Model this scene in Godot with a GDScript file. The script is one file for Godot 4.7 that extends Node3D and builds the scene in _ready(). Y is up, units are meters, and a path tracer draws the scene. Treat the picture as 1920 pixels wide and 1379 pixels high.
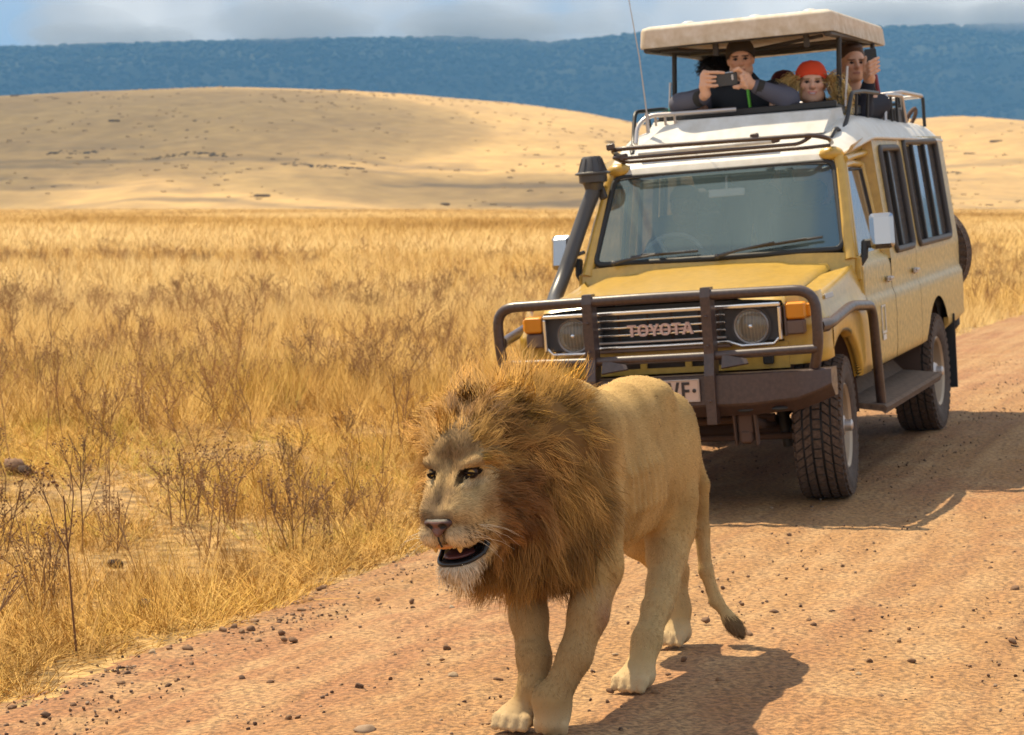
extends Node3D

# ---------------------------------------------------------------- frame of the road
const TX := 1.0384
const TZ := -12.601
const YAW := 19.7
var CY := cos(deg_to_rad(YAW))
var SY := sin(deg_to_rad(YAW))
var rng := RandomNumberGenerator.new()
var n1 := FastNoiseLite.new()
var n2 := FastNoiseLite.new()
var M := {}
var used := {}
var car: Node3D
var sun_dir := Vector3(-0.41, 0.93, -0.40).normalized()


class MB:
	var v := PackedVector3Array()
	var n := PackedVector3Array()
	var c := PackedColorArray()
	var uv := PackedVector2Array()
	var idx := PackedInt32Array()
	var col := Color(1, 1, 1)

	func vert(p: Vector3, nn: Vector3, cc = null) -> int:
		v.append(p)
		n.append(nn)
		c.append(col if cc == null else cc)
		return v.size() - 1

	func tri(a: int, b: int, d: int) -> void:
		var g := (v[b] - v[a]).cross(v[d] - v[a])
		if g.dot(n[a] + n[b] + n[d]) > 0.0:
			idx.append(a)
			idx.append(d)
			idx.append(b)
		else:
			idx.append(a)
			idx.append(b)
			idx.append(d)

	func quad(a: int, b: int, d: int, e: int) -> void:
		tri(a, b, d)
		tri(a, d, e)

	func face(p: Array, nn = null, cc = null) -> void:  # flat convex face
		var g: Vector3 = (p[1] - p[0]).cross(p[2] - p[0]).normalized() if nn == null else nn
		var s := v.size()
		for q in p:
			vert(q, g, cc)
		for i in range(1, p.size() - 1):
			tri(s, s + i, s + i + 1)

	func box(at: Vector3, size: Vector3, b := Basis(), bev := 0.0) -> void:
		var h := size * 0.5
		var e: float = min(bev, min(h.x, min(h.y, h.z)) * 0.9)
		if e <= 0.0:
			for ax in 3:
				for s in [-1.0, 1.0]:
					var nn := Vector3()
					nn[ax] = s
					var u := (ax + 1) % 3
					var w := (ax + 2) % 3
					var q := []
					for k in [[-1, -1], [1, -1], [1, 1], [-1, 1]]:
						var p := Vector3()
						p[ax] = s * h[ax]
						p[u] = k[0] * h[u]
						p[w] = k[1] * h[w]
						q.append(at + b * p)
					face(q, (b * nn).normalized())
			return
		# bevelled: each corner has three vertices, one per face
		var id := {}
		for sx in [-1, 1]:
			for sy in [-1, 1]:
				for sz in [-1, 1]:
					var sg := Vector3(sx, sy, sz)
					for ax in 3:
						var p := Vector3()
						for k in 3:
							p[k] = sg[k] * (h[k] if k == ax else h[k] - e)
						var nn := Vector3()
						nn[ax] = sg[ax]
						id[[sx, sy, sz, ax]] = vert(at + b * p, (b * nn).normalized())
		for ax in 3:
			var u := (ax + 1) % 3
			var w := (ax + 2) % 3
			for s in [-1, 1]:
				var q := []
				for k in [[-1, -1], [1, -1], [1, 1], [-1, 1]]:
					var g := [0, 0, 0]
					g[ax] = s
					g[u] = k[0]
					g[w] = k[1]
					q.append(id[[g[0], g[1], g[2], ax]])
				quad(q[0], q[1], q[2], q[3])
			for k in [[-1, -1], [1, -1], [1, 1], [-1, 1]]:  # edge along ax between faces u and w
				var g0 := [0, 0, 0]
				g0[u] = k[0]
				g0[w] = k[1]
				g0[ax] = -1
				var g1 := g0.duplicate()
				g1[ax] = 1
				quad(id[[g0[0], g0[1], g0[2], u]], id[[g1[0], g1[1], g1[2], u]], id[[g1[0], g1[1], g1[2], w]], id[[g0[0], g0[1], g0[2], w]])
		for sx in [-1, 1]:
			for sy in [-1, 1]:
				for sz in [-1, 1]:
					tri(id[[sx, sy, sz, 0]], id[[sx, sy, sz, 1]], id[[sx, sy, sz, 2]])

	func tube(path: Array, r, sides := 8, cap := true, squash := 1.0) -> void:
		var m := path.size()
		var ref := Vector3.UP
		var t0: Vector3 = (path[1] - path[0]).normalized()
		if absf(t0.dot(ref)) > 0.95:
			ref = Vector3.RIGHT
		var rows := []
		var last := Vector3()
		for i in m:
			var t: Vector3 = (path[min(i + 1, m - 1)] - path[max(i - 1, 0)]).normalized()
			var x := ref.cross(t).normalized() if i == 0 else (last - t * last.dot(t)).normalized()
			last = x
			var y := t.cross(x)
			var rr: float = r if r is float or r is int else r[i]
			var row := []
			for k in sides:
				var a := TAU * k / sides
				var d := x * cos(a) + y * sin(a) * squash
				row.append(vert(path[i] + d * rr, d.normalized()))
			rows.append(row)
			if cap and (i == 0 or i == m - 1) and rr > 0.0005:
				var s := v.size()
				var nn := -t if i == 0 else t
				for k in sides:
					vert(v[row[k]], nn)
				for k in range(1, sides - 1):
					tri(s, s + k, s + k + 1)
		for i in m - 1:
			for k in sides:
				var k2 := (k + 1) % sides
				quad(rows[i][k], rows[i][k2], rows[i + 1][k2], rows[i + 1][k])

	func lathe(prof: Array, xf: Transform3D, seg := 24, sharp := 35.0) -> void:  # prof: Vector2(radius, along y)
		var m := prof.size()
		for i in m - 1:
			var a: Vector2 = prof[i]
			var b: Vector2 = prof[i + 1]
			var d := (b - a).normalized()
			var nn := Vector2(d.y, -d.x)
			var na := nn
			var nb := nn
			if i > 0:
				var dp: Vector2 = (a - prof[i - 1]).normalized()
				if rad_to_deg(absf(dp.angle_to(d))) < sharp:
					na = (nn + Vector2(dp.y, -dp.x)).normalized()
			if i < m - 2:
				var dn: Vector2 = (prof[i + 2] - b).normalized()
				if rad_to_deg(absf(dn.angle_to(d))) < sharp:
					nb = (nn + Vector2(dn.y, -dn.x)).normalized()
			var s := v.size()
			for k in seg + 1:
				var t := TAU * k / seg
				var e := Vector3(cos(t), 0, sin(t))
				vert(xf * (e * a.x + Vector3(0, a.y, 0)), (xf.basis * (e * na.x + Vector3(0, na.y, 0))).normalized())
				vert(xf * (e * b.x + Vector3(0, b.y, 0)), (xf.basis * (e * nb.x + Vector3(0, nb.y, 0))).normalized())
			for k in seg:
				quad(s + 2 * k, s + 2 * k + 1, s + 2 * k + 3, s + 2 * k + 2)

	func grid(nu: int, nv: int, f: Callable, skip = null, flip := false) -> int:  # f(i, j) -> Vector3
		var s := v.size()
		for j in nv:
			for i in nu:
				v.append(f.call(i, j))
				c.append(col)
				n.append(Vector3.UP)
		for j in nv:
			for i in nu:
				var du := v[s + j * nu + min(i + 1, nu - 1)] - v[s + j * nu + max(i - 1, 0)]
				var dv := v[s + min(j + 1, nv - 1) * nu + i] - v[s + max(j - 1, 0) * nu + i]
				var g := du.cross(dv).normalized()
				n[s + j * nu + i] = -g if flip else g
		for j in nv - 1:
			for i in nu - 1:
				if skip != null and skip.call(i, j):
					continue
				quad(s + j * nu + i, s + j * nu + i + 1, s + (j + 1) * nu + i + 1, s + (j + 1) * nu + i)
		return s

	func prism(poly: PackedVector2Array, depth: float, xf: Transform3D, bev := 0.0) -> void:  # poly in xy, extruded along +z
		var t := Geometry2D.triangulate_polygon(poly)
		var inner := poly
		if bev > 0.0:
			var off := Geometry2D.offset_polygon(poly, -bev, Geometry2D.JOIN_MITER)
			if off.size() == 1 and off[0].size() == poly.size():
				inner = off[0]
				# align the start
				var best := 0
				for k in inner.size():
					if inner[k].distance_squared_to(poly[0]) < inner[best].distance_squared_to(poly[0]):
						best = k
				var r := PackedVector2Array()
				for k in inner.size():
					r.append(inner[(k + best) % inner.size()])
				inner = r
				t = Geometry2D.triangulate_polygon(inner)
			else:
				bev = 0.0
		var m := poly.size()
		for side in 2:
			var z := depth if side == 1 else 0.0
			var nn := (xf.basis * Vector3(0, 0, 1 if side == 1 else -1)).normalized()
			var s := v.size()
			for p in (inner if side == 1 else poly):
				vert(xf * Vector3(p.x, p.y, z), nn)
			var tt := t if side == 1 else Geometry2D.triangulate_polygon(poly)
			for k in range(0, tt.size(), 3):
				tri(s + tt[k], s + tt[k + 1], s + tt[k + 2])
		var sg := -1.0 if Geometry2D.is_polygon_clockwise(poly) else 1.0
		for k in m:
			var a := poly[k]
			var b := poly[(k + 1) % m]
			var d := (b - a).normalized()
			var nn := (xf.basis * Vector3(d.y * sg, -d.x * sg, 0)).normalized()
			face([xf * Vector3(a.x, a.y, 0), xf * Vector3(b.x, b.y, 0), xf * Vector3(b.x, b.y, depth - bev), xf * Vector3(a.x, a.y, depth - bev)], nn)
			if bev > 0.0:
				var a2 := inner[k]
				var b2 := inner[(k + 1) % m]
				face([xf * Vector3(a.x, a.y, depth - bev), xf * Vector3(b.x, b.y, depth - bev), xf * Vector3(b2.x, b2.y, depth), xf * Vector3(a2.x, a2.y, depth)], (nn + (xf.basis * Vector3(0, 0, 1)).normalized()).normalized())

	func ball(at: Vector3, r: Vector3, b := Basis(), seg := 12, rings := 8) -> void:
		var s := v.size()
		for j in rings + 1:
			var t := PI * j / rings
			for i in seg + 1:
				var a := TAU * i / seg
				var d := Vector3(sin(t) * cos(a), cos(t), sin(t) * sin(a))
				vert(at + b * (d * r), (b * (d / r)).normalized())
		for j in rings:
			for i in seg:
				quad(s + j * (seg + 1) + i, s + j * (seg + 1) + i + 1, s + (j + 1) * (seg + 1) + i + 1, s + (j + 1) * (seg + 1) + i)

	func add(o: MB, xf := Transform3D()) -> void:
		var s := v.size()
		for i in o.v.size():
			v.append(xf * o.v[i])
			n.append((xf.basis * o.n[i]).normalized())
			c.append(o.c[i])
		for i in o.idx:
			idx.append(s + i)

	func mesh() -> ArrayMesh:
		for k in range(0, idx.size(), 3):
			var i0 := idx[k]
			var i1 := idx[k + 1]
			var i2 := idx[k + 2]
			if (v[i1] - v[i0]).cross(v[i2] - v[i0]).dot(n[i0] + n[i1] + n[i2]) > 0.0:
				idx[k + 1] = i2
				idx[k + 2] = i1
		var a := []
		a.resize(Mesh.ARRAY_MAX)
		a[Mesh.ARRAY_VERTEX] = v
		a[Mesh.ARRAY_NORMAL] = n
		a[Mesh.ARRAY_COLOR] = c
		if uv.size() == v.size():
			a[Mesh.ARRAY_TEX_UV] = uv
		a[Mesh.ARRAY_INDEX] = idx
		var m := ArrayMesh.new()
		m.add_surface_from_arrays(Mesh.PRIMITIVE_TRIANGLES, a)
		return m


# a field of rounded shapes joined with a smooth minimum, meshed as surface nets
class Field:
	var A := PackedVector3Array()
	var B := PackedVector3Array()
	var RA := PackedFloat32Array()
	var RB := PackedFloat32Array()
	var K := PackedFloat32Array()
	var T := PackedInt32Array()  # 0 capsule, 1 ellipsoid, 2 carved capsule, 3 carved ellipsoid
	var X: Array[Basis] = []

	func cap(a: Vector3, b: Vector3, ra: float, rb: float, k := 0.03) -> void:
		A.append(a)
		B.append(b)
		RA.append(ra)
		RB.append(rb)
		K.append(k)
		T.append(0)
		X.append(Basis())

	func ell(a: Vector3, r: Vector3, k := 0.03, bas := Basis()) -> void:
		A.append(a)
		B.append(r)
		RA.append(0)
		RB.append(0)
		K.append(k)
		T.append(1)
		X.append(bas.inverse())

	func carve(a: Vector3, r: Vector3, k := 0.01, bas := Basis()) -> void:
		ell(a, r, k, bas)
		T[T.size() - 1] = 3

	func chain(p: Array, r: Array, k := 0.03) -> void:
		for i in p.size() - 1:
			cap(p[i], p[i + 1], r[i], r[i + 1], k)

	func one(p: Vector3, i: int) -> float:
		if T[i] & 1:
			var q: Vector3 = X[i] * (p - A[i])
			var r := B[i]
			var k0 := (q / r).length()
			var k1 := (q / (r * r)).length()
			return k0 * (k0 - 1.0) / maxf(k1, 1e-6)
		var ab := B[i] - A[i]
		var h := clampf((p - A[i]).dot(ab) / maxf(ab.length_squared(), 1e-9), 0.0, 1.0)
		return (p - A[i] - ab * h).length() - lerpf(RA[i], RB[i], h)

	func at(p: Vector3, ids: PackedInt32Array) -> float:
		var d := 1e3
		for i in ids:
			var e := one(p, i)
			var k := K[i]
			if T[i] >= 2:
				var hh := maxf(k - absf(d + e), 0.0) / k
				d = maxf(d, -e) + hh * hh * k * 0.25
			else:
				var hh := maxf(k - absf(d - e), 0.0) / k
				d = minf(d, e) - hh * hh * k * 0.25
		return d

	func all() -> PackedInt32Array:
		return PackedInt32Array(range(A.size()))

	func bounds() -> AABB:
		var lo := Vector3.ONE * 1e3
		var hi := -lo
		for i in A.size():
			if T[i] >= 2:
				continue
			if T[i] == 1:
				var m := maxf(B[i].x, maxf(B[i].y, B[i].z))
				lo = lo.min(A[i] - Vector3.ONE * m)
				hi = hi.max(A[i] + Vector3.ONE * m)
			else:
				var r := maxf(RA[i], RB[i])
				lo = lo.min(A[i].min(B[i]) - Vector3.ONE * r)
				hi = hi.max(A[i].max(B[i]) + Vector3.ONE * r)
		return AABB(lo, hi - lo).grow(0.03)

	func build(mb: MB, cell: float, box = null, tint = null) -> void:
		var bb: AABB = bounds() if box == null else box
		var S := 6
		var nb := Vector3i((bb.size / (cell * S)).ceil()) + Vector3i.ONE
		var nx := nb.x * S + 1
		var ny := nb.y * S + 1
		var nz := nb.z * S + 1
		var val := PackedFloat32Array()
		val.resize(nx * ny * nz)
		val.fill(9.0)
		var cells := PackedInt32Array()
		cells.resize(nx * ny * nz)
		cells.fill(-1)
		var o := bb.position
		var hd := 0.5 * S * cell * 1.7321
		var every := all()
		var kmax := 0.0
		for k in K:
			kmax = maxf(kmax, k)
		var act := []
		for bz in nb.z:
			for by in nb.y:
				for bx in nb.x:
					var ctr := o + Vector3(bx + 0.5, by + 0.5, bz + 0.5) * (S * cell)
					var ids := PackedInt32Array()
					var dm := 1e3
					for i in every:
						var e := one(ctr, i)
						if e < hd * 2.2 + kmax:
							ids.append(i)
						if T[i] < 2:
							dm = minf(dm, e)
					if dm > hd * 1.25 + kmax * 0.5 or ids.is_empty():
						continue
					if at(ctr, ids) < -hd * 1.35 - kmax * 0.5:
						continue
					act.append([bx, by, bz, ids])
					for z in range(bz * S, bz * S + S + 1):
						for y in range(by * S, by * S + S + 1):
							for x in range(bx * S, bx * S + S + 1):
								var q := (z * ny + y) * nx + x
								if val[q] == 9.0:
									val[q] = at(o + Vector3(x, y, z) * cell, ids)
		var dx := [1, 0, 1, 0, 1, 0, 1]
		var off := PackedInt32Array([0, 1, nx, nx + 1, nx * ny, nx * ny + 1, nx * ny + nx, nx * ny + nx + 1])
		var ed := PackedInt32Array([0, 1, 2, 3, 4, 5, 6, 7, 0, 2, 1, 3, 4, 6, 5, 7, 0, 4, 1, 5, 2, 6, 3, 7])
		for blk in act:
			var ids: PackedInt32Array = blk[3]
			for z in range(blk[2] * S, blk[2] * S + S):
				for y in range(blk[1] * S, blk[1] * S + S):
					for x in range(blk[0] * S, blk[0] * S + S):
						var q := (z * ny + y) * nx + x
						var neg := 0
						for k in 8:
							if val[q + off[k]] < 0.0:
								neg += 1
						if neg == 0 or neg == 8:
							continue
						var sum := Vector3()
						var cnt := 0
						for k in 12:
							var a := ed[2 * k]
							var b := ed[2 * k + 1]
							var fa := val[q + off[a]]
							var fb := val[q + off[b]]
							if (fa < 0.0) != (fb < 0.0):
								var t := fa / (fa - fb)
								var pa := Vector3(a & 1, (a >> 1) & 1, a >> 2)
								var pb := Vector3(b & 1, (b >> 1) & 1, b >> 2)
								sum += pa.lerp(pb, t)
								cnt += 1
						var p := o + (Vector3(x, y, z) + sum / cnt) * cell
						var h := cell * 0.5
						var g := Vector3(at(p + Vector3(h, 0, 0), ids) - at(p - Vector3(h, 0, 0), ids), at(p + Vector3(0, h, 0), ids) - at(p - Vector3(0, h, 0), ids), at(p + Vector3(0, 0, h), ids) - at(p - Vector3(0, 0, h), ids)).normalized()
						p -= g * clampf(at(p, ids), -cell, cell)
						cells[q] = mb.vert(p, g, null if tint == null else tint.call(p, g))
		for blk in act:
			for z in range(blk[2] * S, blk[2] * S + S):
				for y in range(blk[1] * S, blk[1] * S + S):
					for x in range(blk[0] * S, blk[0] * S + S):
						var q := (z * ny + y) * nx + x
						var f0 := val[q] < 0.0
						if y > 0 and z > 0 and f0 != (val[q + 1] < 0.0):
							four(mb, cells, q, q - nx, q - nx - nx * ny, q - nx * ny)
						if x > 0 and z > 0 and f0 != (val[q + nx] < 0.0):
							four(mb, cells, q, q - 1, q - 1 - nx * ny, q - nx * ny)
						if x > 0 and y > 0 and f0 != (val[q + nx * ny] < 0.0):
							four(mb, cells, q, q - 1, q - 1 - nx, q - nx)

	func four(mb: MB, cells: PackedInt32Array, a: int, b: int, c: int, d: int) -> void:
		if cells[a] >= 0 and cells[b] >= 0 and cells[c] >= 0 and cells[d] >= 0:
			mb.quad(cells[a], cells[b], cells[c], cells[d])


# ---------------------------------------------------------------- naming
func numbered(called: String) -> String:
	var k: int = used.get(called, 0)
	used[called] = k + 1
	return called if k == 0 else "%s_%03d" % [called, k]


func tag(o: Node, label: String, category: String, group := "", kind := "") -> Node:
	if label:
		o.set_meta("label", label)
	if category:
		o.set_meta("category", category)
	if group:
		o.set_meta("group", group)
	if kind:
		o.set_meta("kind", kind)
	return o


func thing(called: String, label: String, category: String, xf := Transform3D(), group := "") -> Node3D:
	var o := Node3D.new()
	o.name = numbered(called)
	o.transform = xf
	add_child(o, true)
	tag(o, label, category, group)
	return o


func put(called: String, mb, m: Material, parent: Node = null, xf := Transform3D()) -> MeshInstance3D:
	var o := MeshInstance3D.new()
	o.mesh = mb.mesh() if mb is MB else mb
	o.material_override = m
	o.transform = xf
	if parent == null:
		o.name = numbered(called)
		add_child(o, true)
	else:
		var k := 0
		var nm := called
		while parent.has_node(NodePath(nm)):
			k += 1
			nm = "%s_%03d" % [called, k]
		o.name = nm
		parent.add_child(o, true)
	return o


func structure(called: String, mb, m: Material) -> MeshInstance3D:
	var o := put(called, mb, m)
	o.set_meta("kind", "structure")
	return o


func scatter(called: String, mesh: Mesh, m: Material, xfs: Array, cols: Array, parent: Node = null) -> MultiMeshInstance3D:
	var mm := MultiMesh.new()
	mm.transform_format = MultiMesh.TRANSFORM_3D
	mm.use_colors = true
	mm.mesh = mesh
	mm.instance_count = xfs.size()
	for i in xfs.size():
		mm.set_instance_transform(i, xfs[i])
		mm.set_instance_color(i, cols[i])
	var o := MultiMeshInstance3D.new()
	o.multimesh = mm
	o.material_override = m
	o.name = numbered(called) if parent == null else called
	o.set_meta("kind", "stuff")
	(self if parent == null else parent).add_child(o, true)
	return o


func lin(r: float, g: float, b: float) -> Color:
	return Color(r, g, b)


func mat(key: String, c: Color, rough := 0.8, metal := 0.0, vc := false) -> StandardMaterial3D:
	var m := StandardMaterial3D.new()
	m.resource_name = key
	m.albedo_color = c.linear_to_srgb()
	m.roughness = rough
	m.metallic = metal
	m.vertex_color_use_as_albedo = vc
	M[key] = m
	return m


# a seamless grey picture: lo..hi (sRGB values), from fractal noise; a second, coarser layer keeps it from repeating evenly
func noise_tex(seed_: int, freq: float, lo: float, hi: float, size := 512, oct := 5, kind := FastNoiseLite.TYPE_SIMPLEX_SMOOTH, tintc := Color(1, 1, 1)) -> ImageTexture:
	var f := FastNoiseLite.new()
	f.seed = seed_
	f.noise_type = kind
	f.frequency = freq
	f.fractal_octaves = oct
	f.fractal_gain = 0.6
	var im := f.get_seamless_image(size, size)
	im.convert(Image.FORMAT_RGB8)
	var d := im.get_data()
	for i in range(0, d.size(), 3):
		var t := d[i] / 255.0
		var w := lerpf(lo, hi, t)
		d[i] = int(clampf(w * lerpf(tintc.r, 1.0, t), 0, 1) * 255)
		d[i + 1] = int(clampf(w * lerpf(tintc.g, 1.0, t), 0, 1) * 255)
		d[i + 2] = int(clampf(w * lerpf(tintc.b, 1.0, t), 0, 1) * 255)
	return ImageTexture.create_from_image(Image.create_from_data(size, size, false, Image.FORMAT_RGB8, d))


func tri_planar(m: StandardMaterial3D, scale: float, world := true) -> void:
	m.uv1_triplanar = true
	m.uv1_world_triplanar = world
	m.uv1_scale = Vector3.ONE * scale


func ru(x: float, z: float) -> float:
	return (x - TX) * CY + (z - TZ) * SY


func rv(x: float, z: float) -> float:
	return (x - TX) * SY - (z - TZ) * CY


func road_at(u: float, v: float) -> Vector3:
	var x := TX + u * CY + v * SY
	var z := TZ + u * SY - v * CY
	return Vector3(x, ground(x, z), z)


func ramp(x: float, pts: PackedVector2Array) -> float:
	if x <= pts[0].x:
		return pts[0].y
	for i in range(1, pts.size()):
		if x < pts[i].x:
			var t := (x - pts[i - 1].x) / (pts[i].x - pts[i - 1].x)
			return lerpf(pts[i - 1].y, pts[i].y, t)
	return pts[pts.size() - 1].y


var along := PackedVector2Array([Vector2(-6.5, -0.1), Vector2(-4.2, -0.1), Vector2(-2.0, -0.09), Vector2(-0.8, -0.082), Vector2(0, -0.058), Vector2(3.5, 0.047), Vector2(6, 0.07), Vector2(30, 0.05), Vector2(120, 0.0)])
var across := PackedVector2Array([Vector2(-60, 0.1), Vector2(-20, 0.06), Vector2(-6, -0.03), Vector2(-2.2, -0.1), Vector2(-1.1, -0.131), Vector2(0.8, 0), Vector2(3.0, 0.03), Vector2(6, 0.0)])


func ground(x: float, z: float) -> float:
	var u := ru(x, z)
	var v := rv(x, z)
	var fade := clampf(1.0 - absf(v) / 300.0, 0.0, 1.0)
	return (ramp(v, along) + ramp(u, across)) * fade


func edge_u(v: float) -> float:
	return -1.0 + 0.10 * n1.get_noise_2d(v * 60.0, 7.0) + 0.05 * n1.get_noise_2d(v * 260.0, 70.0)


# ---------------------------------------------------------------- the scene
func _ready() -> void:
	rng.seed = 20240
	n1.seed = 5
	n1.frequency = 0.01
	n2.seed = 11
	n2.frequency = 0.01
	n2.fractal_octaves = 5
	n2.fractal_gain = 0.6

	var cam := Camera3D.new()
	cam.name = "camera"
	cam.position = Vector3(0, 1.5, 0)
	cam.rotation_degrees = Vector3(-4.0173, 0, 0)
	cam.fov = 18.0136
	var lens := CameraAttributesPhysical.new()
	lens.frustum_focal_length = 75.71
	lens.frustum_focus_distance = 6.7
	lens.frustum_near = 0.2
	lens.frustum_far = 40000.0
	lens.exposure_aperture = 9.5
	cam.attributes = lens
	cam.near = 0.2
	cam.far = 40000.0
	add_child(cam)

	var env := Environment.new()
	env.background_mode = Environment.BG_SKY
	env.tonemap_mode = Environment.TONE_MAPPER_LINEAR
	env.tonemap_exposure = 1.6
	env.background_energy_multiplier = 0.93
	env.sdfgi_enabled = true
	env.ssao_enabled = true
	env.ssil_enabled = true
	var sky := Sky.new()
	var pan := PanoramaSkyMaterial.new()
	pan.panorama = sky_picture()
	sky.sky_material = pan
	env.sky = sky
	env.fog_enabled = true
	env.fog_mode = Environment.FOG_MODE_EXPONENTIAL
	env.volumetric_fog_enabled = true
	env.volumetric_fog_density = 0.0
	env.fog_density = 0.00013
	env.fog_light_color = Color(0.50, 0.76, 1.0)
	env.fog_sky_affect = 0.0
	var we := WorldEnvironment.new()
	we.name = "world_environment"
	we.environment = env
	add_child(we)

	var sun := DirectionalLight3D.new()
	sun.name = "sun"
	sun.light_energy = 1.6
	sun.light_color = Color(1.0, 0.93, 0.80)
	sun.light_angular_distance = 0.5
	sun.shadow_enabled = true
	sun.sky_mode = DirectionalLight3D.SKY_MODE_LIGHT_ONLY
	add_child(sun)
	sun.look_at_from_position(sun_dir * 100.0, Vector3.ZERO)

	make_materials()
	make_terrain()
	make_road()
	make_car()
	make_lion()
	make_people()
	make_plants()


# clouds and air only: mostly broken cloud, with blue between
func sky_picture() -> ImageTexture:
	var w := 2048
	var h := 1024
	var f := FastNoiseLite.new()
	f.seed = 77
	f.frequency = 0.0035
	f.fractal_octaves = 6
	f.fractal_gain = 0.55
	var a := f.get_seamless_image(w, h / 2)
	var d := a.get_data()
	var im := Image.create(w, h, false, Image.FORMAT_RGBF)
	im.fill(Color(0.30, 0.22, 0.13))
	for y in h / 2:
		var el := 1.0 - (y + 0.5) / (h / 2)  # 1 zenith, 0 horizon
		for x in w:
			# stretch clouds sideways low down
			var sx := x
			var sy := int(pow(1.0 - el, 1.6) * (h / 2 - 1))
			var t := d[sy * w + sx] / 255.0
			if el < 0.3:
				var t3 := d[int((0.25 + 0.6 * el / 0.3) * (h / 2 - 1)) * w + (x * 3) % w] / 255.0
				t = lerpf(t3 * 0.9 + 0.17, t, smoothstep(0.14, 0.28, el))
			var cl := smoothstep(0.30, 0.52, t)
			var lit := smoothstep(0.35, 0.8, t)
			var blue := Color(0.16, 0.30, 0.55).lerp(Color(0.42, 0.55, 0.70), pow(1.0 - el, 3.0))
			var white := Color(0.50, 0.50, 0.50).lerp(Color(0.95, 0.89, 0.80), lit)
			im.set_pixel(x, y, blue.lerp(white, cl))
	return ImageTexture.create_from_image(im)


func make_materials() -> void:
	var g := noise_tex(3, 0.02, 0.30, 1.35, 1024, 7)
	var m := mat("earth", Color(1, 1, 1), 0.95, 0, true)
	m.albedo_texture = g
	tri_planar(m, 0.35)
	m = mat("dirt", Color(1, 1, 1), 0.93, 0, true)
	m.albedo_texture = noise_tex(4, 0.03, 0.48, 1.22, 1024, 7)
	tri_planar(m, 0.9)
	m.heightmap_enabled = true
	m.heightmap_texture = noise_tex(9, 0.045, 0.0, 1.0, 1024, 6)
	m.heightmap_scale = 0.8
	m = mat("hill_grass", Color(1, 1, 1), 1.0, 0, true)
	m.albedo_texture = noise_tex(6, 0.02, 0.84, 1.0, 1024, 6)
	tri_planar(m, 0.004)
	m = mat("forest", Color(1, 1, 1), 1.0, 0, true)
	m = mat("stone", Color(1, 1, 1), 0.9, 0, true)
	m.albedo_texture = noise_tex(8, 0.05, 0.6, 1.0, 256, 4)
	tri_planar(m, 6.0, false)
	m = mat("straw", Color(1, 1, 1), 0.85, 0, true)
	m.metallic_specular = 0.2
	m.backlight_enabled = true
	m.backlight = Color(0.5, 0.5, 0.5)
	m = mat("twig", Color(1, 1, 1), 0.9, 0, true)


func hill_top(x: float) -> float:
	return ramp(x, PackedVector2Array([Vector2(-900, 20), Vector2(-500, 44), Vector2(-263, 54.6), Vector2(-210, 57.2), Vector2(-140, 60), Vector2(-80, 58.3), Vector2(-45, 56), Vector2(0, 52.4), Vector2(30, 48.2), Vector2(66, 40.9), Vector2(110, 33), Vector2(150, 36), Vector2(190, 44), Vector2(214, 46), Vector2(238, 43.5), Vector2(264, 34), Vector2(320, 18), Vector2(420, 14), Vector2(700, 30), Vector2(900, 16)]))


func hill_height(x: float, z: float) -> float:
	var d := -z
	var far := 1200.0
	var near := 640.0 + 40.0 * n1.get_noise_2d(x * 0.6, 50.0)
	var top := hill_top(x) * d / far if d < far else hill_top(x)
	top = hill_top(x)
	var t := clampf((d - near) / (far - near), 0.0, 1.0)
	var rise := sin(t * PI * 0.5)
	rise = lerpf(t * t * (3 - 2 * t), rise, 0.75)
	if d > far:
		var b := clampf((d - far) / 500.0, 0.0, 1.0)
		rise = 1.0 - b * b * (3 - 2 * b) * 0.9
	var y := top * rise
	y += (n2.get_noise_2d(x * 1.1, z * 1.1) * 1.7 + n2.get_noise_2d(x * 5.0, z * 5.0) * 0.45) * clampf(t * 3.0, 0, 1) * (1.0 - 0.6 * t)
	return y - 0.3


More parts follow.
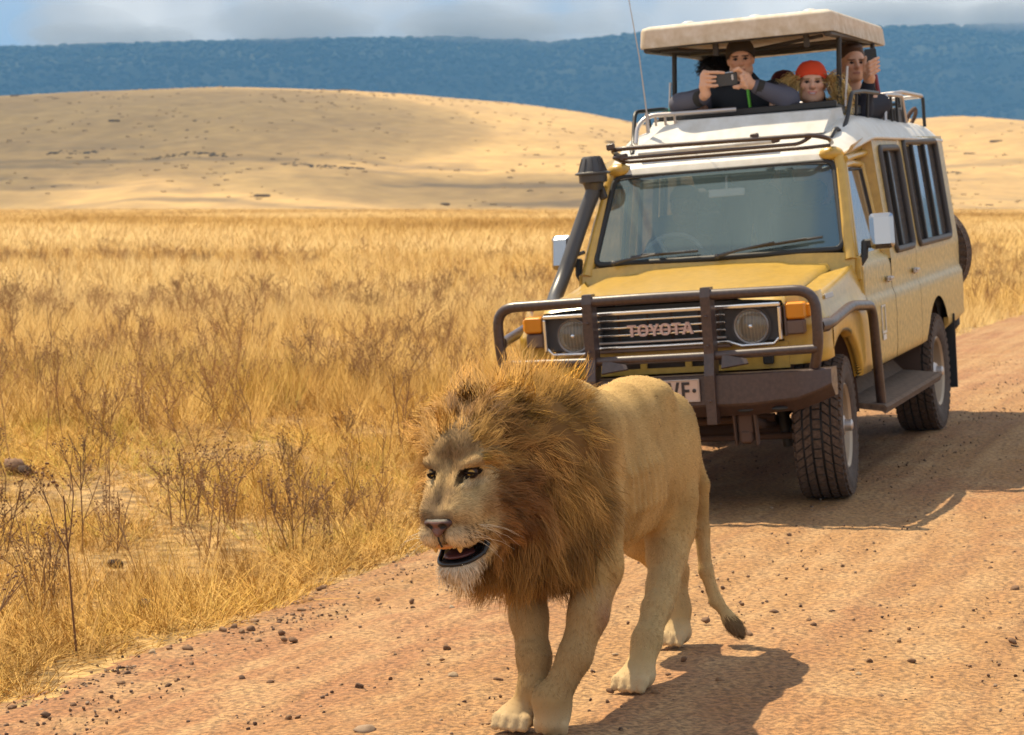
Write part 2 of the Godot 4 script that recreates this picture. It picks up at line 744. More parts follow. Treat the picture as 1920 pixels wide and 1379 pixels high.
func make_terrain() -> void:
	# the plain: rings round the camera, finest where it looks
	var mb := MB.new()
	var ang := []
	var a := -180.0
	while a < 180.0:
		ang.append(a)
		a += 0.22 if absf(a) < 20.0 else 4.0
	ang.append(180.0)
	var rad := [0.0]
	var r := 1.0
	while r < 14000.0:
		rad.append(r)
		r *= 1.028 if r < 1500.0 else 1.12
	var nu := ang.size()
	var nv := rad.size()
	var cols := PackedColorArray()
	var f := func(i: int, j: int) -> Vector3:
		var t := deg_to_rad(ang[i])
		var x: float = sin(t) * rad[j]
		var z: float = -cos(t) * rad[j]
		var u := ru(x, z)
		var y := ground(x, z)
		if u > -0.9 and u < 5.4 and rad[j] < 900.0:
			y -= 0.035
		else:
			y += 0.02 * n2.get_noise_2d(x * 40.0, z * 40.0) * clampf((-1.2 - u) * 2.0, 0, 1) * clampf(rad[j] / 3.0, 0, 1)
		return Vector3(x, y, z)
	mb.grid(nu, nv, f)
	for i in mb.v.size():
		var p := mb.v[i]
		var t := n2.get_noise_2d(p.x * 3.0, p.z * 3.0) * 0.5 + n2.get_noise_2d(p.x * 20.0, p.z * 20.0) * 0.5
		var straw := lin(0.50, 0.31, 0.11)
		var soil := lin(0.36, 0.215, 0.095)
		var k := clampf(0.55 + t * 1.1, 0, 1)
		if p.length() > 120.0:
			k = clampf(0.62 + t * 0.8, 0, 1)
		mb.c[i] = soil.lerp(straw, k)
	structure("ground", mb, M.earth)

	# the golden hill
	mb = MB.new()
	var xs := []
	var x0 := -900.0
	while x0 <= 900.0:
		xs.append(x0)
		x0 += 3.0 if absf(x0) < 340.0 else 14.0
	var zs := []
	var z0 := 560.0
	while z0 <= 1750.0:
		zs.append(-z0)
		z0 += 5.0 if z0 < 1220.0 else 30.0
	var hf := func(i: int, j: int) -> Vector3:
		return Vector3(xs[i], hill_height(xs[i], zs[j]), zs[j])
	mb.grid(xs.size(), zs.size(), hf)
	for i in mb.v.size():
		var p := mb.v[i]
		var t := n2.get_noise_2d(p.x * 1.2, p.z * 0.8) * 0.6 + n2.get_noise_2d(p.x * 9.0, p.z * 3.0) * 0.5
		var band := n2.get_noise_2d(p.x * 0.7, p.z * 2.6 + 900.0)
		var c := lin(0.56, 0.355, 0.125).lerp(lin(0.36, 0.22, 0.078), clampf(0.28 - t * 0.9, 0, 1))
		c = c.lerp(lin(0.17, 0.115, 0.055), clampf((band - 0.10) * 3.0, 0, 0.8) * clampf(1.6 - p.y / 18.0, 0, 1))
		mb.c[i] = c
	structure("hill", mb, M.hill_grass)
	# low scrub and coarse tussocks over the hill
	var tus := MB.new()
	for k in 3:
		tus.ball(Vector3(k * 0.7 - 0.7, 0.25, 0.3 * (k % 2)), Vector3(0.8, 0.45, 0.6), Basis(), 6, 4)
	var hx := []
	var hc := []
	var hr := RandomNumberGenerator.new()
	hr.seed = 31
	for k in 4500:
		var x := hr.randf_range(-330, 330)
		var z := -hr.randf_range(650, 1230)
		var nn := n2.get_noise_2d(x * 1.6, z * 1.0)
		if nn < hr.randf_range(-0.25, 0.45):
			continue
		var s := hr.randf_range(0.2, 0.55) * (2.2 if hr.randf() < 0.015 else 1.0)
		hx.append(Transform3D(Basis(Vector3.UP, hr.randf() * TAU).scaled(Vector3(s * 1.6, s, s)), Vector3(x, hill_height(x, z), z)))
		var q := hr.randf_range(0.5, 1.2)
		hc.append(Color(0.40 * q, 0.25 * q, 0.09 * q) if s < 0.56 else Color(0.2 * q, 0.13 * q, 0.05 * q))
	for g in [[-145, -770, 16], [-108, -758, 22], [-96, -757, 8], [150, -790, 7], [-60, -735, 26]]:  # eroded banks
		for k in int(g[2] * 2.2):
			var x: float = g[0] + hr.randf_range(-0.5, 0.5) * g[2]
			var z: float = g[1] + 3.0 * sin(x * 0.2) + hr.randfn(0, 2.6)
			var s := hr.randf_range(0.15, 0.6)
			hx.append(Transform3D(Basis(Vector3.UP, hr.randf() * TAU).scaled(Vector3(s * 1.5, s * 0.8, s)), Vector3(x, hill_height(x, z), z)))
			hc.append(Color(0.10, 0.07, 0.033))
	scatter("hill_scrub", tus.mesh(), M.forest, hx, hc)
	make_clouds()

	# the far wooded rim
	mb = MB.new()
	var rim := PackedVector2Array([Vector2(-4000, 300), Vector2(-1315, 388), Vector2(-904, 400), Vector2(-548, 410), Vector2(-151, 414), Vector2(100, 400), Vector2(329, 424), Vector2(1013, 441), Vector2(1700, 455), Vector2(4000, 420)])
	var mf := func(i: int, j: int) -> Vector3:
		var x := -4200.0 + i * 20.0
		var t := j / 46.0
		var d := 4300.0 + 1700.0 * t if t <= 1.0 else 6000.0 + (t - 1.0) * 5000.0
		var top := ramp(x, rim)
		var y := top * pow(minf(t, 1.0), 0.85) if t <= 1.0 else top - (t - 1.0) * 300.0
		y += n2.get_noise_2d(x * 0.28, d * 0.28) * 26.0 * clampf((1.0 - t) * 4.0, 0, 1) + n1.get_noise_2d(x * 3.2, d * 3.2) * 1.5
		return Vector3(x, y, -d)
	mb.grid(421, 60, mf)
	for i in mb.v.size():
		var p := mb.v[i]
		mb.c[i] = lin(0.018, 0.028, 0.015).lerp(lin(0.10, 0.11, 0.055), clampf(0.15 + n2.get_noise_2d(p.x * 0.35, p.y * 1.0) * 1.5, 0, 1))
	structure("mountain", mb, M.forest)

	# the wood that covers it: crowns too many and too far to count
	var tree := MB.new()
	var tr := RandomNumberGenerator.new()
	tr.seed = 4
	for k in 5:
		var c0 := Vector3(tr.randf_range(-0.5, 0.5), 0.6 + tr.randf_range(-0.1, 0.4), tr.randf_range(-0.5, 0.5))
		tree.ball(c0, Vector3(1, 0.62, 1) * tr.randf_range(0.45, 0.7), Basis(), 7, 5)
	tree.tube([Vector3(0, -0.8, 0), Vector3(0, 0.5, 0)], 0.08, 5)
	var xf := []
	var cl := []
	for k in 20000:
		var x := tr.randf_range(-1900, 2100)
		var t := 1.0 - pow(tr.randf(), 2.0) * 0.9
		if k % 4 == 0:
			t = tr.randf_range(0.985, 1.004)
		var d := 4300.0 + 1700.0 * t
		var y := ramp(x, rim) * pow(minf(t, 1.0), 0.85) + n2.get_noise_2d(x * 0.28, d * 0.28) * 26.0 * clampf((1.0 - t) * 4.0, 0, 1)
		var s := tr.randf_range(4.0, 9.0) * (1.25 if t > 0.98 else 1.0)
		xf.append(Transform3D(Basis(Vector3.UP, tr.randf() * TAU).scaled(Vector3(s, s * tr.randf_range(0.7, 1.4), s)), Vector3(x, y + s * 0.3, -d)))
		var q := tr.randf_range(0.6, 1.3)
		cl.append(Color(0.026 * q, 0.038 * q, 0.020 * q))
	scatter("forest", tree.mesh(), M.forest, xf, cl)


# cloud lying on the rim, and the one whose shadow falls on the left of the hill
func make_clouds() -> void:
	var cr := RandomNumberGenerator.new()
	cr.seed = 8
	var puffs := [[-350, 1000, -5150, 5600, 160, 1900, 0.012], [-440, 560, -1120, 400, 110, 420, 0.014], [-580, 560, -900, 420, 100, 260, 0.014], [-230, 560, -930, 240, 70, 90, 0.012]]
	# banks: centre x, y, half length, half height, count
	for k in [[40, 455, 230, 26, 16], [1250, 490, 600, 36, 26], [-1150, 440, 400, 18, 10], [-500, 470, 400, 22, 12]]:
		for q in k[4]:
			var w := cr.randf_range(130, 380)
			puffs.append([k[0] + cr.randfn(0, 0.5) * k[1 + 1], k[1] + cr.randfn(0, 0.5) * k[3], cr.randf_range(-6300, -5960), w, w * cr.randf_range(0.22, 0.42), w * 1.3, cr.randf_range(0.0010, 0.0022)])
	for c in puffs:
		var f := FogVolume.new()
		f.name = numbered("cloud")
		f.shape = RenderingServer.FOG_VOLUME_SHAPE_ELLIPSOID
		f.size = Vector3(c[3], c[4], c[5])
		f.position = Vector3(c[0], c[1], c[2])
		var m := FogMaterial.new()
		m.albedo = Color(0.97, 0.97, 0.97)
		m.density = c[6]
		f.material = m
		f.set_meta("kind", "structure")
		add_child(f, true)


func make_road() -> void:
	# the packed dirt, with ruts, tread marks and crumbs pressed into it
	var mb := MB.new()
	var us := []
	var u := -1.35
	while u <= 5.6:
		us.append(u)
		u += 0.022 if u < 3.2 else 0.08
	var vs := []
	var v := -13.5
	while v < 160.0:
		vs.append(v)
		if v < -6.8:
			v += 0.12
		elif v < 1.0:
			v += 0.024
		elif v < 12.0:
			v += 0.06
		else:
			v *= 1.03
	var rf := func(i: int, j: int) -> Vector3:
		var uu: float = us[i]
		var vv: float = vs[j]
		var x := TX + uu * CY + vv * SY
		var z := TZ + uu * SY - vv * CY
		var y := ground(x, z) + 0.005
		y += 0.010 * n1.get_noise_2d(uu * 620.0, vv * 22.0)
		y += 0.012 * n2.get_noise_2d(uu * 90.0, vv * 40.0) + 0.0085 * n2.get_noise_2d(uu * 420.0, vv * 420.0)
		# lengthwise ruts
		for c in [[-0.55, 0.13], [0.95, 0.2], [2.35, 0.16], [3.0, 0.12]]:
			var e: float = (uu - c[0] - 0.06 * n1.get_noise_2d(vv * 25.0, c[0] * 90.0)) / c[1]
			y -= 0.012 * exp(-e * e)
		# tread marks along two tracks
		for c in [[-0.62, 0.09, 62.0], [2.42, 0.10, 55.0], [2.95, 0.09, 60.0]]:
			var e: float = uu - c[0] - 0.06 * n1.get_noise_2d(vv * 25.0, c[0] * 90.0)
			if absf(e) < c[1]:
				var on := clampf(0.5 + 2.0 * n1.get_noise_2d(vv * 70.0, c[0] * 33.0), 0, 1)
				y += 0.007 * on * sin(vv * c[2] + absf(e) * 30.0)
		var ed := edge_u(vv)
		if uu < ed:
			y -= (ed - uu) * 0.16
		return Vector3(x, y, z)
	mb.grid(us.size(), vs.size(), rf)
	var nu := us.size()
	for i in mb.v.size():
		var p := mb.v[i]
		var uu: float = us[i % nu]
		var vv: float = vs[i / nu]
		var t := n2.get_noise_2d(uu * 55.0, vv * 22.0)
		var t2 := n2.get_noise_2d(uu * 260.0 + 400.0, vv * 180.0)
		var c := lin(0.40, 0.208, 0.076).lerp(lin(0.36, 0.165, 0.066), clampf(0.5 - t * 1.6 - uu * 0.28, 0, 1))
		c = c.lerp(lin(0.47, 0.28, 0.125), clampf(t2 * 1.3 + 0.12, 0, 0.8))
		# packed lanes, paler, and loose strips between them
		var lane := n1.get_noise_2d(uu * 260.0, vv * 9.0) * 0.6 + n1.get_noise_2d(uu * 800.0, vv * 26.0) * 0.5
		c = c.lerp(lin(0.50, 0.30, 0.135), clampf(lane * 1.1, 0, 0.55)).lerp(lin(0.30, 0.135, 0.055), clampf(-lane * 1.1 - 0.05, 0, 0.5))
		mb.c[i] = c
	structure("road", mb, M.dirt)
	make_stones()


func pebble(sd: int, flat: float) -> ArrayMesh:
	var r := RandomNumberGenerator.new()
	r.seed = sd
	var f := FastNoiseLite.new()
	f.seed = sd
	f.frequency = 0.9
	var mb := MB.new()
	var pl := []
	for k in 11:
		pl.append([Vector3(r.randf_range(-1, 1), r.randf_range(-1, 1), r.randf_range(-1, 1)).normalized(), r.randf_range(0.50, 0.92)])
	mb.grid(13, 9, func(i, j):
		var t: float = PI * j / 8.0
		var a: float = TAU * i / 12.0
		var d := Vector3(sin(t) * cos(a), cos(t), sin(t) * sin(a))
		var l := 1.0 + 0.22 * f.get_noise_3dv(d)
		for q in pl:
			var e: float = d.dot(q[0])
			if e > 0.05:
				l = minf(l, q[1] / e)
		return d * l * Vector3(1, flat, 0.85))
	for i in mb.n.size():
		if mb.n[i].dot(mb.v[i]) < 0:
			mb.n[i] = -mb.n[i]
		mb.n[i] = (mb.n[i] + mb.v[i].normalized() * 0.3).normalized()
	return mb.mesh()


func make_stones() -> void:
	var shapes := []
	for k in 7:
		shapes.append(pebble(100 + k, [0.62, 0.8, 0.5, 0.7, 0.45, 0.75, 0.6][k]))
	var r := RandomNumberGenerator.new()
	r.seed = 99
	# the ones the picture shows singly: world x, z, radius, tone
	var big := [[-0.449, -7.03, 0.045, 2, "pale rounded stone at the bottom edge of the road, the largest one"]]
	for b in big:
		var o := put("stone", shapes[4], M.stone)
		var tn := lin(0.50, 0.34, 0.22)
		var mt: StandardMaterial3D = M.stone.duplicate()
		mt.albedo_color = tn.linear_to_srgb()
		o.material_override = mt
		o.transform = Transform3D(Basis(Vector3.UP, 0.3).scaled(Vector3(1.0, 0.85, 0.9) * b[2]), Vector3(b[0], ground(b[0], b[1]) + 0.012, b[1]))
		tag(o, b[4], "stone")
	var tones := []
	for c in [lin(0.17, 0.09, 0.05), lin(0.27, 0.145, 0.075), lin(0.38, 0.215, 0.11), lin(0.55, 0.39, 0.24)]:
		var mt: StandardMaterial3D = M.stone.duplicate()
		mt.albedo_color = c.linear_to_srgb()
		tones.append(mt)
	var names := ["dark brown", "brown", "light brown", "pale"]
	for k in 230:
		var vv := r.randf_range(-6.3, -1.0)
		var uu := r.randf_range(-0.85, 2.6)
		if k % 3 == 0:
			uu = edge_u(vv) + absf(r.randfn(0.06, 0.16))
		var n := n1.get_noise_2d(uu * 90.0, vv * 90.0)
		var s := 0.007 + 0.013 * pow(r.randf(), 2.2) + 0.004 * maxf(n, 0)
		var p := road_at(uu, vv)
		var tn: int = [0, 1, 1, 1, 2, 2, 3][r.randi() % 7]
		var o := put("pebble", shapes[r.randi() % 7], tones[tn])
		o.transform = Transform3D(Basis.from_euler(Vector3(r.randf_range(-0.3, 0.3), r.randf() * TAU, r.randf_range(-0.3, 0.3))).scaled(Vector3(s, s, s) * 1.25), p + Vector3(0, s * 0.45, 0))
		var where := "grassy left edge of the dirt road" if uu < -0.5 else ("lion's feet on the dirt road" if uu < 1.6 else "open right side of the dirt road")
		tag(o, "%s pebble among others by the %s" % [names[tn], where], "pebble", "%s pebbles by the %s" % [names[tn], where])
	for q in 4:
		var xf := []
		var cl := []
		for k in 6500:
			var vv := r.randf_range(-7.0, 10.0)
			var uu := r.randf_range(-1.1, 4.5)
			if k % 4 == 0:
				uu = edge_u(vv) + absf(r.randfn(0, 0.15))
			if n1.get_noise_2d(uu * 120.0, vv * 70.0) < r.randf_range(-0.35, 0.3):
				continue
			var s := 0.0022 + 0.0065 * pow(r.randf(), 2.6)
			xf.append(Transform3D(Basis.from_euler(Vector3(r.randf(), r.randf() * TAU, r.randf())).scaled(Vector3(s, s, s) * 1.2), road_at(uu, vv) + Vector3(0, s * 0.4, 0)))
			var c: Color = [lin(0.13, 0.07, 0.045), lin(0.2, 0.11, 0.07), lin(0.3, 0.18, 0.1), lin(0.42, 0.28, 0.18)][r.randi() % 4]
			cl.append(c)
		scatter("gravel", shapes[q], M.stone, xf, cl)


# ---------------------------------------------------------------- the safari vehicle (x to the picture's right, y up, z forward)
func side_x(y: float, z: float) -> float:
	if y < 1.03:
		return ramp(y, PackedVector2Array([Vector2(0.5, 0.80), Vector2(0.58, 0.838), Vector2(0.7, 0.852), Vector2(0.9, 0.858), Vector2(0.985, 0.856), Vector2(1.005, 0.848), Vector2(1.03, 0.838)]))
	if z < -1.495:
		return ramp(y, PackedVector2Array([Vector2(1.03, 0.838), Vector2(1.2, 0.842), Vector2(1.92, 0.768)]))
	return ramp(y, PackedVector2Array([Vector2(1.03, 0.838), Vector2(1.17, 0.838), Vector2(1.215, 0.828), Vector2(1.24, 0.795), Vector2(1.80, 0.705)]))


func sill_y(z: float) -> float:
	var y := 0.60
	if z < -3.4:
		y = lerpf(0.62, 0.70, clampf((-3.4 - z) / 0.7, 0, 1))
	for c in [[0.0, 0.40, 0.485], [-2.98, 0.40, 0.475]]:
		var d: float = absf(z - c[0])
		if d < c[2]:
			y = maxf(y, c[1] + sqrt(c[2] * c[2] - d * d))
	return y


func steps(a: float, b: float, n: int) -> Array:
	var o := []
	for i in n + 1:
		o.append(lerpf(a, b, float(i) / n))
	return o


func panel(zs: Array, ys: Array, s: float, hole: Array, inset := 0.0) -> MB:  # a stretch of the side; hole: rectangles z0, z1, y0, y1 left open
	var mb := MB.new()
	var f := func(i: int, j: int) -> Vector3:
		var z: float = zs[i]
		var y: float = maxf(ys[j], sill_y(z))
		var x := side_x(y, z) - inset
		if y > ys[j] + 0.001 and j < 3:
			x -= 0.03
		return Vector3(x * s, y, z)
	mb.grid(zs.size(), ys.size(), f, func(i, j):
		var z: float = (zs[i] + zs[i + 1]) * 0.5
		var y: float = (ys[j] + ys[j + 1]) * 0.5
		for h in hole:
			if z < h[0] and z > h[1] and y > h[2] and y < h[3]:
				return true
		return ys[j + 1] <= sill_y(zs[i]) and ys[j + 1] <= sill_y(zs[i + 1]))
	for i in mb.n.size():
		if mb.n[i].x * s < 0:
			mb.n[i] = -mb.n[i]
	return mb


func rounded(w: float, h: float, r: float, n := 4) -> PackedVector2Array:
	var p := PackedVector2Array()
	for q in [[1, 1, 0.0], [-1, 1, 0.25], [-1, -1, 0.5], [1, -1, 0.75]]:
		for k in n + 1:
			var a: float = (q[2] + 0.25 * k / n) * TAU
			p.append(Vector2(q[0] * (w * 0.5 - r) + r * cos(a), q[1] * (h * 0.5 - r) + r * sin(a)))
	return p


func bent(pts: Array, r: float, n := 4) -> Array:  # a path with its corners rounded
	var o := [pts[0]]
	for i in range(1, pts.size() - 1):
		var a: Vector3 = pts[i - 1] - pts[i]
		var b: Vector3 = pts[i + 1] - pts[i]
		var e := minf(r, minf(a.length(), b.length()) * 0.48)
		var p0: Vector3 = pts[i] + a.normalized() * e
		var p1: Vector3 = pts[i] + b.normalized() * e
		for k in n + 1:
			var t := float(k) / n
			o.append(p0.lerp(pts[i], t).lerp(pts[i].lerp(p1, t), t))
	o.append(pts[pts.size() - 1])
	return o


func pipe(called: String, pts: Array, r: float, m: Material, parent: Node, bend := 0.08, sides := 10) -> MeshInstance3D:
	var mb := MB.new()
	mb.tube(bent(pts, bend), r, sides)
	return put(called, mb, m, parent)


func car_materials() -> void:
	var m := mat("yellow_paint", Color(1, 1, 1), 0.32, 0, true)
	m.albedo_texture = noise_tex(21, 0.03, 0.88, 1.05, 512, 6, FastNoiseLite.TYPE_SIMPLEX_SMOOTH, Color(1, 1, 1))
	tri_planar(m, 0.9, false)
	m.clearcoat_enabled = true
	m.clearcoat = 0.35
	m.clearcoat_roughness = 0.12
	m = mat("dusty_paint", Color(1, 1, 1), 0.42, 0, true)
	m.albedo_texture = noise_tex(22, 0.035, 0.74, 1.12, 512, 6, FastNoiseLite.TYPE_SIMPLEX_SMOOTH, Color(0.96, 1.0, 1.0))
	tri_planar(m, 1.1, false)
	m.clearcoat_enabled = true
	m.clearcoat = 0.25
	m.clearcoat_roughness = 0.2
	m = mat("white_paint", lin(0.70, 0.70, 0.69), 0.35)
	m.albedo_texture = noise_tex(23, 0.012, 0.86, 1.0, 512, 6, FastNoiseLite.TYPE_SIMPLEX_SMOOTH, Color(1.0, 0.97, 0.92))
	tri_planar(m, 1.0, false)
	m = mat("canvas", lin(0.84, 0.82, 0.77), 0.8)
	m.albedo_texture = noise_tex(24, 0.012, 0.84, 1.0, 512, 6, FastNoiseLite.TYPE_SIMPLEX_SMOOTH, Color(1.0, 0.93, 0.82))
	tri_planar(m, 1.3, false)
	m.backlight_enabled = true
	m.backlight = Color(0.75, 0.66, 0.56)
	m = mat("brown_steel", lin(0.085, 0.048, 0.040), 0.42)
	m.albedo_texture = noise_tex(25, 0.03, 0.65, 1.0, 512, 5)
	tri_planar(m, 2.0, false)
	m.roughness_texture = noise_tex(26, 0.04, 0.55, 1.0, 256, 5)
	m.roughness = 0.55
	m.clearcoat_enabled = true
	m.clearcoat = 0.3
	m.clearcoat_roughness = 0.25
	mat("black_steel", lin(0.018, 0.017, 0.017), 0.45)
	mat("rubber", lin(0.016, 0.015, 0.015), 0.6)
	m = mat("tread", lin(0.155, 0.10, 0.070), 0.9)
	m.albedo_texture = noise_tex(27, 0.04, 0.62, 1.0, 256, 5)
	tri_planar(m, 4.0, false)
	m = mat("dusty_rubber", lin(0.12, 0.082, 0.062), 0.85)
	m.albedo_texture = M.tread.albedo_texture
	tri_planar(m, 2.0, false)
	mat("chrome", lin(0.72, 0.72, 0.74), 0.16, 1.0)
	mat("mirror_shell", lin(0.42, 0.42, 0.44), 0.12, 1.0)
	mat("dull_chrome", lin(0.50, 0.46, 0.44), 0.38, 0.85)
	mat("alloy", lin(0.42, 0.33, 0.24), 0.5, 0.5)
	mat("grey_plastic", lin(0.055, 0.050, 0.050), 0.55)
	mat("snorkel_plastic", lin(0.05, 0.046, 0.047), 0.38)
	mat("radiator_grey", lin(0.10, 0.095, 0.09), 0.6, 0.5)
	mat("interior", lin(0.03, 0.03, 0.032), 0.9)
	mat("seat_cloth", lin(0.05, 0.05, 0.055), 0.95)
	mat("dash_plastic", lin(0.16, 0.19, 0.19), 0.7)
	mat("wheel_grey", lin(0.35, 0.37, 0.37), 0.5)
	mat("amber", lin(0.75, 0.27, 0.015), 0.22)
	mat("amber_base", lin(0.16, 0.10, 0.075), 0.5)
	mat("lens_glass", lin(0.30, 0.26, 0.20), 0.12)
	m = mat("lamp_glass", Color(1, 1, 1), 0.1)
	m.albedo_color = Color(0.66, 0.60, 0.50, 0.38)
	m.transparency = BaseMaterial3D.TRANSPARENCY_ALPHA
	mat("reflector", lin(0.62, 0.60, 0.55), 0.25, 0.9)
	mat("plate", lin(0.52, 0.38, 0.30), 0.6)
	mat("letter_black", lin(0.03, 0.022, 0.02), 0.6)
	mat("letter_pink", lin(0.68, 0.46, 0.39), 0.45)
	mat("under_dirt", lin(0.09, 0.052, 0.036), 0.95)
	m = mat("under_dusty", lin(0.22, 0.14, 0.092), 0.9)
	m.albedo_texture = M.tread.albedo_texture
	tri_planar(m, 2.0, false)
	mat("strut_red", lin(0.22, 0.012, 0.02), 0.35)
	mat("floor_mat", lin(0.035, 0.03, 0.028), 0.95)
	m = mat("glass", Color(0.9, 0.96, 0.95, 0.12), 0.02, 0.6)
	m.albedo_color = Color(0.46, 0.54, 0.55, 0.0)
	m.transparency = BaseMaterial3D.TRANSPARENCY_ALPHA
	m = mat("side_glass", Color(1, 1, 1), 0.05, 0.72)
	m.albedo_color = Color(0.60, 0.58, 0.58, 0.0)
	m.transparency = BaseMaterial3D.TRANSPARENCY_ALPHA
	mat("mirror_glass", lin(0.85, 0.85, 0.85), 0.03, 1.0)


func letters(text: String, h: float, depth: float) -> TextMesh:
	var t := TextMesh.new()
	var f := SystemFont.new()
	f.font_names = PackedStringArray(["Droid Sans"])
	f.font_weight = 700
	t.font = f
	t.text = text
	t.font_size = 64
	t.pixel_size = h / 46.0
	t.depth = depth
	t.curve_step = 2.0
	return t


func make_car() -> void:
	car_materials()
	var yel := lin(0.56, 0.345, 0.06)
	var tan := lin(0.60, 0.41, 0.13)
	var bas := Basis(Vector3.UP, deg_to_rad(-YAW)) * Basis(Vector3.RIGHT, deg_to_rad(1.72)) * Basis(Vector3(0, 0, 1), deg_to_rad(4.15))
	car = thing("safari_vehicle", "dusty yellow off-road safari vehicle with white pop-up roof and brown bull bar", "safari vehicle", Transform3D(bas, Vector3(TX, -0.1159, TZ)))
	var mb: MB

	# ---- sides
	for s in [1.0, -1.0]:
		var ylow := [0.56, 0.58, 0.62, 0.66, 0.70, 0.75, 0.80, 0.85, 0.90, 0.95, 0.985, 1.005, 1.03, 1.10, 1.17, 1.20, 1.25]
		# the long rear body, with its two window openings
		var zs := [-2.36]
		zs.append_array(steps(-2.40, -2.50, 3))
		zs.append_array(steps(-2.55, -3.50, 24))
		zs.append_array([-3.56, -3.62, -3.70, -3.82, -3.94, -4.04, -4.10, -4.14])
		var w2 := [-2.50, -3.70, 1.25, 1.875]
		var yall := ylow + [1.35, 1.5, 1.65, 1.8, 1.84, 1.875, 1.92]
		mb = panel(zs, yall, s, [w2])
		for i in mb.v.size():  # round the tail corner
			if mb.v[i].z < -4.05:
				mb.v[i].x *= 1.0 - 0.06 * pow((-4.05 - mb.v[i].z) / 0.09, 2.0)
		mb.col = tan
		for i in mb.c.size():
			mb.c[i] = tan
		put("body_side", mb, M.dusty_paint, car)
		# the passenger door
		var w1 := [-1.69, -2.27, 1.25, 1.84]
		mb = panel([-1.505, -1.6, -1.69, -1.75, -1.85, -2.0, -2.15, -2.27, -2.352], yall, s, [w1])
		for i in mb.c.size():
			mb.c[i] = tan
		var rd := put("rear_door", mb, M.dusty_paint, car)
		# the front door below and round its window
		mb = panel([-0.69, -0.80, -0.95, -1.1, -1.25, -1.40, -1.492], ylow.slice(0, 16) + [1.215, 1.24, 1.26], s, [])
		for i in mb.c.size():
			mb.c[i] = tan
		var fd := put("front_door", mb, M.dusty_paint, car)
		# window frame of the front door: pillar, top, rear post
		mb = MB.new()
		mb.col = yel
		var q := func(y: float, z: float) -> Vector3: return Vector3(s * side_x(y, -1.0), y, z)
		mb.tube([q.call(1.25, -0.70), q.call(1.5, -0.825), q.call(1.765, -0.955)], 0.022, 6)
		mb.tube([q.call(1.765, -0.955), q.call(1.775, -1.15), q.call(1.765, -1.43)], 0.022, 6)
		mb.tube([q.call(1.765, -1.43), q.call(1.5, -1.44), q.call(1.25, -1.45)], 0.026, 6)
		put("window_frame", mb, M.yellow_paint, fd)
		mb = MB.new()
		mb.face([q.call(1.25, -0.71) * 0.998, q.call(1.765, -0.955), q.call(1.765, -1.43), q.call(1.25, -1.45)])
		put("pane", mb, M.side_glass, fd)
		mb = MB.new()
		mb.tube([q.call(1.262, -0.72), q.call(1.735, -0.965), q.call(1.74, -1.15), q.call(1.735, -1.40), q.call(1.262, -1.42)], 0.012, 5)
		put("window_seal", mb, M.rubber, fd)
		# door handles
		for h in [[fd, -1.34], [rd, -2.22]]:
			mb = MB.new()
			mb.box(Vector3(s * 0.856, 1.085, h[1]), Vector3(0.022, 0.035, 0.11), Basis(), 0.008)
			mb.box(Vector3(s * 0.868, 1.09, h[1]), Vector3(0.02, 0.018, 0.10), Basis(), 0.006)
			put("handle", mb, M.dull_chrome, h[0])
		# the step where the wider rear body begins, facing forward
		mb = MB.new()
		mb.col = yel
		mb.grid(2, 8, func(i, j):
			var y: float = 1.20 + 0.72 * j / 7.0
			return Vector3(s * (side_x(y, -1.0) - 0.06 if i == 0 else side_x(y, -1.6)), y, -1.500 + (0.028 if i == 0 else 0.0)))
		put("body_step", mb, M.yellow_paint, car)
		# gutter over the front door
		mb = MB.new()
		mb.col = yel
		mb.tube([Vector3(s * 0.715, 1.80, -0.97), Vector3(s * 0.715, 1.815, -1.2), Vector3(s * 0.73, 1.83, -1.5)], 0.022, 6)
		mb.grid(4, 2, func(i, j):
			var z: float = -0.98 - 0.52 * i / 3.0
			return Vector3(s * (0.70 + 0.055 * j), (1.80 + 0.075 * j) + (0.02 + 0.04 * j) * i / 3.0, z))
		put("gutter", mb, M.yellow_paint, car)
		# side windows: rubber frame, sliding bars, dark glass
		for w in [w1, w2]:
			var big: bool = w[1] < -3.0
			var fr := MB.new()
			var P := func(z: float, y: float, o: float) -> Vector3: return Vector3(s * (side_x(y, -2.0) + o), y, z)
			var z0: float = w[0] + 0.012
			var z1: float = w[1] - 0.012
			var y0: float = w[2] - 0.012
			var y1: float = w[3] + 0.012
			var rim := []
			for c in [[z0, y0], [z0, y1], [z1, y1], [z1, y0], [z0, y0 + 0.0001]]:
				rim.append(P.call(c[0], c[1], 0.004))
			var path := bent([rim[0].lerp(rim[3], 0.5), rim[0], rim[1], rim[2], rim[3], rim[0].lerp(rim[3], 0.5)], 0.05, 4)
			fr.tube(path, 0.021, 8, false)
			var win := put("window", fr, M.grey_plastic, car if big else rd)
			var gl := MB.new()
			gl.face([P.call(z0, y0, -0.012), P.call(z0, y1, -0.012), P.call(z1, y1, -0.012), P.call(z1, y0, -0.012)])
			put("pane", gl, M.side_glass, win)
			var sub: Node = car if not big else win
			for e in ([0.26, 0.62] if big else [0.42]):
				var zz := lerpf(z0, z1, e)
				var br := MB.new()
				br.box((P.call(zz, y0, 0.0) + P.call(zz, y1, 0.0)) * 0.5, Vector3(0.022, (P.call(zz, y0, 0.0) - P.call(zz, y1, 0.0)).length() - 0.01, 0.04), Basis(Vector3(0, 0, 1), s * atan2(0.074, 0.72)), 0.004)
				put("window_bar", br, M.rubber, win)
		# number sticker outline on the front door
		mb = MB.new()
		for b in [[0, 0.075, 0.115, 0.012], [0, -0.075, 0.115, 0.014], [0.052, 0, 0.012, 0.16], [-0.052, 0, 0.012, 0.16]]:
			mb.box(Vector3(s * 0.8605, 0.87 + b[1], -1.07 + b[0]), Vector3(0.004, b[3], b[2]), Basis())
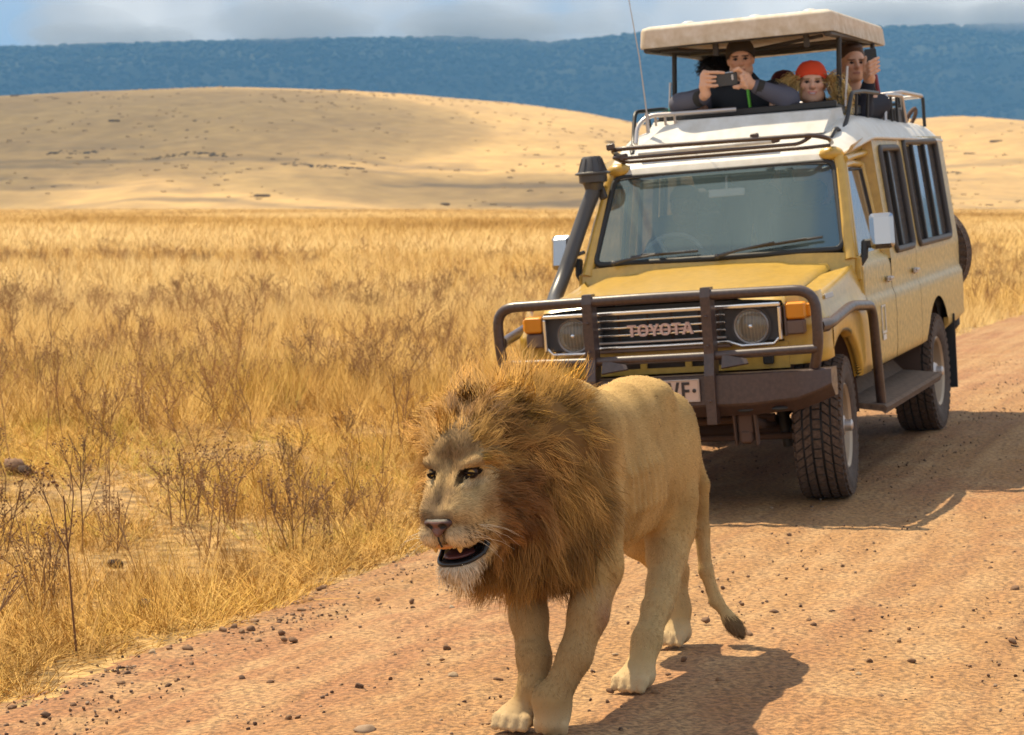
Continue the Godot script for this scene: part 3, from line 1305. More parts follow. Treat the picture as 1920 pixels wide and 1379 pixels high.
		mb.box(Vector3(s * 0.8595, 0.765, -1.07), Vector3(0.003, 0.03, 0.09))
		put("sticker_border", mb, M.white_paint, fd)
		# dark lining behind the skins, seen through gaps and windows
		mb = panel(steps(-0.70, -4.10, 60), [0.66, 0.8, 1.0, 1.2, 1.24], s, [], 0.03)
		put("lining", mb, M.interior, car)
	# door seams are real gaps between the skins, dark lining behind them

	# ---- front wings and bonnet
	for s in [1.0, -1.0]:
		mb = MB.new()
		mb.col = yel
		var zs := [-0.682]
		zs.append_array(steps(-0.66, 0.30, 110))
		var sec := [[0.0, 0.815], [0.02, 0.845], [0.25, 0.855], [0.55, 0.858], [0.86, 0.858], [1.0, 0.853]]
		var top := [[0.012, 0.838], [0.03, 0.812], [0.07, 0.801], [0.115, 0.795], [0.14, 0.782], [0.155, 0.755], [0.16, 0.71], [0.16, 0.672]]
		mb.grid(zs.size(), 14, func(i, j):
			var z: float = zs[i]
			var yb := sill_y(z)
			var nose := clampf((z - 0.05) / 0.25, 0, 1)
			var rise := lerpf(1.015, 0.955, clampf((z + 0.68) / 0.98, 0, 1))
			var lift := lerpf(1.25, 1.0, clampf((z + 0.68) / 0.98, 0, 1))
			if j < 6:
				return Vector3(s * (sec[j][1] - (0.02 if j == 0 else 0.0)), lerpf(yb, 0.985 - 0.03 * nose, sec[j][0]), z)
			return Vector3(s * lerpf(top[j - 6][1], maxf(top[j - 6][1], 0.838 - 0.35 * top[j - 6][0]), smoothstep(-0.30, -0.66, z)), maxf(rise + top[j - 6][0] * lift, yb + 0.001), z))
		for i in mb.n.size():
			if mb.n[i].dot(Vector3(s, 0.6, 0)) < 0:
				mb.n[i] = -mb.n[i]
		put("front_wing", mb, M.yellow_paint, car)
	# bonnet: crowned, with a raised middle and two creases
	mb = MB.new()
	mb.col = yel
	var bx := [-0.662, -0.645, -0.60, -0.52, -0.44, -0.40, -0.36, -0.25, -0.12, 0.0, 0.12, 0.25, 0.36, 0.40, 0.44, 0.52, 0.60, 0.645, 0.662]
	var bz := [-0.672, -0.66, -0.6, -0.45, -0.3, -0.15, 0.0, 0.15, 0.3, 0.40, 0.46, 0.50, 0.522, 0.53]
	mb.grid(bx.size(), bz.size(), func(i, j):
		var x: float = bx[i]
		var z: float = bz[j]
		var base := lerpf(1.225, 1.135, clampf((z + 0.67) / 1.13, 0, 1))
		var y := base + 0.028 * (1.0 - pow(absf(x) / 0.66, 2.0)) + 0.012 * smoothstep(0.44, 0.38, absf(x))
		if absf(x) > 0.65:
			y -= 0.03
		if z > 0.45:
			y -= 0.035 * pow((z - 0.45) / 0.08, 2.0)
		return Vector3(x, y, z))
	for i in mb.n.size():
		if mb.n[i].y < 0:
			mb.n[i] = -mb.n[i]
	put("bonnet", mb, M.yellow_paint, car)
	# scuttle under the windscreen
	mb = MB.new()
	mb.col = yel
	mb.grid(9, 4, func(i, j):
		var x := lerpf(-0.80, 0.80, i / 8.0)
		return Vector3(x, 1.19 + 0.105 * j / 3.0 - 0.02 * pow(absf(x) / 0.8, 3.0), -0.63 - 0.035 * j / 3.0))
	put("scuttle", mb, M.yellow_paint, car)

	# ---- nose
	mb = MB.new()
	mb.col = yel
	var plan := [Vector2(0.853, 0.29), Vector2(0.852, 0.34), Vector2(0.842, 0.39), Vector2(0.818, 0.435), Vector2(0.775, 0.468), Vector2(0.72, 0.485), Vector2(0.64, 0.495)]
	for s in [1.0, -1.0]:
		mb = MB.new()
		mb.col = yel
		mb.grid(7, 10, func(i, j):
			var y: float = [0.765, 0.78, 0.84, 0.90, 0.95, 0.975, 0.995, 1.03, 1.08, 1.118][j]
			var k: float = [0.97, 1, 1, 1, 1, 0.995, 0.975, 0.955, 0.945, 0.935][j]
			var p: Vector2 = plan[i]
			return Vector3(s * p.x * (k if i < 5 else 1.0), y + (0.014 * (7 - i) / 7.0 if j > 7 else 0.0), p.y - (0.02 if j == 9 else 0.0)))
		mb.face([Vector3(s * 0.80, 1.118, 0.27), Vector3(s * 0.64, 1.12, 0.27), Vector3(s * 0.64, 1.118, 0.475), Vector3(s * 0.75, 1.118, 0.46)], Vector3.UP)
		for i in mb.n.size():
			if mb.n[i].z < -0.01:
				mb.n[i] = -mb.n[i]
		put("nose_corner", mb, M.yellow_paint, car)
	# valance with three vents
	mb = MB.new()
	mb.col = yel
	var vents := [[-0.345, -0.14], [-0.105, 0.105], [0.14, 0.345]]
	var vx := [-0.66, -0.345, -0.14, -0.105, 0.105, 0.14, 0.345, 0.66]
	for i in 7:
		mb.box(Vector3((vx[i] + vx[i + 1]) * 0.5, 0.865, 0.492), Vector3(vx[i + 1] - vx[i], 0.045, 0.02))
		mb.box(Vector3((vx[i] + vx[i + 1]) * 0.5, 0.765, 0.492), Vector3(vx[i + 1] - vx[i], 0.03, 0.02))
		if i % 2 == 0:
			mb.box(Vector3((vx[i] + vx[i + 1]) * 0.5, 0.811, 0.492), Vector3(vx[i + 1] - vx[i], 0.063, 0.02))
	put("valance", mb, M.yellow_paint, car)
	mb = MB.new()
	mb.box(Vector3(0, 0.93, 0.44), Vector3(1.24, 0.36, 0.02))
	put("radiator", mb, M.radiator_grey, car)
	mb = MB.new()
	for k in 9:
		mb.box(Vector3(0.03 * sin(k * 2.0), 0.785 + k * 0.008, 0.462), Vector3(0.70, 0.003, 0.004))
	put("vent_mesh", mb, M.under_dirt, car)

	# ---- grille
	var gr := MB.new()
	gr.box(Vector3(0, 1.082, 0.548), Vector3(1.29, 0.024, 0.04), Basis(), 0.008)
	for s in [1.0, -1.0]:
		gr.box(Vector3(s * 0.636, 0.985, 0.535), Vector3(0.022, 0.175, 0.065), Basis(), 0.008)
		gr.tube([Vector3(s * 0.636, 0.92, 0.548), Vector3(s * 0.60, 0.882, 0.55), Vector3(s * 0.43, 0.878, 0.55), Vector3(s * 0.36, 0.902, 0.55), Vector3(0, 0.900, 0.55)], 0.010, 6)
	var gn := put("grille", gr, M.chrome, car)
	for y in [1.044, 1.005, 0.966, 0.927]:
		mb = MB.new()
		mb.box(Vector3(0, y, 0.545), Vector3(0.70, 0.0125, 0.03), Basis(), 0.004)
		put("grille_bar", mb, M.chrome if y != 0.927 else M.dull_chrome, gn)
	mb = MB.new()
	mb.box(Vector3(0, 0.887, 0.53), Vector3(0.74, 0.026, 0.035), Basis(), 0.006)
	put("grille_sill", mb, M.amber_base, gn)
	for x in [-0.24, -0.08, 0.05, 0.2, 0.30]:
		mb = MB.new()
		mb.box(Vector3(x, 0.985, 0.505), Vector3(0.012, 0.17, 0.01))
		put("grille_post", mb, M.under_dirt, gn)
	for s in [1.0, -1.0]:
		mb = MB.new()
		mb.prism(rounded(0.30, 0.182, 0.02), 0.022, Transform3D(Basis(), Vector3(s * 0.482, 0.985, 0.50)), 0.006)
		put("lamp_panel", mb, M.grey_plastic, gn)
		# headlamp: dark ring painted in as gap shade, ring, dusty domed glass
		mb = MB.new()
		var hx := Transform3D(Basis(Vector3.RIGHT, PI / 2), Vector3(s * 0.482, 0.976, 0.515))
		mb.lathe([Vector2(0.101, 0.0), Vector2(0.101, 0.012), Vector2(0.0925, 0.014)], hx, 36)
		mb.lathe([Vector2(0.0925, 0.014), Vector2(0.0925, 0.03), Vector2(0.088, 0.034), Vector2(0.083, 0.03)], hx, 36)
		var hl := put("headlight", mb, M.dull_chrome, car)
		mb = MB.new()
		mb.lathe([Vector2(0.084, 0.028), Vector2(0.07, 0.037), Vector2(0.045, 0.045), Vector2(0.02, 0.049), Vector2(0.0, 0.05)], hx, 36, 60.0)
		put("lens", mb, M.lamp_glass, hl)
		mb = MB.new()
		mb.lathe([Vector2(0.083, 0.027), Vector2(0.07, 0.006), Vector2(0.045, -0.010), Vector2(0.0, -0.018)], hx, 36, 60.0)
		put("reflector", mb, M.reflector, hl)
		mb = MB.new()
		for q in 9:
			var rx := (q - 4) * 0.018
			var rh := sqrt(maxf(0.0, 0.0062 - rx * rx))
			mb.tube([hx * Vector3(rx, 0.0335, -rh), hx * Vector3(rx, 0.0475 - rx * rx * 1.5, 0), hx * Vector3(rx, 0.0335, rh)], 0.0016, 4)
		put("lens_ribs", mb, M.lens_glass, hl)
		mb = MB.new()
		mb.ball(hx * Vector3(0, 0.048, 0), Vector3(0.012, 0.012, 0.006))
		put("bulb_cap", mb, M.chrome, hl)
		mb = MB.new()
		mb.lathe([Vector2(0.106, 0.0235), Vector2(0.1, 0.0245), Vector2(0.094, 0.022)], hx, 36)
		put("gap_shade_ring", mb, M.grey_plastic, hl)  # flat dark ring stands in for the shaded gap round the lamp
		# turn signal
		mb = MB.new()
		mb.box(Vector3(s * 0.713, 1.042, 0.475), Vector3(0.105, 0.088, 0.12), Basis(), 0.014)
		mb.box(Vector3(s * 0.772, 1.04, 0.44), Vector3(0.03, 0.07, 0.09), Basis(), 0.01)
		var tl := put("turn_signal", mb, M.amber, car)
		mb = MB.new()
		mb.box(Vector3(s * 0.708, 0.958, 0.475), Vector3(0.095, 0.075, 0.11), Basis(), 0.01)
		mb.box(Vector3(s * 0.658, 1.0, 0.468), Vector3(0.014, 0.17, 0.11), Basis(), 0.003)
		put("base", mb, M.amber_base, tl)
	var word := "TOYOTA"
	var lx := -0.152
	for k in 6:
		var t := letters(word[k], 0.062, 0.010)
		var l := put("letter", t, M.letter_pink, gn, Transform3D(Basis.from_scale(Vector3(1.08, 1, 1)), Vector3(lx, 0.985, 0.568)))
		lx += 0.0605
	mb = MB.new()
	mb.box(Vector3(0, 0.985, 0.556), Vector3(0.335, 0.012, 0.012), Basis(), 0.002)
	put("letter_strip", mb, M.letter_pink, gn)
	# wing badge
	var bd := MB.new()
	bd.box(Vector3(0.802, 1.088, 0.10), Vector3(0.006, 0.026, 0.20), Basis(Vector3(0, 0, 1), 0.1), 0.002)
	var bdn := put("wing_badge", bd, M.dull_chrome, car)

	make_bull_bar()
	make_underside()
	make_front_glass()
	make_roof()
	# rear end, floors
	mb = MB.new()
	mb.col = tan
	for i in 9:
		mb.box(Vector3(lerpf(-0.66, 0.66, i / 8.0), 1.27, -4.12), Vector3(0.164, 1.20, 0.02), Basis(), 0.004)
	put("tail_panel", mb, M.dusty_paint, car)
	mb = MB.new()
	mb.box(Vector3(0, 0.63, -4.20), Vector3(1.58, 0.13, 0.10), Basis(), 0.03)
	put("rear_bumper", mb, M.black_steel, car)
	mb = MB.new()
	mb.box(Vector3(0, 0.66, -2.4), Vector3(1.56, 0.03, 3.4))
	put("floor", mb, M.floor_mat, car)


func make_bull_bar() -> void:
	var mb: MB
	var z := 0.70
	var hoop := MB.new()
	hoop.tube(bent([Vector3(-0.80, 0.70, z - 0.08), Vector3(-0.845, 0.86, z - 0.01), Vector3(-0.848, 1.155, z), Vector3(0, 1.162, z + 0.02), Vector3(0.862, 1.155, z), Vector3(0.86, 0.86, z - 0.01), Vector3(0.80, 0.70, z - 0.08)], 0.11, 6), 0.0275, 14)
	var bb := put("bull_bar", hoop, M.brown_steel, car)
	pipe("cross_tube", [Vector3(-0.845, 0.853, z - 0.01), Vector3(-0.35, 0.846, z + 0.005), Vector3(0.3, 0.846, z + 0.005), Vector3(0.855, 0.855, z - 0.01)], 0.023, M.brown_steel, bb, 0.05, 12)
	for x in [-0.335, 0.30]:
		mb = MB.new()
		mb.prism(PackedVector2Array([Vector2(0.07, 0.50), Vector2(0.065, 0.75), Vector2(0.04, 0.86), Vector2(0.045, 1.15), Vector2(0.03, 1.198), Vector2(-0.035, 1.198), Vector2(-0.05, 1.10), Vector2(-0.05, 0.80), Vector2(-0.02, 0.72), Vector2(0.0, 0.50)]), 0.052, Transform3D(Basis(Vector3.UP, -PI / 2), Vector3(x + 0.026, 0, z)))
		for k in [0.90, 1.05, 0.62]:
			mb.ball(Vector3(x, k, z + 0.052 + (0.02 if k < 0.7 else 0.0)), Vector3(0.008, 0.008, 0.004), Basis(), 8, 4)
		put("upright", mb, M.brown_steel, bb)
	for s in [1.0, -1.0]:
		pipe("side_bar", [Vector3(s * 0.85, 0.965, z - 0.06), Vector3(s * 0.885, 0.965, 0.5), Vector3(s * 0.895, 1.02, 0.0), Vector3(s * 0.905, 0.985, -0.52), Vector3(s * 0.895, 0.39, -0.66)], 0.028, M.brown_steel, bb, 0.10, 12)
		mb = MB.new()
		mb.tube([Vector3(s * 0.856, 0.965, z - 0.05), Vector3(s * 0.878, 0.965, z - 0.14)], 0.036, 12)
		put("clamp", mb, M.brown_steel, bb)
	# tow tongues beside the uprights
	for x in [-0.275, 0.365]:
		mb = MB.new()
		mb.prism(PackedVector2Array([Vector2(0, 0), Vector2(0.13, -0.03), Vector2(0.14, -0.055), Vector2(0, -0.075)]), 0.015, Transform3D(Basis(Vector3.RIGHT, -0.5), Vector3(x, 0.845, z + 0.01)))
		put("tongue", mb, M.brown_steel, bb)
	mb = MB.new()
	mb.box(Vector3(0.555, 0.80, 0.515), Vector3(0.055, 0.05, 0.03), Basis(), 0.006)
	put("tow_socket", mb, M.rubber, car)
	# the folded-plate bumper: face, sloping lower lip with dark painted ovals, swept ends
	mb = MB.new()
	var prof := [Vector2(0.60, 0.748), Vector2(0.715, 0.752), Vector2(0.735, 0.745), Vector2(0.742, 0.60), Vector2(0.735, 0.588), Vector2(0.665, 0.530), Vector2(0.60, 0.528)]
	var xs := [-0.905, -0.885, -0.84, -0.74, -0.5, 0.0, 0.5, 0.74, 0.84, 0.885, 0.905]
	for i in 6:
		mb.grid(xs.size(), 2, func(a, b):
			var x: float = xs[a]
			var p: Vector2 = prof[i + b]
			var e := clampf((absf(x) - 0.60) / 0.30, 0, 1)
			return Vector3(x, p.y + e * e * (0.075 if p.y < 0.65 else 0.0), p.x - e * e * 0.09))
	for i in mb.n.size():
		if mb.n[i].z < -0.3 or (absf(mb.n[i].z) < 0.3 and mb.n[i].y * (mb.v[i].y - 0.65) < 0):
			mb.n[i] = -mb.n[i]
	for s in [1.0, -1.0]:
		var pts := []
		for p in prof:
			pts.append(Vector3(s * 0.905, p.y + (0.075 if p.y < 0.65 else 0.0), p.x - 0.09))
		mb.face(pts, Vector3(s, 0, 0))
	var bp := put("bumper", mb, M.brown_steel, car)
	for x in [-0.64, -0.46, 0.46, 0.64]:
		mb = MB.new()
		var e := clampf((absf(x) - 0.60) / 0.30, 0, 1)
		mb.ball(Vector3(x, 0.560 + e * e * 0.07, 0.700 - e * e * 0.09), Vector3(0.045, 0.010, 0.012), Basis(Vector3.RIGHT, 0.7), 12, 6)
		put("slot", mb, M.rubber, bp)  # black blob paints the shade of an open hole, no rubber there
	mb = MB.new()
	mb.box(Vector3(-0.012, 0.677, 0.751), Vector3(0.51, 0.118, 0.008), Basis(), 0.003)
	var pl := put("number_plate", mb, M.plate, car)
	mb = MB.new()
	for b in [[0, 0.055, 0.51, 0.006], [0, -0.055, 0.51, 0.006], [0.25, 0, 0.006, 0.11], [-0.25, 0, 0.006, 0.11]]:
		mb.box(Vector3(-0.012 + b[0], 0.677 + b[1], 0.756), Vector3(b[2], b[3], 0.006), Basis(), 0.002)
	put("plate_rim", mb, M.dull_chrome, pl)
	put("plate_lettering", letters("VF", 0.088, 0.002), M.letter_black, pl, Transform3D(Basis.from_scale(Vector3(0.85, 1.0, 1)), Vector3(0.135, 0.676, 0.757)))
	mb = MB.new()
	mb.ball(Vector3(0.214, 0.676, 0.757), Vector3(0.011, 0.011, 0.002), Basis(), 12, 6)
	put("plate_dot", mb, M.letter_black, pl)


func wheel(called: String, at: Vector3, steer: float, out: float) -> void:
	var R := 0.385
	var o := Node3D.new()
	o.name = called
	o.transform = Transform3D(Basis(Vector3.UP, steer), at)
	o.scale = Vector3(1.17, 1, 1)
	car.add_child(o, true)
	# lathe axis = x, pointing outwards
	var xf := Transform3D(Basis(Vector3(0, 0, 1), -out * PI / 2), Vector3())
	var mb := MB.new()
	mb.lathe([Vector2(0.215, -0.085), Vector2(0.25, -0.103), Vector2(0.30, -0.113), Vector2(0.345, -0.108), Vector2(0.366, -0.098), Vector2(0.3705, -0.085), Vector2(0.3705, 0.085), Vector2(0.366, 0.098), Vector2(0.345, 0.108), Vector2(0.325, 0.1125), Vector2(0.322, 0.1105), Vector2(0.30, 0.113), Vector2(0.25, 0.105), Vector2(0.228, 0.094), Vector2(0.215, 0.080)], xf, 64, 40.0)
	var ty := put("tyre", mb, M.dusty_rubber, o)
	# a black groove floor and the tread blocks on it
	mb = MB.new()
	mb.lathe([Vector2(0.3712, -0.092), Vector2(0.3718, 0.0), Vector2(0.3712, 0.092)], xf, 64)
	put("groove_floor", mb, M.rubber, ty)
	mb = MB.new()
	var nb := 46
	for rib in 5:
		var c: float = [-0.083, -0.043, 0.0, 0.043, 0.083][rib]
		var w: float = [0.034, 0.033, 0.036, 0.033, 0.034][rib]
		var ph: float = [0.0, 0.35, 0.1, 0.6, 0.2][rib]
		for i in nb:
			var a0 := TAU * (i + ph) / nb
			var a1 := a0 + TAU / nb * 0.86
			var skew := 0.25 * TAU / nb * (1.0 if rib < 2 else -1.0 if rib > 2 else 0.0)
			var q := []
			for lay in 2:
				for e in [[0, -1], [1, -1], [1, 1], [0, 1]]:
					var a: float = (a0 if e[0] == 0 else a1) + skew * e[1]
					var ins := 0.0 if lay == 0 else 0.0018
					a += ins * (1 if e[0] == 0 else -1) / R
					var x: float = c + e[1] * (w * 0.5 - ins)
					var rr := 0.370 if lay == 0 else R - 0.006 * pow(absf(x) / 0.1, 2.0)
					q.append(xf * Vector3(cos(a) * rr, x, sin(a) * rr))
			var ctr: Vector3 = (q[0] + q[2]) * 0.5
			var up := Vector3(0, ctr.y, ctr.z).normalized()
			mb.face([q[4], q[5], q[6], q[7]], up)
			for e in 4:
				var e2 := (e + 1) % 4
				var m0: Vector3 = (q[e] + q[e2]) * 0.5 - ctr
				mb.face([q[e], q[e2], q[4 + e2], q[4 + e]], (m0 - up * m0.dot(up)).normalized())
		# shoulder lugs
		if rib == 0 or rib == 4:
			var sg := -1.0 if rib == 0 else 1.0
			for i in nb:
				var a := TAU * (i + ph + 0.43) / nb
				var e := Vector3(cos(a), 0, sin(a))
				var p := xf * (e * 0.352 + Vector3(0, sg * 0.105, 0))
				var bx := xf.basis * Basis(e, Vector3(0, 1, 0), e.cross(Vector3(0, 1, 0)))
				mb.box(p, Vector3(0.035, 0.012, 0.034 if i % 2 else 0.026), bx, 0.003)
	put("tread_blocks", mb, M.tread, ty).set_meta("kind", "stuff")
	# steel rim with slots and a hub
	mb = MB.new()
	mb.lathe([Vector2(0.222, -0.08), Vector2(0.218, 0.084), Vector2(0.228, 0.094), Vector2(0.222, 0.098), Vector2(0.208, 0.086), Vector2(0.196, 0.03), Vector2(0.15, 0.012), Vector2(0.12, 0.022), Vector2(0.085, 0.040), Vector2(0.055, 0.042)], xf, 48, 30.0)
	var rm := put("rim", mb, M.alloy, o)
	for i in 8:
		mb = MB.new()
		var a := TAU * i / 8.0
		mb.ball(xf * Vector3(cos(a) * 0.165, 0.022, sin(a) * 0.165), Vector3(0.026, 0.017, 0.008), xf.basis * Basis(Vector3(0, 1, 0), -a) * Basis(Vector3(0, 0, 1), PI / 2) * Basis(Vector3.RIGHT, PI / 2), 10, 5)
		put("slot", mb, M.alloy, rm)
	mb = MB.new()
	mb.lathe([Vector2(0.062, 0.03), Vector2(0.060, 0.075), Vector2(0.05, 0.088), Vector2(0.034, 0.09), Vector2(0.032, 0.118), Vector2(0.022, 0.124), Vector2(0, 0.125)], xf, 20, 30.0)
	for i in 6:
		var a := TAU * i / 6.0
		mb.tube([xf * Vector3(cos(a) * 0.078, 0.03, sin(a) * 0.078), xf * Vector3(cos(a) * 0.078, 0.055, sin(a) * 0.078)], 0.011, 6)
	put("hub", mb, M.dull_chrome, rm)


func make_underside() -> void:
	var mb: MB
	wheel("wheel", Vector3(0.715, 0.383, 0), deg_to_rad(5.0), 1.0)
	wheel("wheel_001", Vector3(-0.715, 0.383, 0), deg_to_rad(5.0), -1.0)
	wheel("wheel_002", Vector3(0.715, 0.383, -2.98), 0.0, 1.0)
	wheel("wheel_003", Vector3(-0.715, 0.383, -2.98), 0.0, -1.0)
	wheel("spare_wheel", Vector3(0.50, 1.10, -4.27), deg_to_rad(90), 1.0)
	# wheel housings, dark and caked
	for s in [1.0, -1.0]:
		for c in [0.0, -2.98]:
			mb = MB.new()
			mb.grid(17, 2, func(i, j):
				var a: float = PI * (lerpf(0.40, 1.0, i / 16.0) if c == 0.0 else i / 16.0)
				return Vector3(s * (0.50 if j == 0 else 0.80), 0.40 + 0.50 * sin(a), c + 0.50 * cos(a)))
			for i in mb.n.size():
				if (mb.v[i] - Vector3(mb.v[i].x, 0.40, c)).dot(mb.n[i]) > 0:
					mb.n[i] = -mb.n[i]
			mb.face([Vector3(s * 0.5, 0.5, c - 0.45), Vector3(s * 0.5, 0.9, c - 0.3), Vector3(s * 0.5, 0.9, c + 0.05), Vector3(s * 0.5, 0.6, c + 0.02)])
			put("wheel_housing", mb, M.under_dirt, car)
		# running board with a lip
		mb = MB.new()
		mb.prism(PackedVector2Array([Vector2(0.64, 0.52), Vector2(0.70, 0.455), Vector2(0.93, 0.425), Vector2(0.945, 0.41), Vector2(0.93, 0.375), Vector2(0.915, 0.39), Vector2(0.70, 0.425), Vector2(0.63, 0.49)]) if s > 0 else PackedVector2Array([Vector2(-0.64, 0.52), Vector2(-0.70, 0.455), Vector2(-0.93, 0.425), Vector2(-0.945, 0.41), Vector2(-0.93, 0.375), Vector2(-0.915, 0.39), Vector2(-0.70, 0.425), Vector2(-0.63, 0.49)]), 1.86, Transform3D(Basis(), Vector3(0, 0, -2.42)))
		put("running_board", mb, M.under_dusty, car)
		mb = MB.new()
		mb.box(Vector3(s * 0.74, 0.47, -3.52), Vector3(0.25, 0.50, 0.012), Basis(Vector3.RIGHT, -0.1), 0.003)
		put("mud_flap", mb, M.rubber, car)
		mb = MB.new()
		mb.box(Vector3(s * 0.42, 0.62, -1.7), Vector3(0.09, 0.13, 4.6), Basis(), 0.01)
		put("chassis_rail", mb, M.under_dirt, car)
		mb = MB.new()
		mb.tube([Vector3(s * 0.44, 0.50, 0.60), Vector3(s * 0.44, 0.44, 0.3), Vector3(s * 0.44, 0.415, 0.0), Vector3(s * 0.44, 0.45, -0.35), Vector3(s * 0.44, 0.52, -0.62)], 0.028, 6)
		put("leaf_spring", mb, M.under_dirt, car)
		mb = MB.new()
		mb.box(Vector3(s * 0.44, 0.50, 0.62), Vector3(0.085, 0.14, 0.05), Basis(), 0.012)
		mb.box(Vector3(s * 0.44, 0.415, 0.625), Vector3(0.075, 0.075, 0.07), Basis(), 0.02)
		for e in [-0.055, 0.055]:
			mb.box(Vector3(s * 0.44 + e, 0.455, 0.63), Vector3(0.012, 0.17, 0.05), Basis(Vector3.RIGHT, 0.2), 0.005)
		put("spring_shackle", mb, M.under_dirt, car)
	for z in [0.0, -2.98]:
		mb = MB.new()
		mb.tube([Vector3(-0.62, 0.39, z), Vector3(0.62, 0.39, z)], 0.045, 12)
		mb.ball(Vector3(-0.18, 0.39, z), Vector3(0.15, 0.15, 0.14), Basis(), 14, 10)
		put("axle", mb, M.under_dirt, car)
	mb = MB.new()
	mb.tube([Vector3(-0.62, 0.36, 0.17), Vector3(0.62, 0.36, 0.17)], 0.018, 8)
	mb.tube([Vector3(-0.55, 0.44, 0.24), Vector3(0.5, 0.47, 0.24)], 0.022, 8)
	put("steering_rod", mb, M.under_dirt, car)
	mb = MB.new()
	mb.ball(Vector3(0.58, 0.36, 0.10), Vector3(0.05, 0.07, 0.07), Basis(), 10, 8)
	mb.tube([Vector3(0.5, 0.62, 0.14), Vector3(0.54, 0.30, 0.12)], 0.033, 10)
	put("damper", mb, M.rubber, car)
	mb = MB.new()
	mb.box(Vector3(0, 0.64, 0.35), Vector3(1.2, 0.16, 0.12), Basis(), 0.02)
	mb.box(Vector3(-0.02, 0.56, -0.35), Vector3(0.6, 0.26, 0.9), Basis(), 0.06)
	mb.box(Vector3(0, 0.585, -2.4), Vector3(1.3, 0.06, 3.2))
	put("underbody", mb, M.under_dirt, car)
	pipe("exhaust", [Vector3(0.3, 0.45, -0.5), Vector3(0.32, 0.42, -2.0), Vector3(0.5, 0.5, -2.9), Vector3(0.55, 0.48, -4.0)], 0.03, M.under_dirt, car, 0.2)


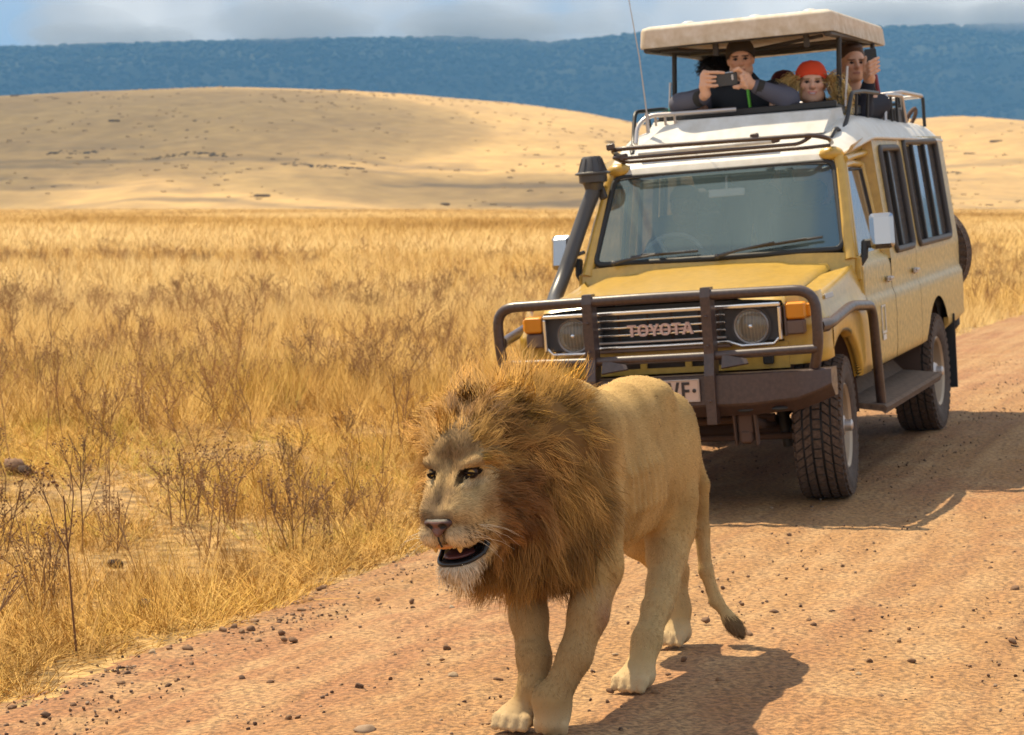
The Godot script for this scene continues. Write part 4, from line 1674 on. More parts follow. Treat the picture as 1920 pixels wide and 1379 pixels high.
func make_front_glass() -> void:
	var mb: MB
	var W := func(x: float, y: float, o := 0.0) -> Vector3:  # a point on the windscreen plane
		var z := -0.665 - (y - 1.296) * 0.556
		var n := Vector3(0, 0.486, 0.874)
		return Vector3(x, y, z - 0.02 * pow(absf(x) / 0.7, 3.0)) + n * o
	var half := func(y: float) -> float: return lerpf(0.725, 0.648, (y - 1.3) / 0.49)
	# rubber surround, thick and rounded
	var loop := bent([W.call(0, 1.296), W.call(0.735, 1.298), W.call(0.655, 1.793), W.call(-0.655, 1.793), W.call(-0.735, 1.298), W.call(0, 1.2961)], 0.06, 5)
	mb = MB.new()
	mb.tube(loop, 0.019, 8, false)
	var sf := put("windscreen", mb, M.rubber, car)
	mb = MB.new()
	mb.grid(15, 8, func(i, j):
		var y: float = 1.302 + 0.486 * j / 7.0
		return W.call(half.call(y) * (i / 7.0 - 1.0), y, 0.0))
	for i in mb.n.size():
		if mb.n[i].z < 0:
			mb.n[i] = -mb.n[i]
	put("pane", mb, M.glass, sf)
	# pillars
	for s in [1.0, -1.0]:
		mb = MB.new()
		mb.col = lin(0.56, 0.345, 0.06)
		mb.tube([Vector3(s * 0.775, 1.235, -0.665), Vector3(s * 0.752, 1.38, -0.735), Vector3(s * 0.700, 1.72, -0.93), Vector3(s * 0.672, 1.835, -1.0)], 0.036, 8)
		mb.box(Vector3(s * 0.800, 1.185, -0.690), Vector3(0.062, 0.14, 0.05), Basis(), 0.012)
		mb.box(Vector3(s * 0.822, 0.90, -0.700), Vector3(0.03, 0.60, 0.05), Basis(), 0.008)
		mb.box(Vector3(s * 0.812, 1.14, -0.702), Vector3(0.035, 0.20, 0.05), Basis(), 0.008)
		put("pillar", mb, M.yellow_paint, car)
		mb = MB.new()
		mb.col = lin(0.56, 0.345, 0.06)
		mb.ball(Vector3(s * 0.635, 1.835, -0.985), Vector3(0.075, 0.045, 0.05), Basis(), 10, 8)
		put("roof_corner", mb, M.yellow_paint, car)
	# wipers
	for w in [[-0.60, 1.285, -0.10, 1.33], [0.02, 1.285, 0.62, 1.36]]:
		mb = MB.new()
		var a: Vector3 = W.call(w[0], w[1], 0.045)
		var b: Vector3 = W.call(lerpf(w[0], w[2], 0.55), lerpf(w[1], w[3], 0.75), 0.05)
		mb.tube([a, a.lerp(b, 0.3) + Vector3(0, 0.004, 0.008), b], [0.012, 0.009, 0.006], 6)
		mb.ball(a, Vector3.ONE * 0.016, Basis(), 8, 6)
		mb.tube([W.call(lerpf(w[0], w[2], 0.2), w[1] + 0.035, 0.03), W.call(w[2], w[3], 0.03)], 0.008, 5)
		mb.tube([W.call(lerpf(w[0], w[2], 0.33), w[1] + 0.04, 0.042), W.call(lerpf(w[0], w[2], 0.85), w[3] - 0.008, 0.042)], 0.005, 5)
		put("wiper", mb, M.grey_plastic, car)
	# cabin: dashboard, wheel, seats, inside mirror
	mb = MB.new()
	mb.grid(11, 6, func(i, j):
		var x := lerpf(-0.72, 0.72, i / 10.0)
		return Vector3(x, [1.20, 1.25, 1.262, 1.25, 1.18, 0.95][j] + 0.05 * exp(-pow((x + 0.36) / 0.2, 2.0)) * (1.0 if j > 0 and j < 5 else 0.0), [-0.67, -0.72, -0.80, -0.92, -0.98, -1.0][j]))
	for i in mb.n.size():
		if mb.n[i].y < 0:
			mb.n[i] = -mb.n[i]
	put("dashboard", mb, M.dash_plastic, car)
	mb = MB.new()
	var ring := []
	var sb := Basis(Vector3.RIGHT, deg_to_rad(-28))
	for k in 25:
		var a := TAU * k / 24.0
		ring.append(Vector3(-0.36, 1.27, -1.02) + sb * Vector3(cos(a) * 0.19, sin(a) * 0.19, 0))
	mb.tube(ring, 0.014, 8, false)
	for a in [0.1, 2.1, 4.2]:
		mb.tube([Vector3(-0.36, 1.27, -1.02), Vector3(-0.36, 1.27, -1.02) + sb * Vector3(cos(a) * 0.18, sin(a) * 0.18, 0)], 0.012, 6)
	mb.ball(Vector3(-0.36, 1.27, -1.02), Vector3(0.05, 0.05, 0.03), sb)
	put("steering_wheel", mb, M.wheel_grey, car)
	for x in [-0.36, 0.36]:
		mb = MB.new()
		mb.box(Vector3(x, 0.95, -1.28), Vector3(0.48, 0.16, 0.46), Basis(), 0.05)
		mb.box(Vector3(x, 1.26, -1.50), Vector3(0.46, 0.58, 0.12), Basis(Vector3.RIGHT, 0.15), 0.05)
		mb.box(Vector3(x, 1.62, -1.55), Vector3(0.24, 0.15, 0.09), Basis(), 0.04)
		put("seat", mb, M.seat_cloth, car)
	mb = MB.new()
	mb.box(W.call(0.02, 1.69, -0.06), Vector3(0.22, 0.055, 0.02), Basis(Vector3.RIGHT, -0.2), 0.01)
	mb.tube([W.call(0.02, 1.69, -0.06), W.call(0.02, 1.77, -0.03)], 0.008, 6)
	put("inside_mirror", mb, M.reflector, car)
	mb = MB.new()
	mb.box(Vector3(0, 1.80, -1.25), Vector3(1.36, 0.02, 0.55))
	put("headlining", mb, M.interior, car)
	# door mirrors
	for s in [1.0, -1.0]:
		mb = MB.new()
		var at := Vector3(s * 0.945, 1.385, -0.74)
		var tb := Basis(Vector3.UP, s * 0.22) * Basis(Vector3.RIGHT, -0.13)
		mb.prism(rounded(0.135, 0.200, 0.025), 0.055, Transform3D(tb, at + tb * Vector3(0, 0, -0.03)), 0.024)
		var mn := put("door_mirror", mb, M.mirror_shell, car)
		mb = MB.new()
		mb.prism(rounded(0.13, 0.19, 0.02), 0.004, Transform3D(tb, at + tb * Vector3(0, 0, -0.036)))
		put("mirror_face", mb, M.mirror_glass, mn)
		mb = MB.new()
		mb.tube([Vector3(s * 0.80, 1.20, -0.70), Vector3(s * 0.842, 1.25, -0.72), Vector3(s * 0.845, 1.325, -0.74)], [0.03, 0.022, 0.022], 8)
		mb.box(Vector3(s * 0.862, 1.318, -0.745), Vector3(0.075, 0.05, 0.045), Basis(), 0.012)
		put("arm", mb, M.rubber, mn)
	# snorkel on the left wing, up the pillar
	mb = MB.new()
	mb.tube(bent([Vector3(-0.855, 1.09, -0.25), Vector3(-0.905, 1.13, -0.42), Vector3(-0.898, 1.24, -0.58), Vector3(-0.80, 1.60, -0.78), Vector3(-0.752, 1.72, -0.82), Vector3(-0.748, 1.80, -0.83)], 0.10, 5), 0.043, 14)
	var sn := put("snorkel", mb, M.snorkel_plastic, car)
	mb = MB.new()
	mb.lathe([Vector2(0.05, -0.06), Vector2(0.062, -0.02), Vector2(0.083, -0.012), Vector2(0.083, 0.03), Vector2(0.105, 0.034), Vector2(0.105, 0.042), Vector2(0.086, 0.05), Vector2(0.058, 0.128), Vector2(0.05, 0.138), Vector2(0, 0.14)], Transform3D(Basis(), Vector3(-0.748, 1.795, -0.83)), 20, 30.0)
	for k in 10:
		var a := TAU * k / 10.0
		mb.tube([Vector3(-0.748 + cos(a) * 0.086, 1.846, -0.83 + sin(a) * 0.086), Vector3(-0.748 + cos(a) * 0.060, 1.920, -0.83 + sin(a) * 0.060)], 0.004, 4)
	put("snorkel_head", mb, M.snorkel_plastic, sn)
	mb = MB.new()
	mb.box(Vector3(-0.715, 1.72, -0.87), Vector3(0.05, 0.09, 0.03), Basis(Vector3(0, 0, 1), 0.3), 0.01)
	mb.tube([Vector3(-0.86, 1.36, -0.66), Vector3(-0.80, 1.38, -0.72)], 0.012, 6)
	put("bracket", mb, M.snorkel_plastic, sn)


func make_roof() -> void:
	var mb: MB
	# the moulded white top, open in the middle: a ring of cross sections with a hole
	var zs := [-0.940, -0.968, -0.985, -1.03, -1.12, -1.24, -1.36, -1.44, -1.50, -1.58, -1.7, -2.0, -2.4, -2.8, -3.1, -3.3, -3.6, -3.85, -4.02, -4.10, -4.14]
	var half := [Vector2(0.0, 1.0), Vector2(0.30, 1.0), Vector2(0.49, 0.99), Vector2(0.56, 0.96), Vector2(0.63, 0.93), Vector2(0.69, 0.78), Vector2(0.738, 0.48), Vector2(0.768, 0.18), Vector2(0.778, 0.07), Vector2(0.782, 0.0)]
	mb = MB.new()
	mb.grid(19, zs.size(), func(i, j):
		var k: int = absi(i - 9)
		var s := -1.0 if i < 9 else 1.0
		var z: float = zs[j]
		var low := ramp(z, PackedVector2Array([Vector2(-4.2, 1.885), Vector2(-1.50, 1.92), Vector2(-1.0, 1.83), Vector2(-0.968, 1.80), Vector2(-0.94, 1.772)]))
		var top := ramp(z, PackedVector2Array([Vector2(-4.2, 1.95), Vector2(-4.05, 2.02), Vector2(-3.8, 2.035), Vector2(-1.62, 2.075), Vector2(-1.42, 2.045), Vector2(-1.12, 1.915), Vector2(-1.03, 1.885), Vector2(-0.968, 1.84), Vector2(-0.94, 1.79)]))
		var w := ramp(z, PackedVector2Array([Vector2(-4.2, 0.96), Vector2(-1.50, 1.0), Vector2(-1.2, 0.965), Vector2(-0.968, 0.85)]))
		var p: Vector2 = half[k]
		return Vector3(s * p.x * w, lerpf(low, top, p.y), z), func(i, j):
			return j >= 9 and j <= 14 and absi(2 * i + 1 - 18) < 5)
	for i in mb.n.size():
		if mb.n[i].y < 0:
			mb.n[i] = -mb.n[i]
	var rf := put("roof", mb, M.white_paint, car)
	# a lip along its lower edge
	for s in [1.0, -1.0]:
		pipe("roof_lip", [Vector3(s * 0.69, 1.828, -1.0), Vector3(s * 0.782, 1.918, -1.50), Vector3(s * 0.784, 1.905, -2.8), Vector3(s * 0.76, 1.887, -4.1)], 0.013, M.white_paint, rf, 0.1, 6)
	# hatch base: a bevelled tray in front of the opening
	mb = MB.new()
	var lo := [Vector3(-0.56, 1.965, -1.22), Vector3(0.55, 1.965, -1.22), Vector3(0.63, 2.0, -1.5), Vector3(-0.63, 2.0, -1.5)]
	var hi := [Vector3(-0.42, 2.112, -1.40), Vector3(0.585, 2.098, -1.34), Vector3(0.60, 2.11, -1.54), Vector3(-0.56, 2.118, -1.54)]
	mb.face([lo[0], lo[1], hi[1], hi[0]])
	mb.face([lo[1], lo[2], hi[2], hi[1]])
	mb.face([lo[3], lo[0], hi[0], hi[3]])
	mb.face([hi[0], hi[1], hi[2], hi[3]], Vector3.UP)
	for i in mb.n.size():
		if mb.n[i].y < 0:
			mb.n[i] = -mb.n[i]
	put("hatch_tray", mb, M.white_paint, rf)
	# black coaming round the opening
	var y := 2.135
	mb = MB.new()
	mb.box(Vector3(0.02, y, -1.56), Vector3(1.10, 0.045, 0.05), Basis(), 0.01)
	mb.box(Vector3(0.02, y - 0.04, -1.575), Vector3(1.14, 0.04, 0.03), Basis(), 0.006)
	mb.box(Vector3(0.0, y - 0.03, -3.12), Vector3(1.12, 0.05, 0.05), Basis(), 0.01)
	for s in [1.0, -1.0]:
		mb.box(Vector3(s * 0.545, y - 0.03, -2.34), Vector3(0.05, 0.06, 1.56), Basis(), 0.01)
	put("coaming", mb, M.black_steel, car)
	# rails: one hoop each side from the front ledge to the back
	for s in [1.0, -1.0]:
		pipe("roof_rail", [Vector3(s * 0.60, 1.93, -1.17), Vector3(s * 0.625, 1.99, -1.24), Vector3(s * 0.635, 1.955, -1.30), Vector3(s * 0.655, 2.02, -1.40), Vector3(s * 0.67, 2.19, -1.52), Vector3(s * 0.60 if s < 0 else 0.66, 2.205, -1.9), Vector3(s * 0.66, 2.20, -2.4)], 0.013, M.black_steel, car, 0.05)
		pipe("roof_rail", [Vector3(s * 0.665, 2.02, -2.55), Vector3(s * 0.665, 2.195, -2.62), Vector3(s * 0.665, 2.195, -3.20), Vector3(s * 0.665, 2.02, -3.3)], 0.013, M.dull_chrome, car, 0.05)
		for z in [-2.8, -3.0]:
			pipe("rail_post", [Vector3(s * 0.665, 2.02, z), Vector3(s * 0.665, 2.195, z)], 0.009, M.black_steel, car)
		for z in [-1.75, -2.1]:
			pipe("rail_post", [Vector3(s * 0.64, 2.03, z), Vector3(s * 0.655, 2.195, z)], 0.009, M.black_steel, car)
	pipe("front_rail", [Vector3(-0.60, 1.99, -1.26), Vector3(-0.60, 2.10, -1.32), Vector3(-0.54, 2.155, -1.36), Vector3(-0.26, 2.152, -1.40), Vector3(-0.02, 2.15, -1.46)], 0.014, M.dull_chrome, car, 0.05)
	for x in [-0.50, -0.44, -0.38]:
		pipe("rail_post", [Vector3(x, 2.09, -1.38), Vector3(x, 2.15, -1.375)], 0.008, M.dull_chrome, car)
	# rear cage
	pipe("rear_cage", [Vector3(-0.62, 2.20, -3.5), Vector3(0.58, 2.225, -3.5), Vector3(0.60, 2.23, -3.55), Vector3(0.68, 2.20, -3.95), Vector3(-0.6, 2.19, -3.98)], 0.014, M.dull_chrome, car, 0.05)
	pipe("rear_cage", [Vector3(-0.62, 2.14, -3.5), Vector3(0.60, 2.15, -3.5)], 0.012, M.black_steel, car, 0.05)
	for p in [Vector3(0.59, 2.22, -3.52), Vector3(0.68, 2.19, -3.93), Vector3(0.2, 2.2, -3.5), Vector3(-0.2, 2.2, -3.5), Vector3(-0.6, 2.19, -3.5)]:
		pipe("cage_post", [p, Vector3(p.x, 1.99, p.z)], 0.012, M.black_steel, car)
	mb = MB.new()
	var coil := []
	for k in 40:
		var a := TAU * k / 12.0
		coil.append(Vector3(0.62, 2.055, -3.75) + Vector3(0.028 * sin(a), 0.055 * sin(a), 0.12 * cos(a)) * (1.0 + 0.004 * k))
	mb.tube(coil, 0.013, 6)
	put("cable_coil", mb, M.under_dirt, car)
	mb = MB.new()
	mb.prism(rounded(0.10, 0.12, 0.02), 0.3, Transform3D(Basis(), Vector3(0.60, 2.06, -3.35)), 0.01)
	put("stowage_box", mb, M.grey_plastic, car)
	# fold-down rack over the windscreen
	pipe("front_rack", [Vector3(-0.60, 1.90, -1.02), Vector3(-0.635, 1.955, -0.86), Vector3(-0.56, 1.962, -0.80), Vector3(0.58, 1.948, -0.80), Vector3(0.655, 1.925, -0.86), Vector3(0.63, 1.90, -1.05)], 0.0135, M.brown_steel, car, 0.05)
	pipe("front_rack", [Vector3(-0.60, 1.88, -1.0), Vector3(-0.625, 1.918, -0.84), Vector3(-0.54, 1.905, -0.80), Vector3(0.50, 1.905, -0.80), Vector3(0.56, 1.94, -0.82)], 0.011, M.brown_steel, car, 0.04)
	pipe("front_rack", [Vector3(-0.62, 1.925, -0.87), Vector3(-0.55, 1.882, -0.84), Vector3(0.52, 1.88, -0.83), Vector3(0.64, 1.885, -0.95)], 0.011, M.brown_steel, car, 0.04)
	for p in [[-0.545, 1.90], [0.36, 1.93], [0.24, 1.955], [-0.62, 1.965]]:
		mb = MB.new()
		mb.box(Vector3(p[0], p[1] + 0.012, -0.81), Vector3(0.05, 0.04, 0.03), Basis(Vector3(0, 0, 1), 0.1), 0.008)
		put("rack_clamp", mb, M.brown_steel, car)
	pipe("rack_strip", [Vector3(-0.52, 1.925, -1.03), Vector3(0.30, 1.935, -1.03)], 0.014, M.white_paint, car, 0.05)
	# the raised lid
	var lid := MB.new()
	var W := 0.585
	var z0 := -1.46
	var z1 := -3.14
	var prof := [Vector2(0.0, 2.700), Vector2(0.40, 2.698), Vector2(0.545, 2.690), Vector2(0.578, 2.678), Vector2(0.592, 2.655), Vector2(0.602, 2.575), Vector2(0.600, 2.562)]
	# top and skirt in one sheet, plan rounded at the corners
	var plan := rounded(1.18, z0 - z1, 0.05, 4)
	var rings := []
	for k in 6:
		rings.append([[0.0, 2.702], [0.94, 2.694], [0.985, 2.684], [1.0, 2.664], [1.012, 2.572], [1.008, 2.562]][k])
	lid.grid(plan.size() + 1, 6, func(i, j):
		var p: Vector2 = plan[i % plan.size()]
		return Vector3(p.x * rings[j][0], rings[j][1] - 0.055 * clampf((-p.y * rings[j][0] - 0.2) / 0.6, 0, 1) * 0.6, (z0 + z1) * 0.5 + p.y * rings[j][0]))
	for i in lid.n.size():
		var o := lid.v[i] - Vector3(0, 2.60, (z0 + z1) * 0.5)
		if lid.n[i].dot(Vector3(o.x, o.y * 4.0, o.z)) < 0:
			lid.n[i] = -lid.n[i]
	var ln := put("raised_lid", lid, M.canvas, car)
	for b in [[-0.33, -1.66], [0.08, -1.7], [0.42, -1.68]]:
		mb = MB.new()
		mb.ball(Vector3(b[0], 2.698, b[1]), Vector3(0.045, 0.02, 0.05), Basis(), 12, 6)
		put("lid_knob", mb, M.white_paint, ln)
	# underside: cloth lining, dark inner rim and X braces
	mb = MB.new()
	mb.box(Vector3(0, 2.600, (z0 + z1) * 0.5), Vector3(1.15, 0.012, z0 - z1 - 0.04))
	put("lid_lining", mb, M.canvas, ln)
	mb = MB.new()
	for e in [[0.0, 2.555, z0 - 0.045, 1.12, 0.05], [0.0, 2.54, z1 + 0.05, 1.12, 0.06]]:
		mb.box(Vector3(e[0], e[1] + 0.022, e[2]), Vector3(e[3], 0.048, e[4]), Basis(), 0.012)
	for s in [1.0, -1.0]:
		mb.box(Vector3(s * 0.555, 2.562, (z0 + z1) * 0.5), Vector3(0.05, 0.055, z0 - z1 - 0.06), Basis(), 0.012)
	put("lid_frame", mb, M.grey_plastic, ln)
	for c in [[-0.5, 0.5, -1.6, -2.3], [0.5, -0.5, -1.6, -2.3], [-0.5, 0.5, -2.3, -2.95], [0.5, -0.5, -2.3, -2.95]]:
		pipe("lid_brace", [Vector3(c[0], 2.545, c[2]), Vector3(0, 2.52, (c[2] + c[3]) * 0.5), Vector3(c[1], 2.545, c[3])], 0.011, M.grey_plastic, ln)
	for x in [-0.16, 0.40]:
		mb = MB.new()
		mb.box(Vector3(x, 2.53, -1.62), Vector3(0.035, 0.09, 0.03), Basis(), 0.008)
		put("lid_catch", mb, M.grey_plastic, ln)
	# posts and struts
	for p in [[-0.50, -1.80, -0.47], [0.535, -1.80, 0.56], [-0.50, -2.85, -0.48], [0.56, -2.85, 0.56]]:
		pipe("lid_post", [Vector3(p[0], 2.10, p[1]), Vector3(p[2], 2.56, p[1])], 0.0155, M.black_steel, car)
	for p in [[-0.53, -1.78, -0.51], [0.575, -1.78, 0.60]]:
		pipe("gas_strut", [Vector3(p[0], 2.12, p[1]), Vector3(p[2], 2.36, p[1] - 0.02)], 0.008, M.dull_chrome, car)
	pipe("gas_strut", [Vector3(0.62, 2.05, -2.72), Vector3(0.585, 2.33, -2.76)], 0.014, M.strut_red, car)
	pipe("gas_strut", [Vector3(0.586, 2.32, -2.76), Vector3(0.56, 2.50, -2.78)], 0.007, M.dull_chrome, car)
	# whip aerial
	mb = MB.new()
	mb.tube([Vector3(-0.53, 2.05, -1.3), Vector3(-0.53, 2.17, -1.3)], 0.012, 8)
	mb.tube([Vector3(-0.53, 2.17, -1.3), Vector3(-0.55, 2.5, -1.3), Vector3(-0.59, 2.86, -1.3), Vector3(-0.64, 3.15, -1.3)], [0.005, 0.004, 0.003, 0.002], 6)
	put("aerial", mb, M.dull_chrome, car)


# ---------------------------------------------------------------- the lion (z forward, x to the picture's right, y up; ground at 0)
var lion_head := Transform3D()
var lr := RandomNumberGenerator.new()


func lion_tint(p: Vector3, g: Vector3) -> Color:
	var t := n2.get_noise_3d(p.x * 260.0, p.y * 260.0, p.z * 260.0)
	var t2 := n1.get_noise_3d(p.x * 500.0, p.y * 500.0, p.z * 500.0)
	var c := lin(0.45, 0.29, 0.115).lerp(lin(0.32, 0.20, 0.075), clampf(0.5 + t * 1.3, 0, 1))
	c = c.lerp(lin(0.54, 0.35, 0.14), clampf(t2 * 0.9, 0, 0.5))
	# paler belly and inner legs, brown on the long bones
	if p.y < 0.50 and p.z < 0.35:
		c = c.lerp(lin(0.50, 0.36, 0.18), clampf((0.50 - p.y) * 5.0, 0, 0.6))
	if p.y < 0.45 and p.z > 0.35:
		c = c.lerp(lin(0.36, 0.235, 0.115), 0.6)
	if p.y < 0.11:
		c = c.lerp(lin(0.55, 0.41, 0.24), clampf((0.11 - p.y) * 12.0, 0, 0.75))
	# old scars and flecks on the flank
	var sc := n1.get_noise_3d(p.x * 2600.0, p.y * 1700.0, p.z * 1700.0)
	if sc > 0.60 and p.y > 0.5 and p.z < 0.4:
		c = c.lerp(lin(0.07, 0.04, 0.02), 0.75)
	# a healed graze on the left forearm
	var gz := (p - Vector3(0.235, 0.36, 0.66)) / Vector3(0.05, 0.11, 0.08)
	if gz.length() < 1.0 and p.z > 0.45:
		c = c.lerp(lin(0.24, 0.115, 0.075), (1.0 - gz.length()) * clampf(0.7 + t2, 0, 1))
	# tail tip
	if p.z < -0.68 and p.x > 0.215 and p.y < 0.118:
		c = c.lerp(lin(0.10, 0.06, 0.035), 0.8)
	# under the mane the skin is the mane's colour
	if p.z > 0.46 and p.y > 0.56:
		c = c.lerp(lin(0.16, 0.085, 0.03), clampf((p.z - 0.46) * 10.0, 0, 1) * clampf((p.y - 0.56) * 8.0, 0, 1))
	return c


func head_tint(p: Vector3, g: Vector3) -> Color:  # p in the head's own frame
	var t := n2.get_noise_3d(p.x * 700.0, p.y * 500.0, p.z * 700.0)
	var t2 := n1.get_noise_3d(p.x * 900.0, p.y * 900.0, p.z * 900.0)
	var c := lin(0.48, 0.325, 0.15).lerp(lin(0.27, 0.165, 0.075), clampf(0.5 + t * 1.6, 0, 1))
	c = c.lerp(lin(0.50, 0.35, 0.17), clampf(t2, 0, 0.45))
	var st := n1.get_noise_2d(p.x * 1700.0, p.y * 260.0)
	c = c.lerp(lin(0.17, 0.10, 0.045), clampf(st * 1.4 - 0.1, 0, 0.5))
	var ax := absf(p.x)
	# pale muzzle, chin and under the eyes
	var mz := (Vector3(ax, p.y, p.z) - Vector3(0.04, -0.175, 0.14)) / Vector3(0.05, 0.035, 0.06)
	c = c.lerp(lin(0.66, 0.52, 0.33), clampf(1.45 - mz.length(), 0, 0.85))
	var ch := (Vector3(p.x, p.y, p.z) - Vector3(0, -0.275, 0.09)) / Vector3(0.06, 0.05, 0.07)
	c = c.lerp(lin(0.72, 0.63, 0.50), clampf(1.5 - ch.length(), 0, 0.9))
	var un := (Vector3(ax, p.y, p.z) - Vector3(0.072, -0.028, 0.05)) / Vector3(0.035, 0.013, 0.05)
	c = c.lerp(lin(0.55, 0.43, 0.26), clampf(1.3 - un.length(), 0, 0.8))
	# brown cheeks
	var ck := (Vector3(ax, p.y, p.z) - Vector3(0.135, -0.10, -0.03)) / Vector3(0.06, 0.10, 0.08)
	c = c.lerp(lin(0.24, 0.12, 0.055), clampf(1.1 - ck.length(), 0, 0.7))
	# grey-brown scuffed bridge and forehead marks
	if p.y < -0.015 and p.y > -0.11 and ax < 0.05 and p.z > 0.05:
		c = c.lerp(lin(0.16, 0.11, 0.065), clampf(0.35 + t * 2.2, 0, 0.7))
	if p.y > -0.005 and ax < 0.075:
		c = c.lerp(lin(0.15, 0.092, 0.045), clampf(n2.get_noise_3d(p.x * 330.0, p.y * 150.0, 7.0) * 2.6, 0, 0.65))
	# rows of whisker spots
	for k in 4:
		var yy := -0.142 - 0.0125 * k
		var row := Vector2(p.z, p.y - yy)
		if absf(row.y) < 0.0042 and ax > 0.045 and p.z > 0.045 and p.z < 0.15 and sin(p.z * 330.0 + k) > 0.1:
			c = c.lerp(lin(0.06, 0.035, 0.02), 0.75)
	# dark eye line, running down towards the nose
	var ey := Vector3(ax, p.y, p.z) - Vector3(0.064, 0.0, 0.052)
	var en := ey / Vector3(0.032, 0.0185, 0.05)
	if en.length() < 1.0:
		c = lin(0.018, 0.012, 0.008)
	var tear := Vector3(ax, p.y, p.z) - Vector3(0.041, -0.016, 0.065)
	if (tear / Vector3(0.010, 0.026, 0.05)).length() < 1.0:
		c = c.lerp(lin(0.03, 0.02, 0.012), 0.85)
	# black lips and mouth
	var lip := (p - Vector3(0, -0.222, 0.085)) / Vector3(0.075, 0.034, 0.095)
	if lip.length() < 1.0:
		c = lin(0.012, 0.010, 0.010)
	# the split of the upper lip
	if ax < 0.0045 and p.y < -0.128 and p.y > -0.195 and p.z > 0.12:
		c = lin(0.03, 0.018, 0.014)
	return c


func paw(f: Field, at: Vector3, fwd: Vector3, side: Vector3, s := 1.0) -> void:
	var up := fwd.cross(side) * -1.0
	if up.y < 0:
		up = -up
	f.ell(at + up * 0.045 * s, Vector3(0.058, 0.043, 0.072) * s, 0.03, Basis(side, up, side.cross(up)))
	for k in 4:
		var e := (k - 1.5)
		var len := 0.062 - 0.006 * absf(e)
		var b := at + side * e * 0.027 * s
		f.cap(b + up * 0.055 * s + fwd * 0.012, b + side * e * 0.003 + up * 0.040 * s + fwd * len * s, 0.019 * s, 0.0195 * s, 0.007)
		f.cap(b + side * e * 0.003 + up * 0.040 * s + fwd * len * s, b + side * e * 0.004 + up * 0.022 * s + fwd * (len + 0.018) * s, 0.0195 * s, 0.015 * s, 0.008)


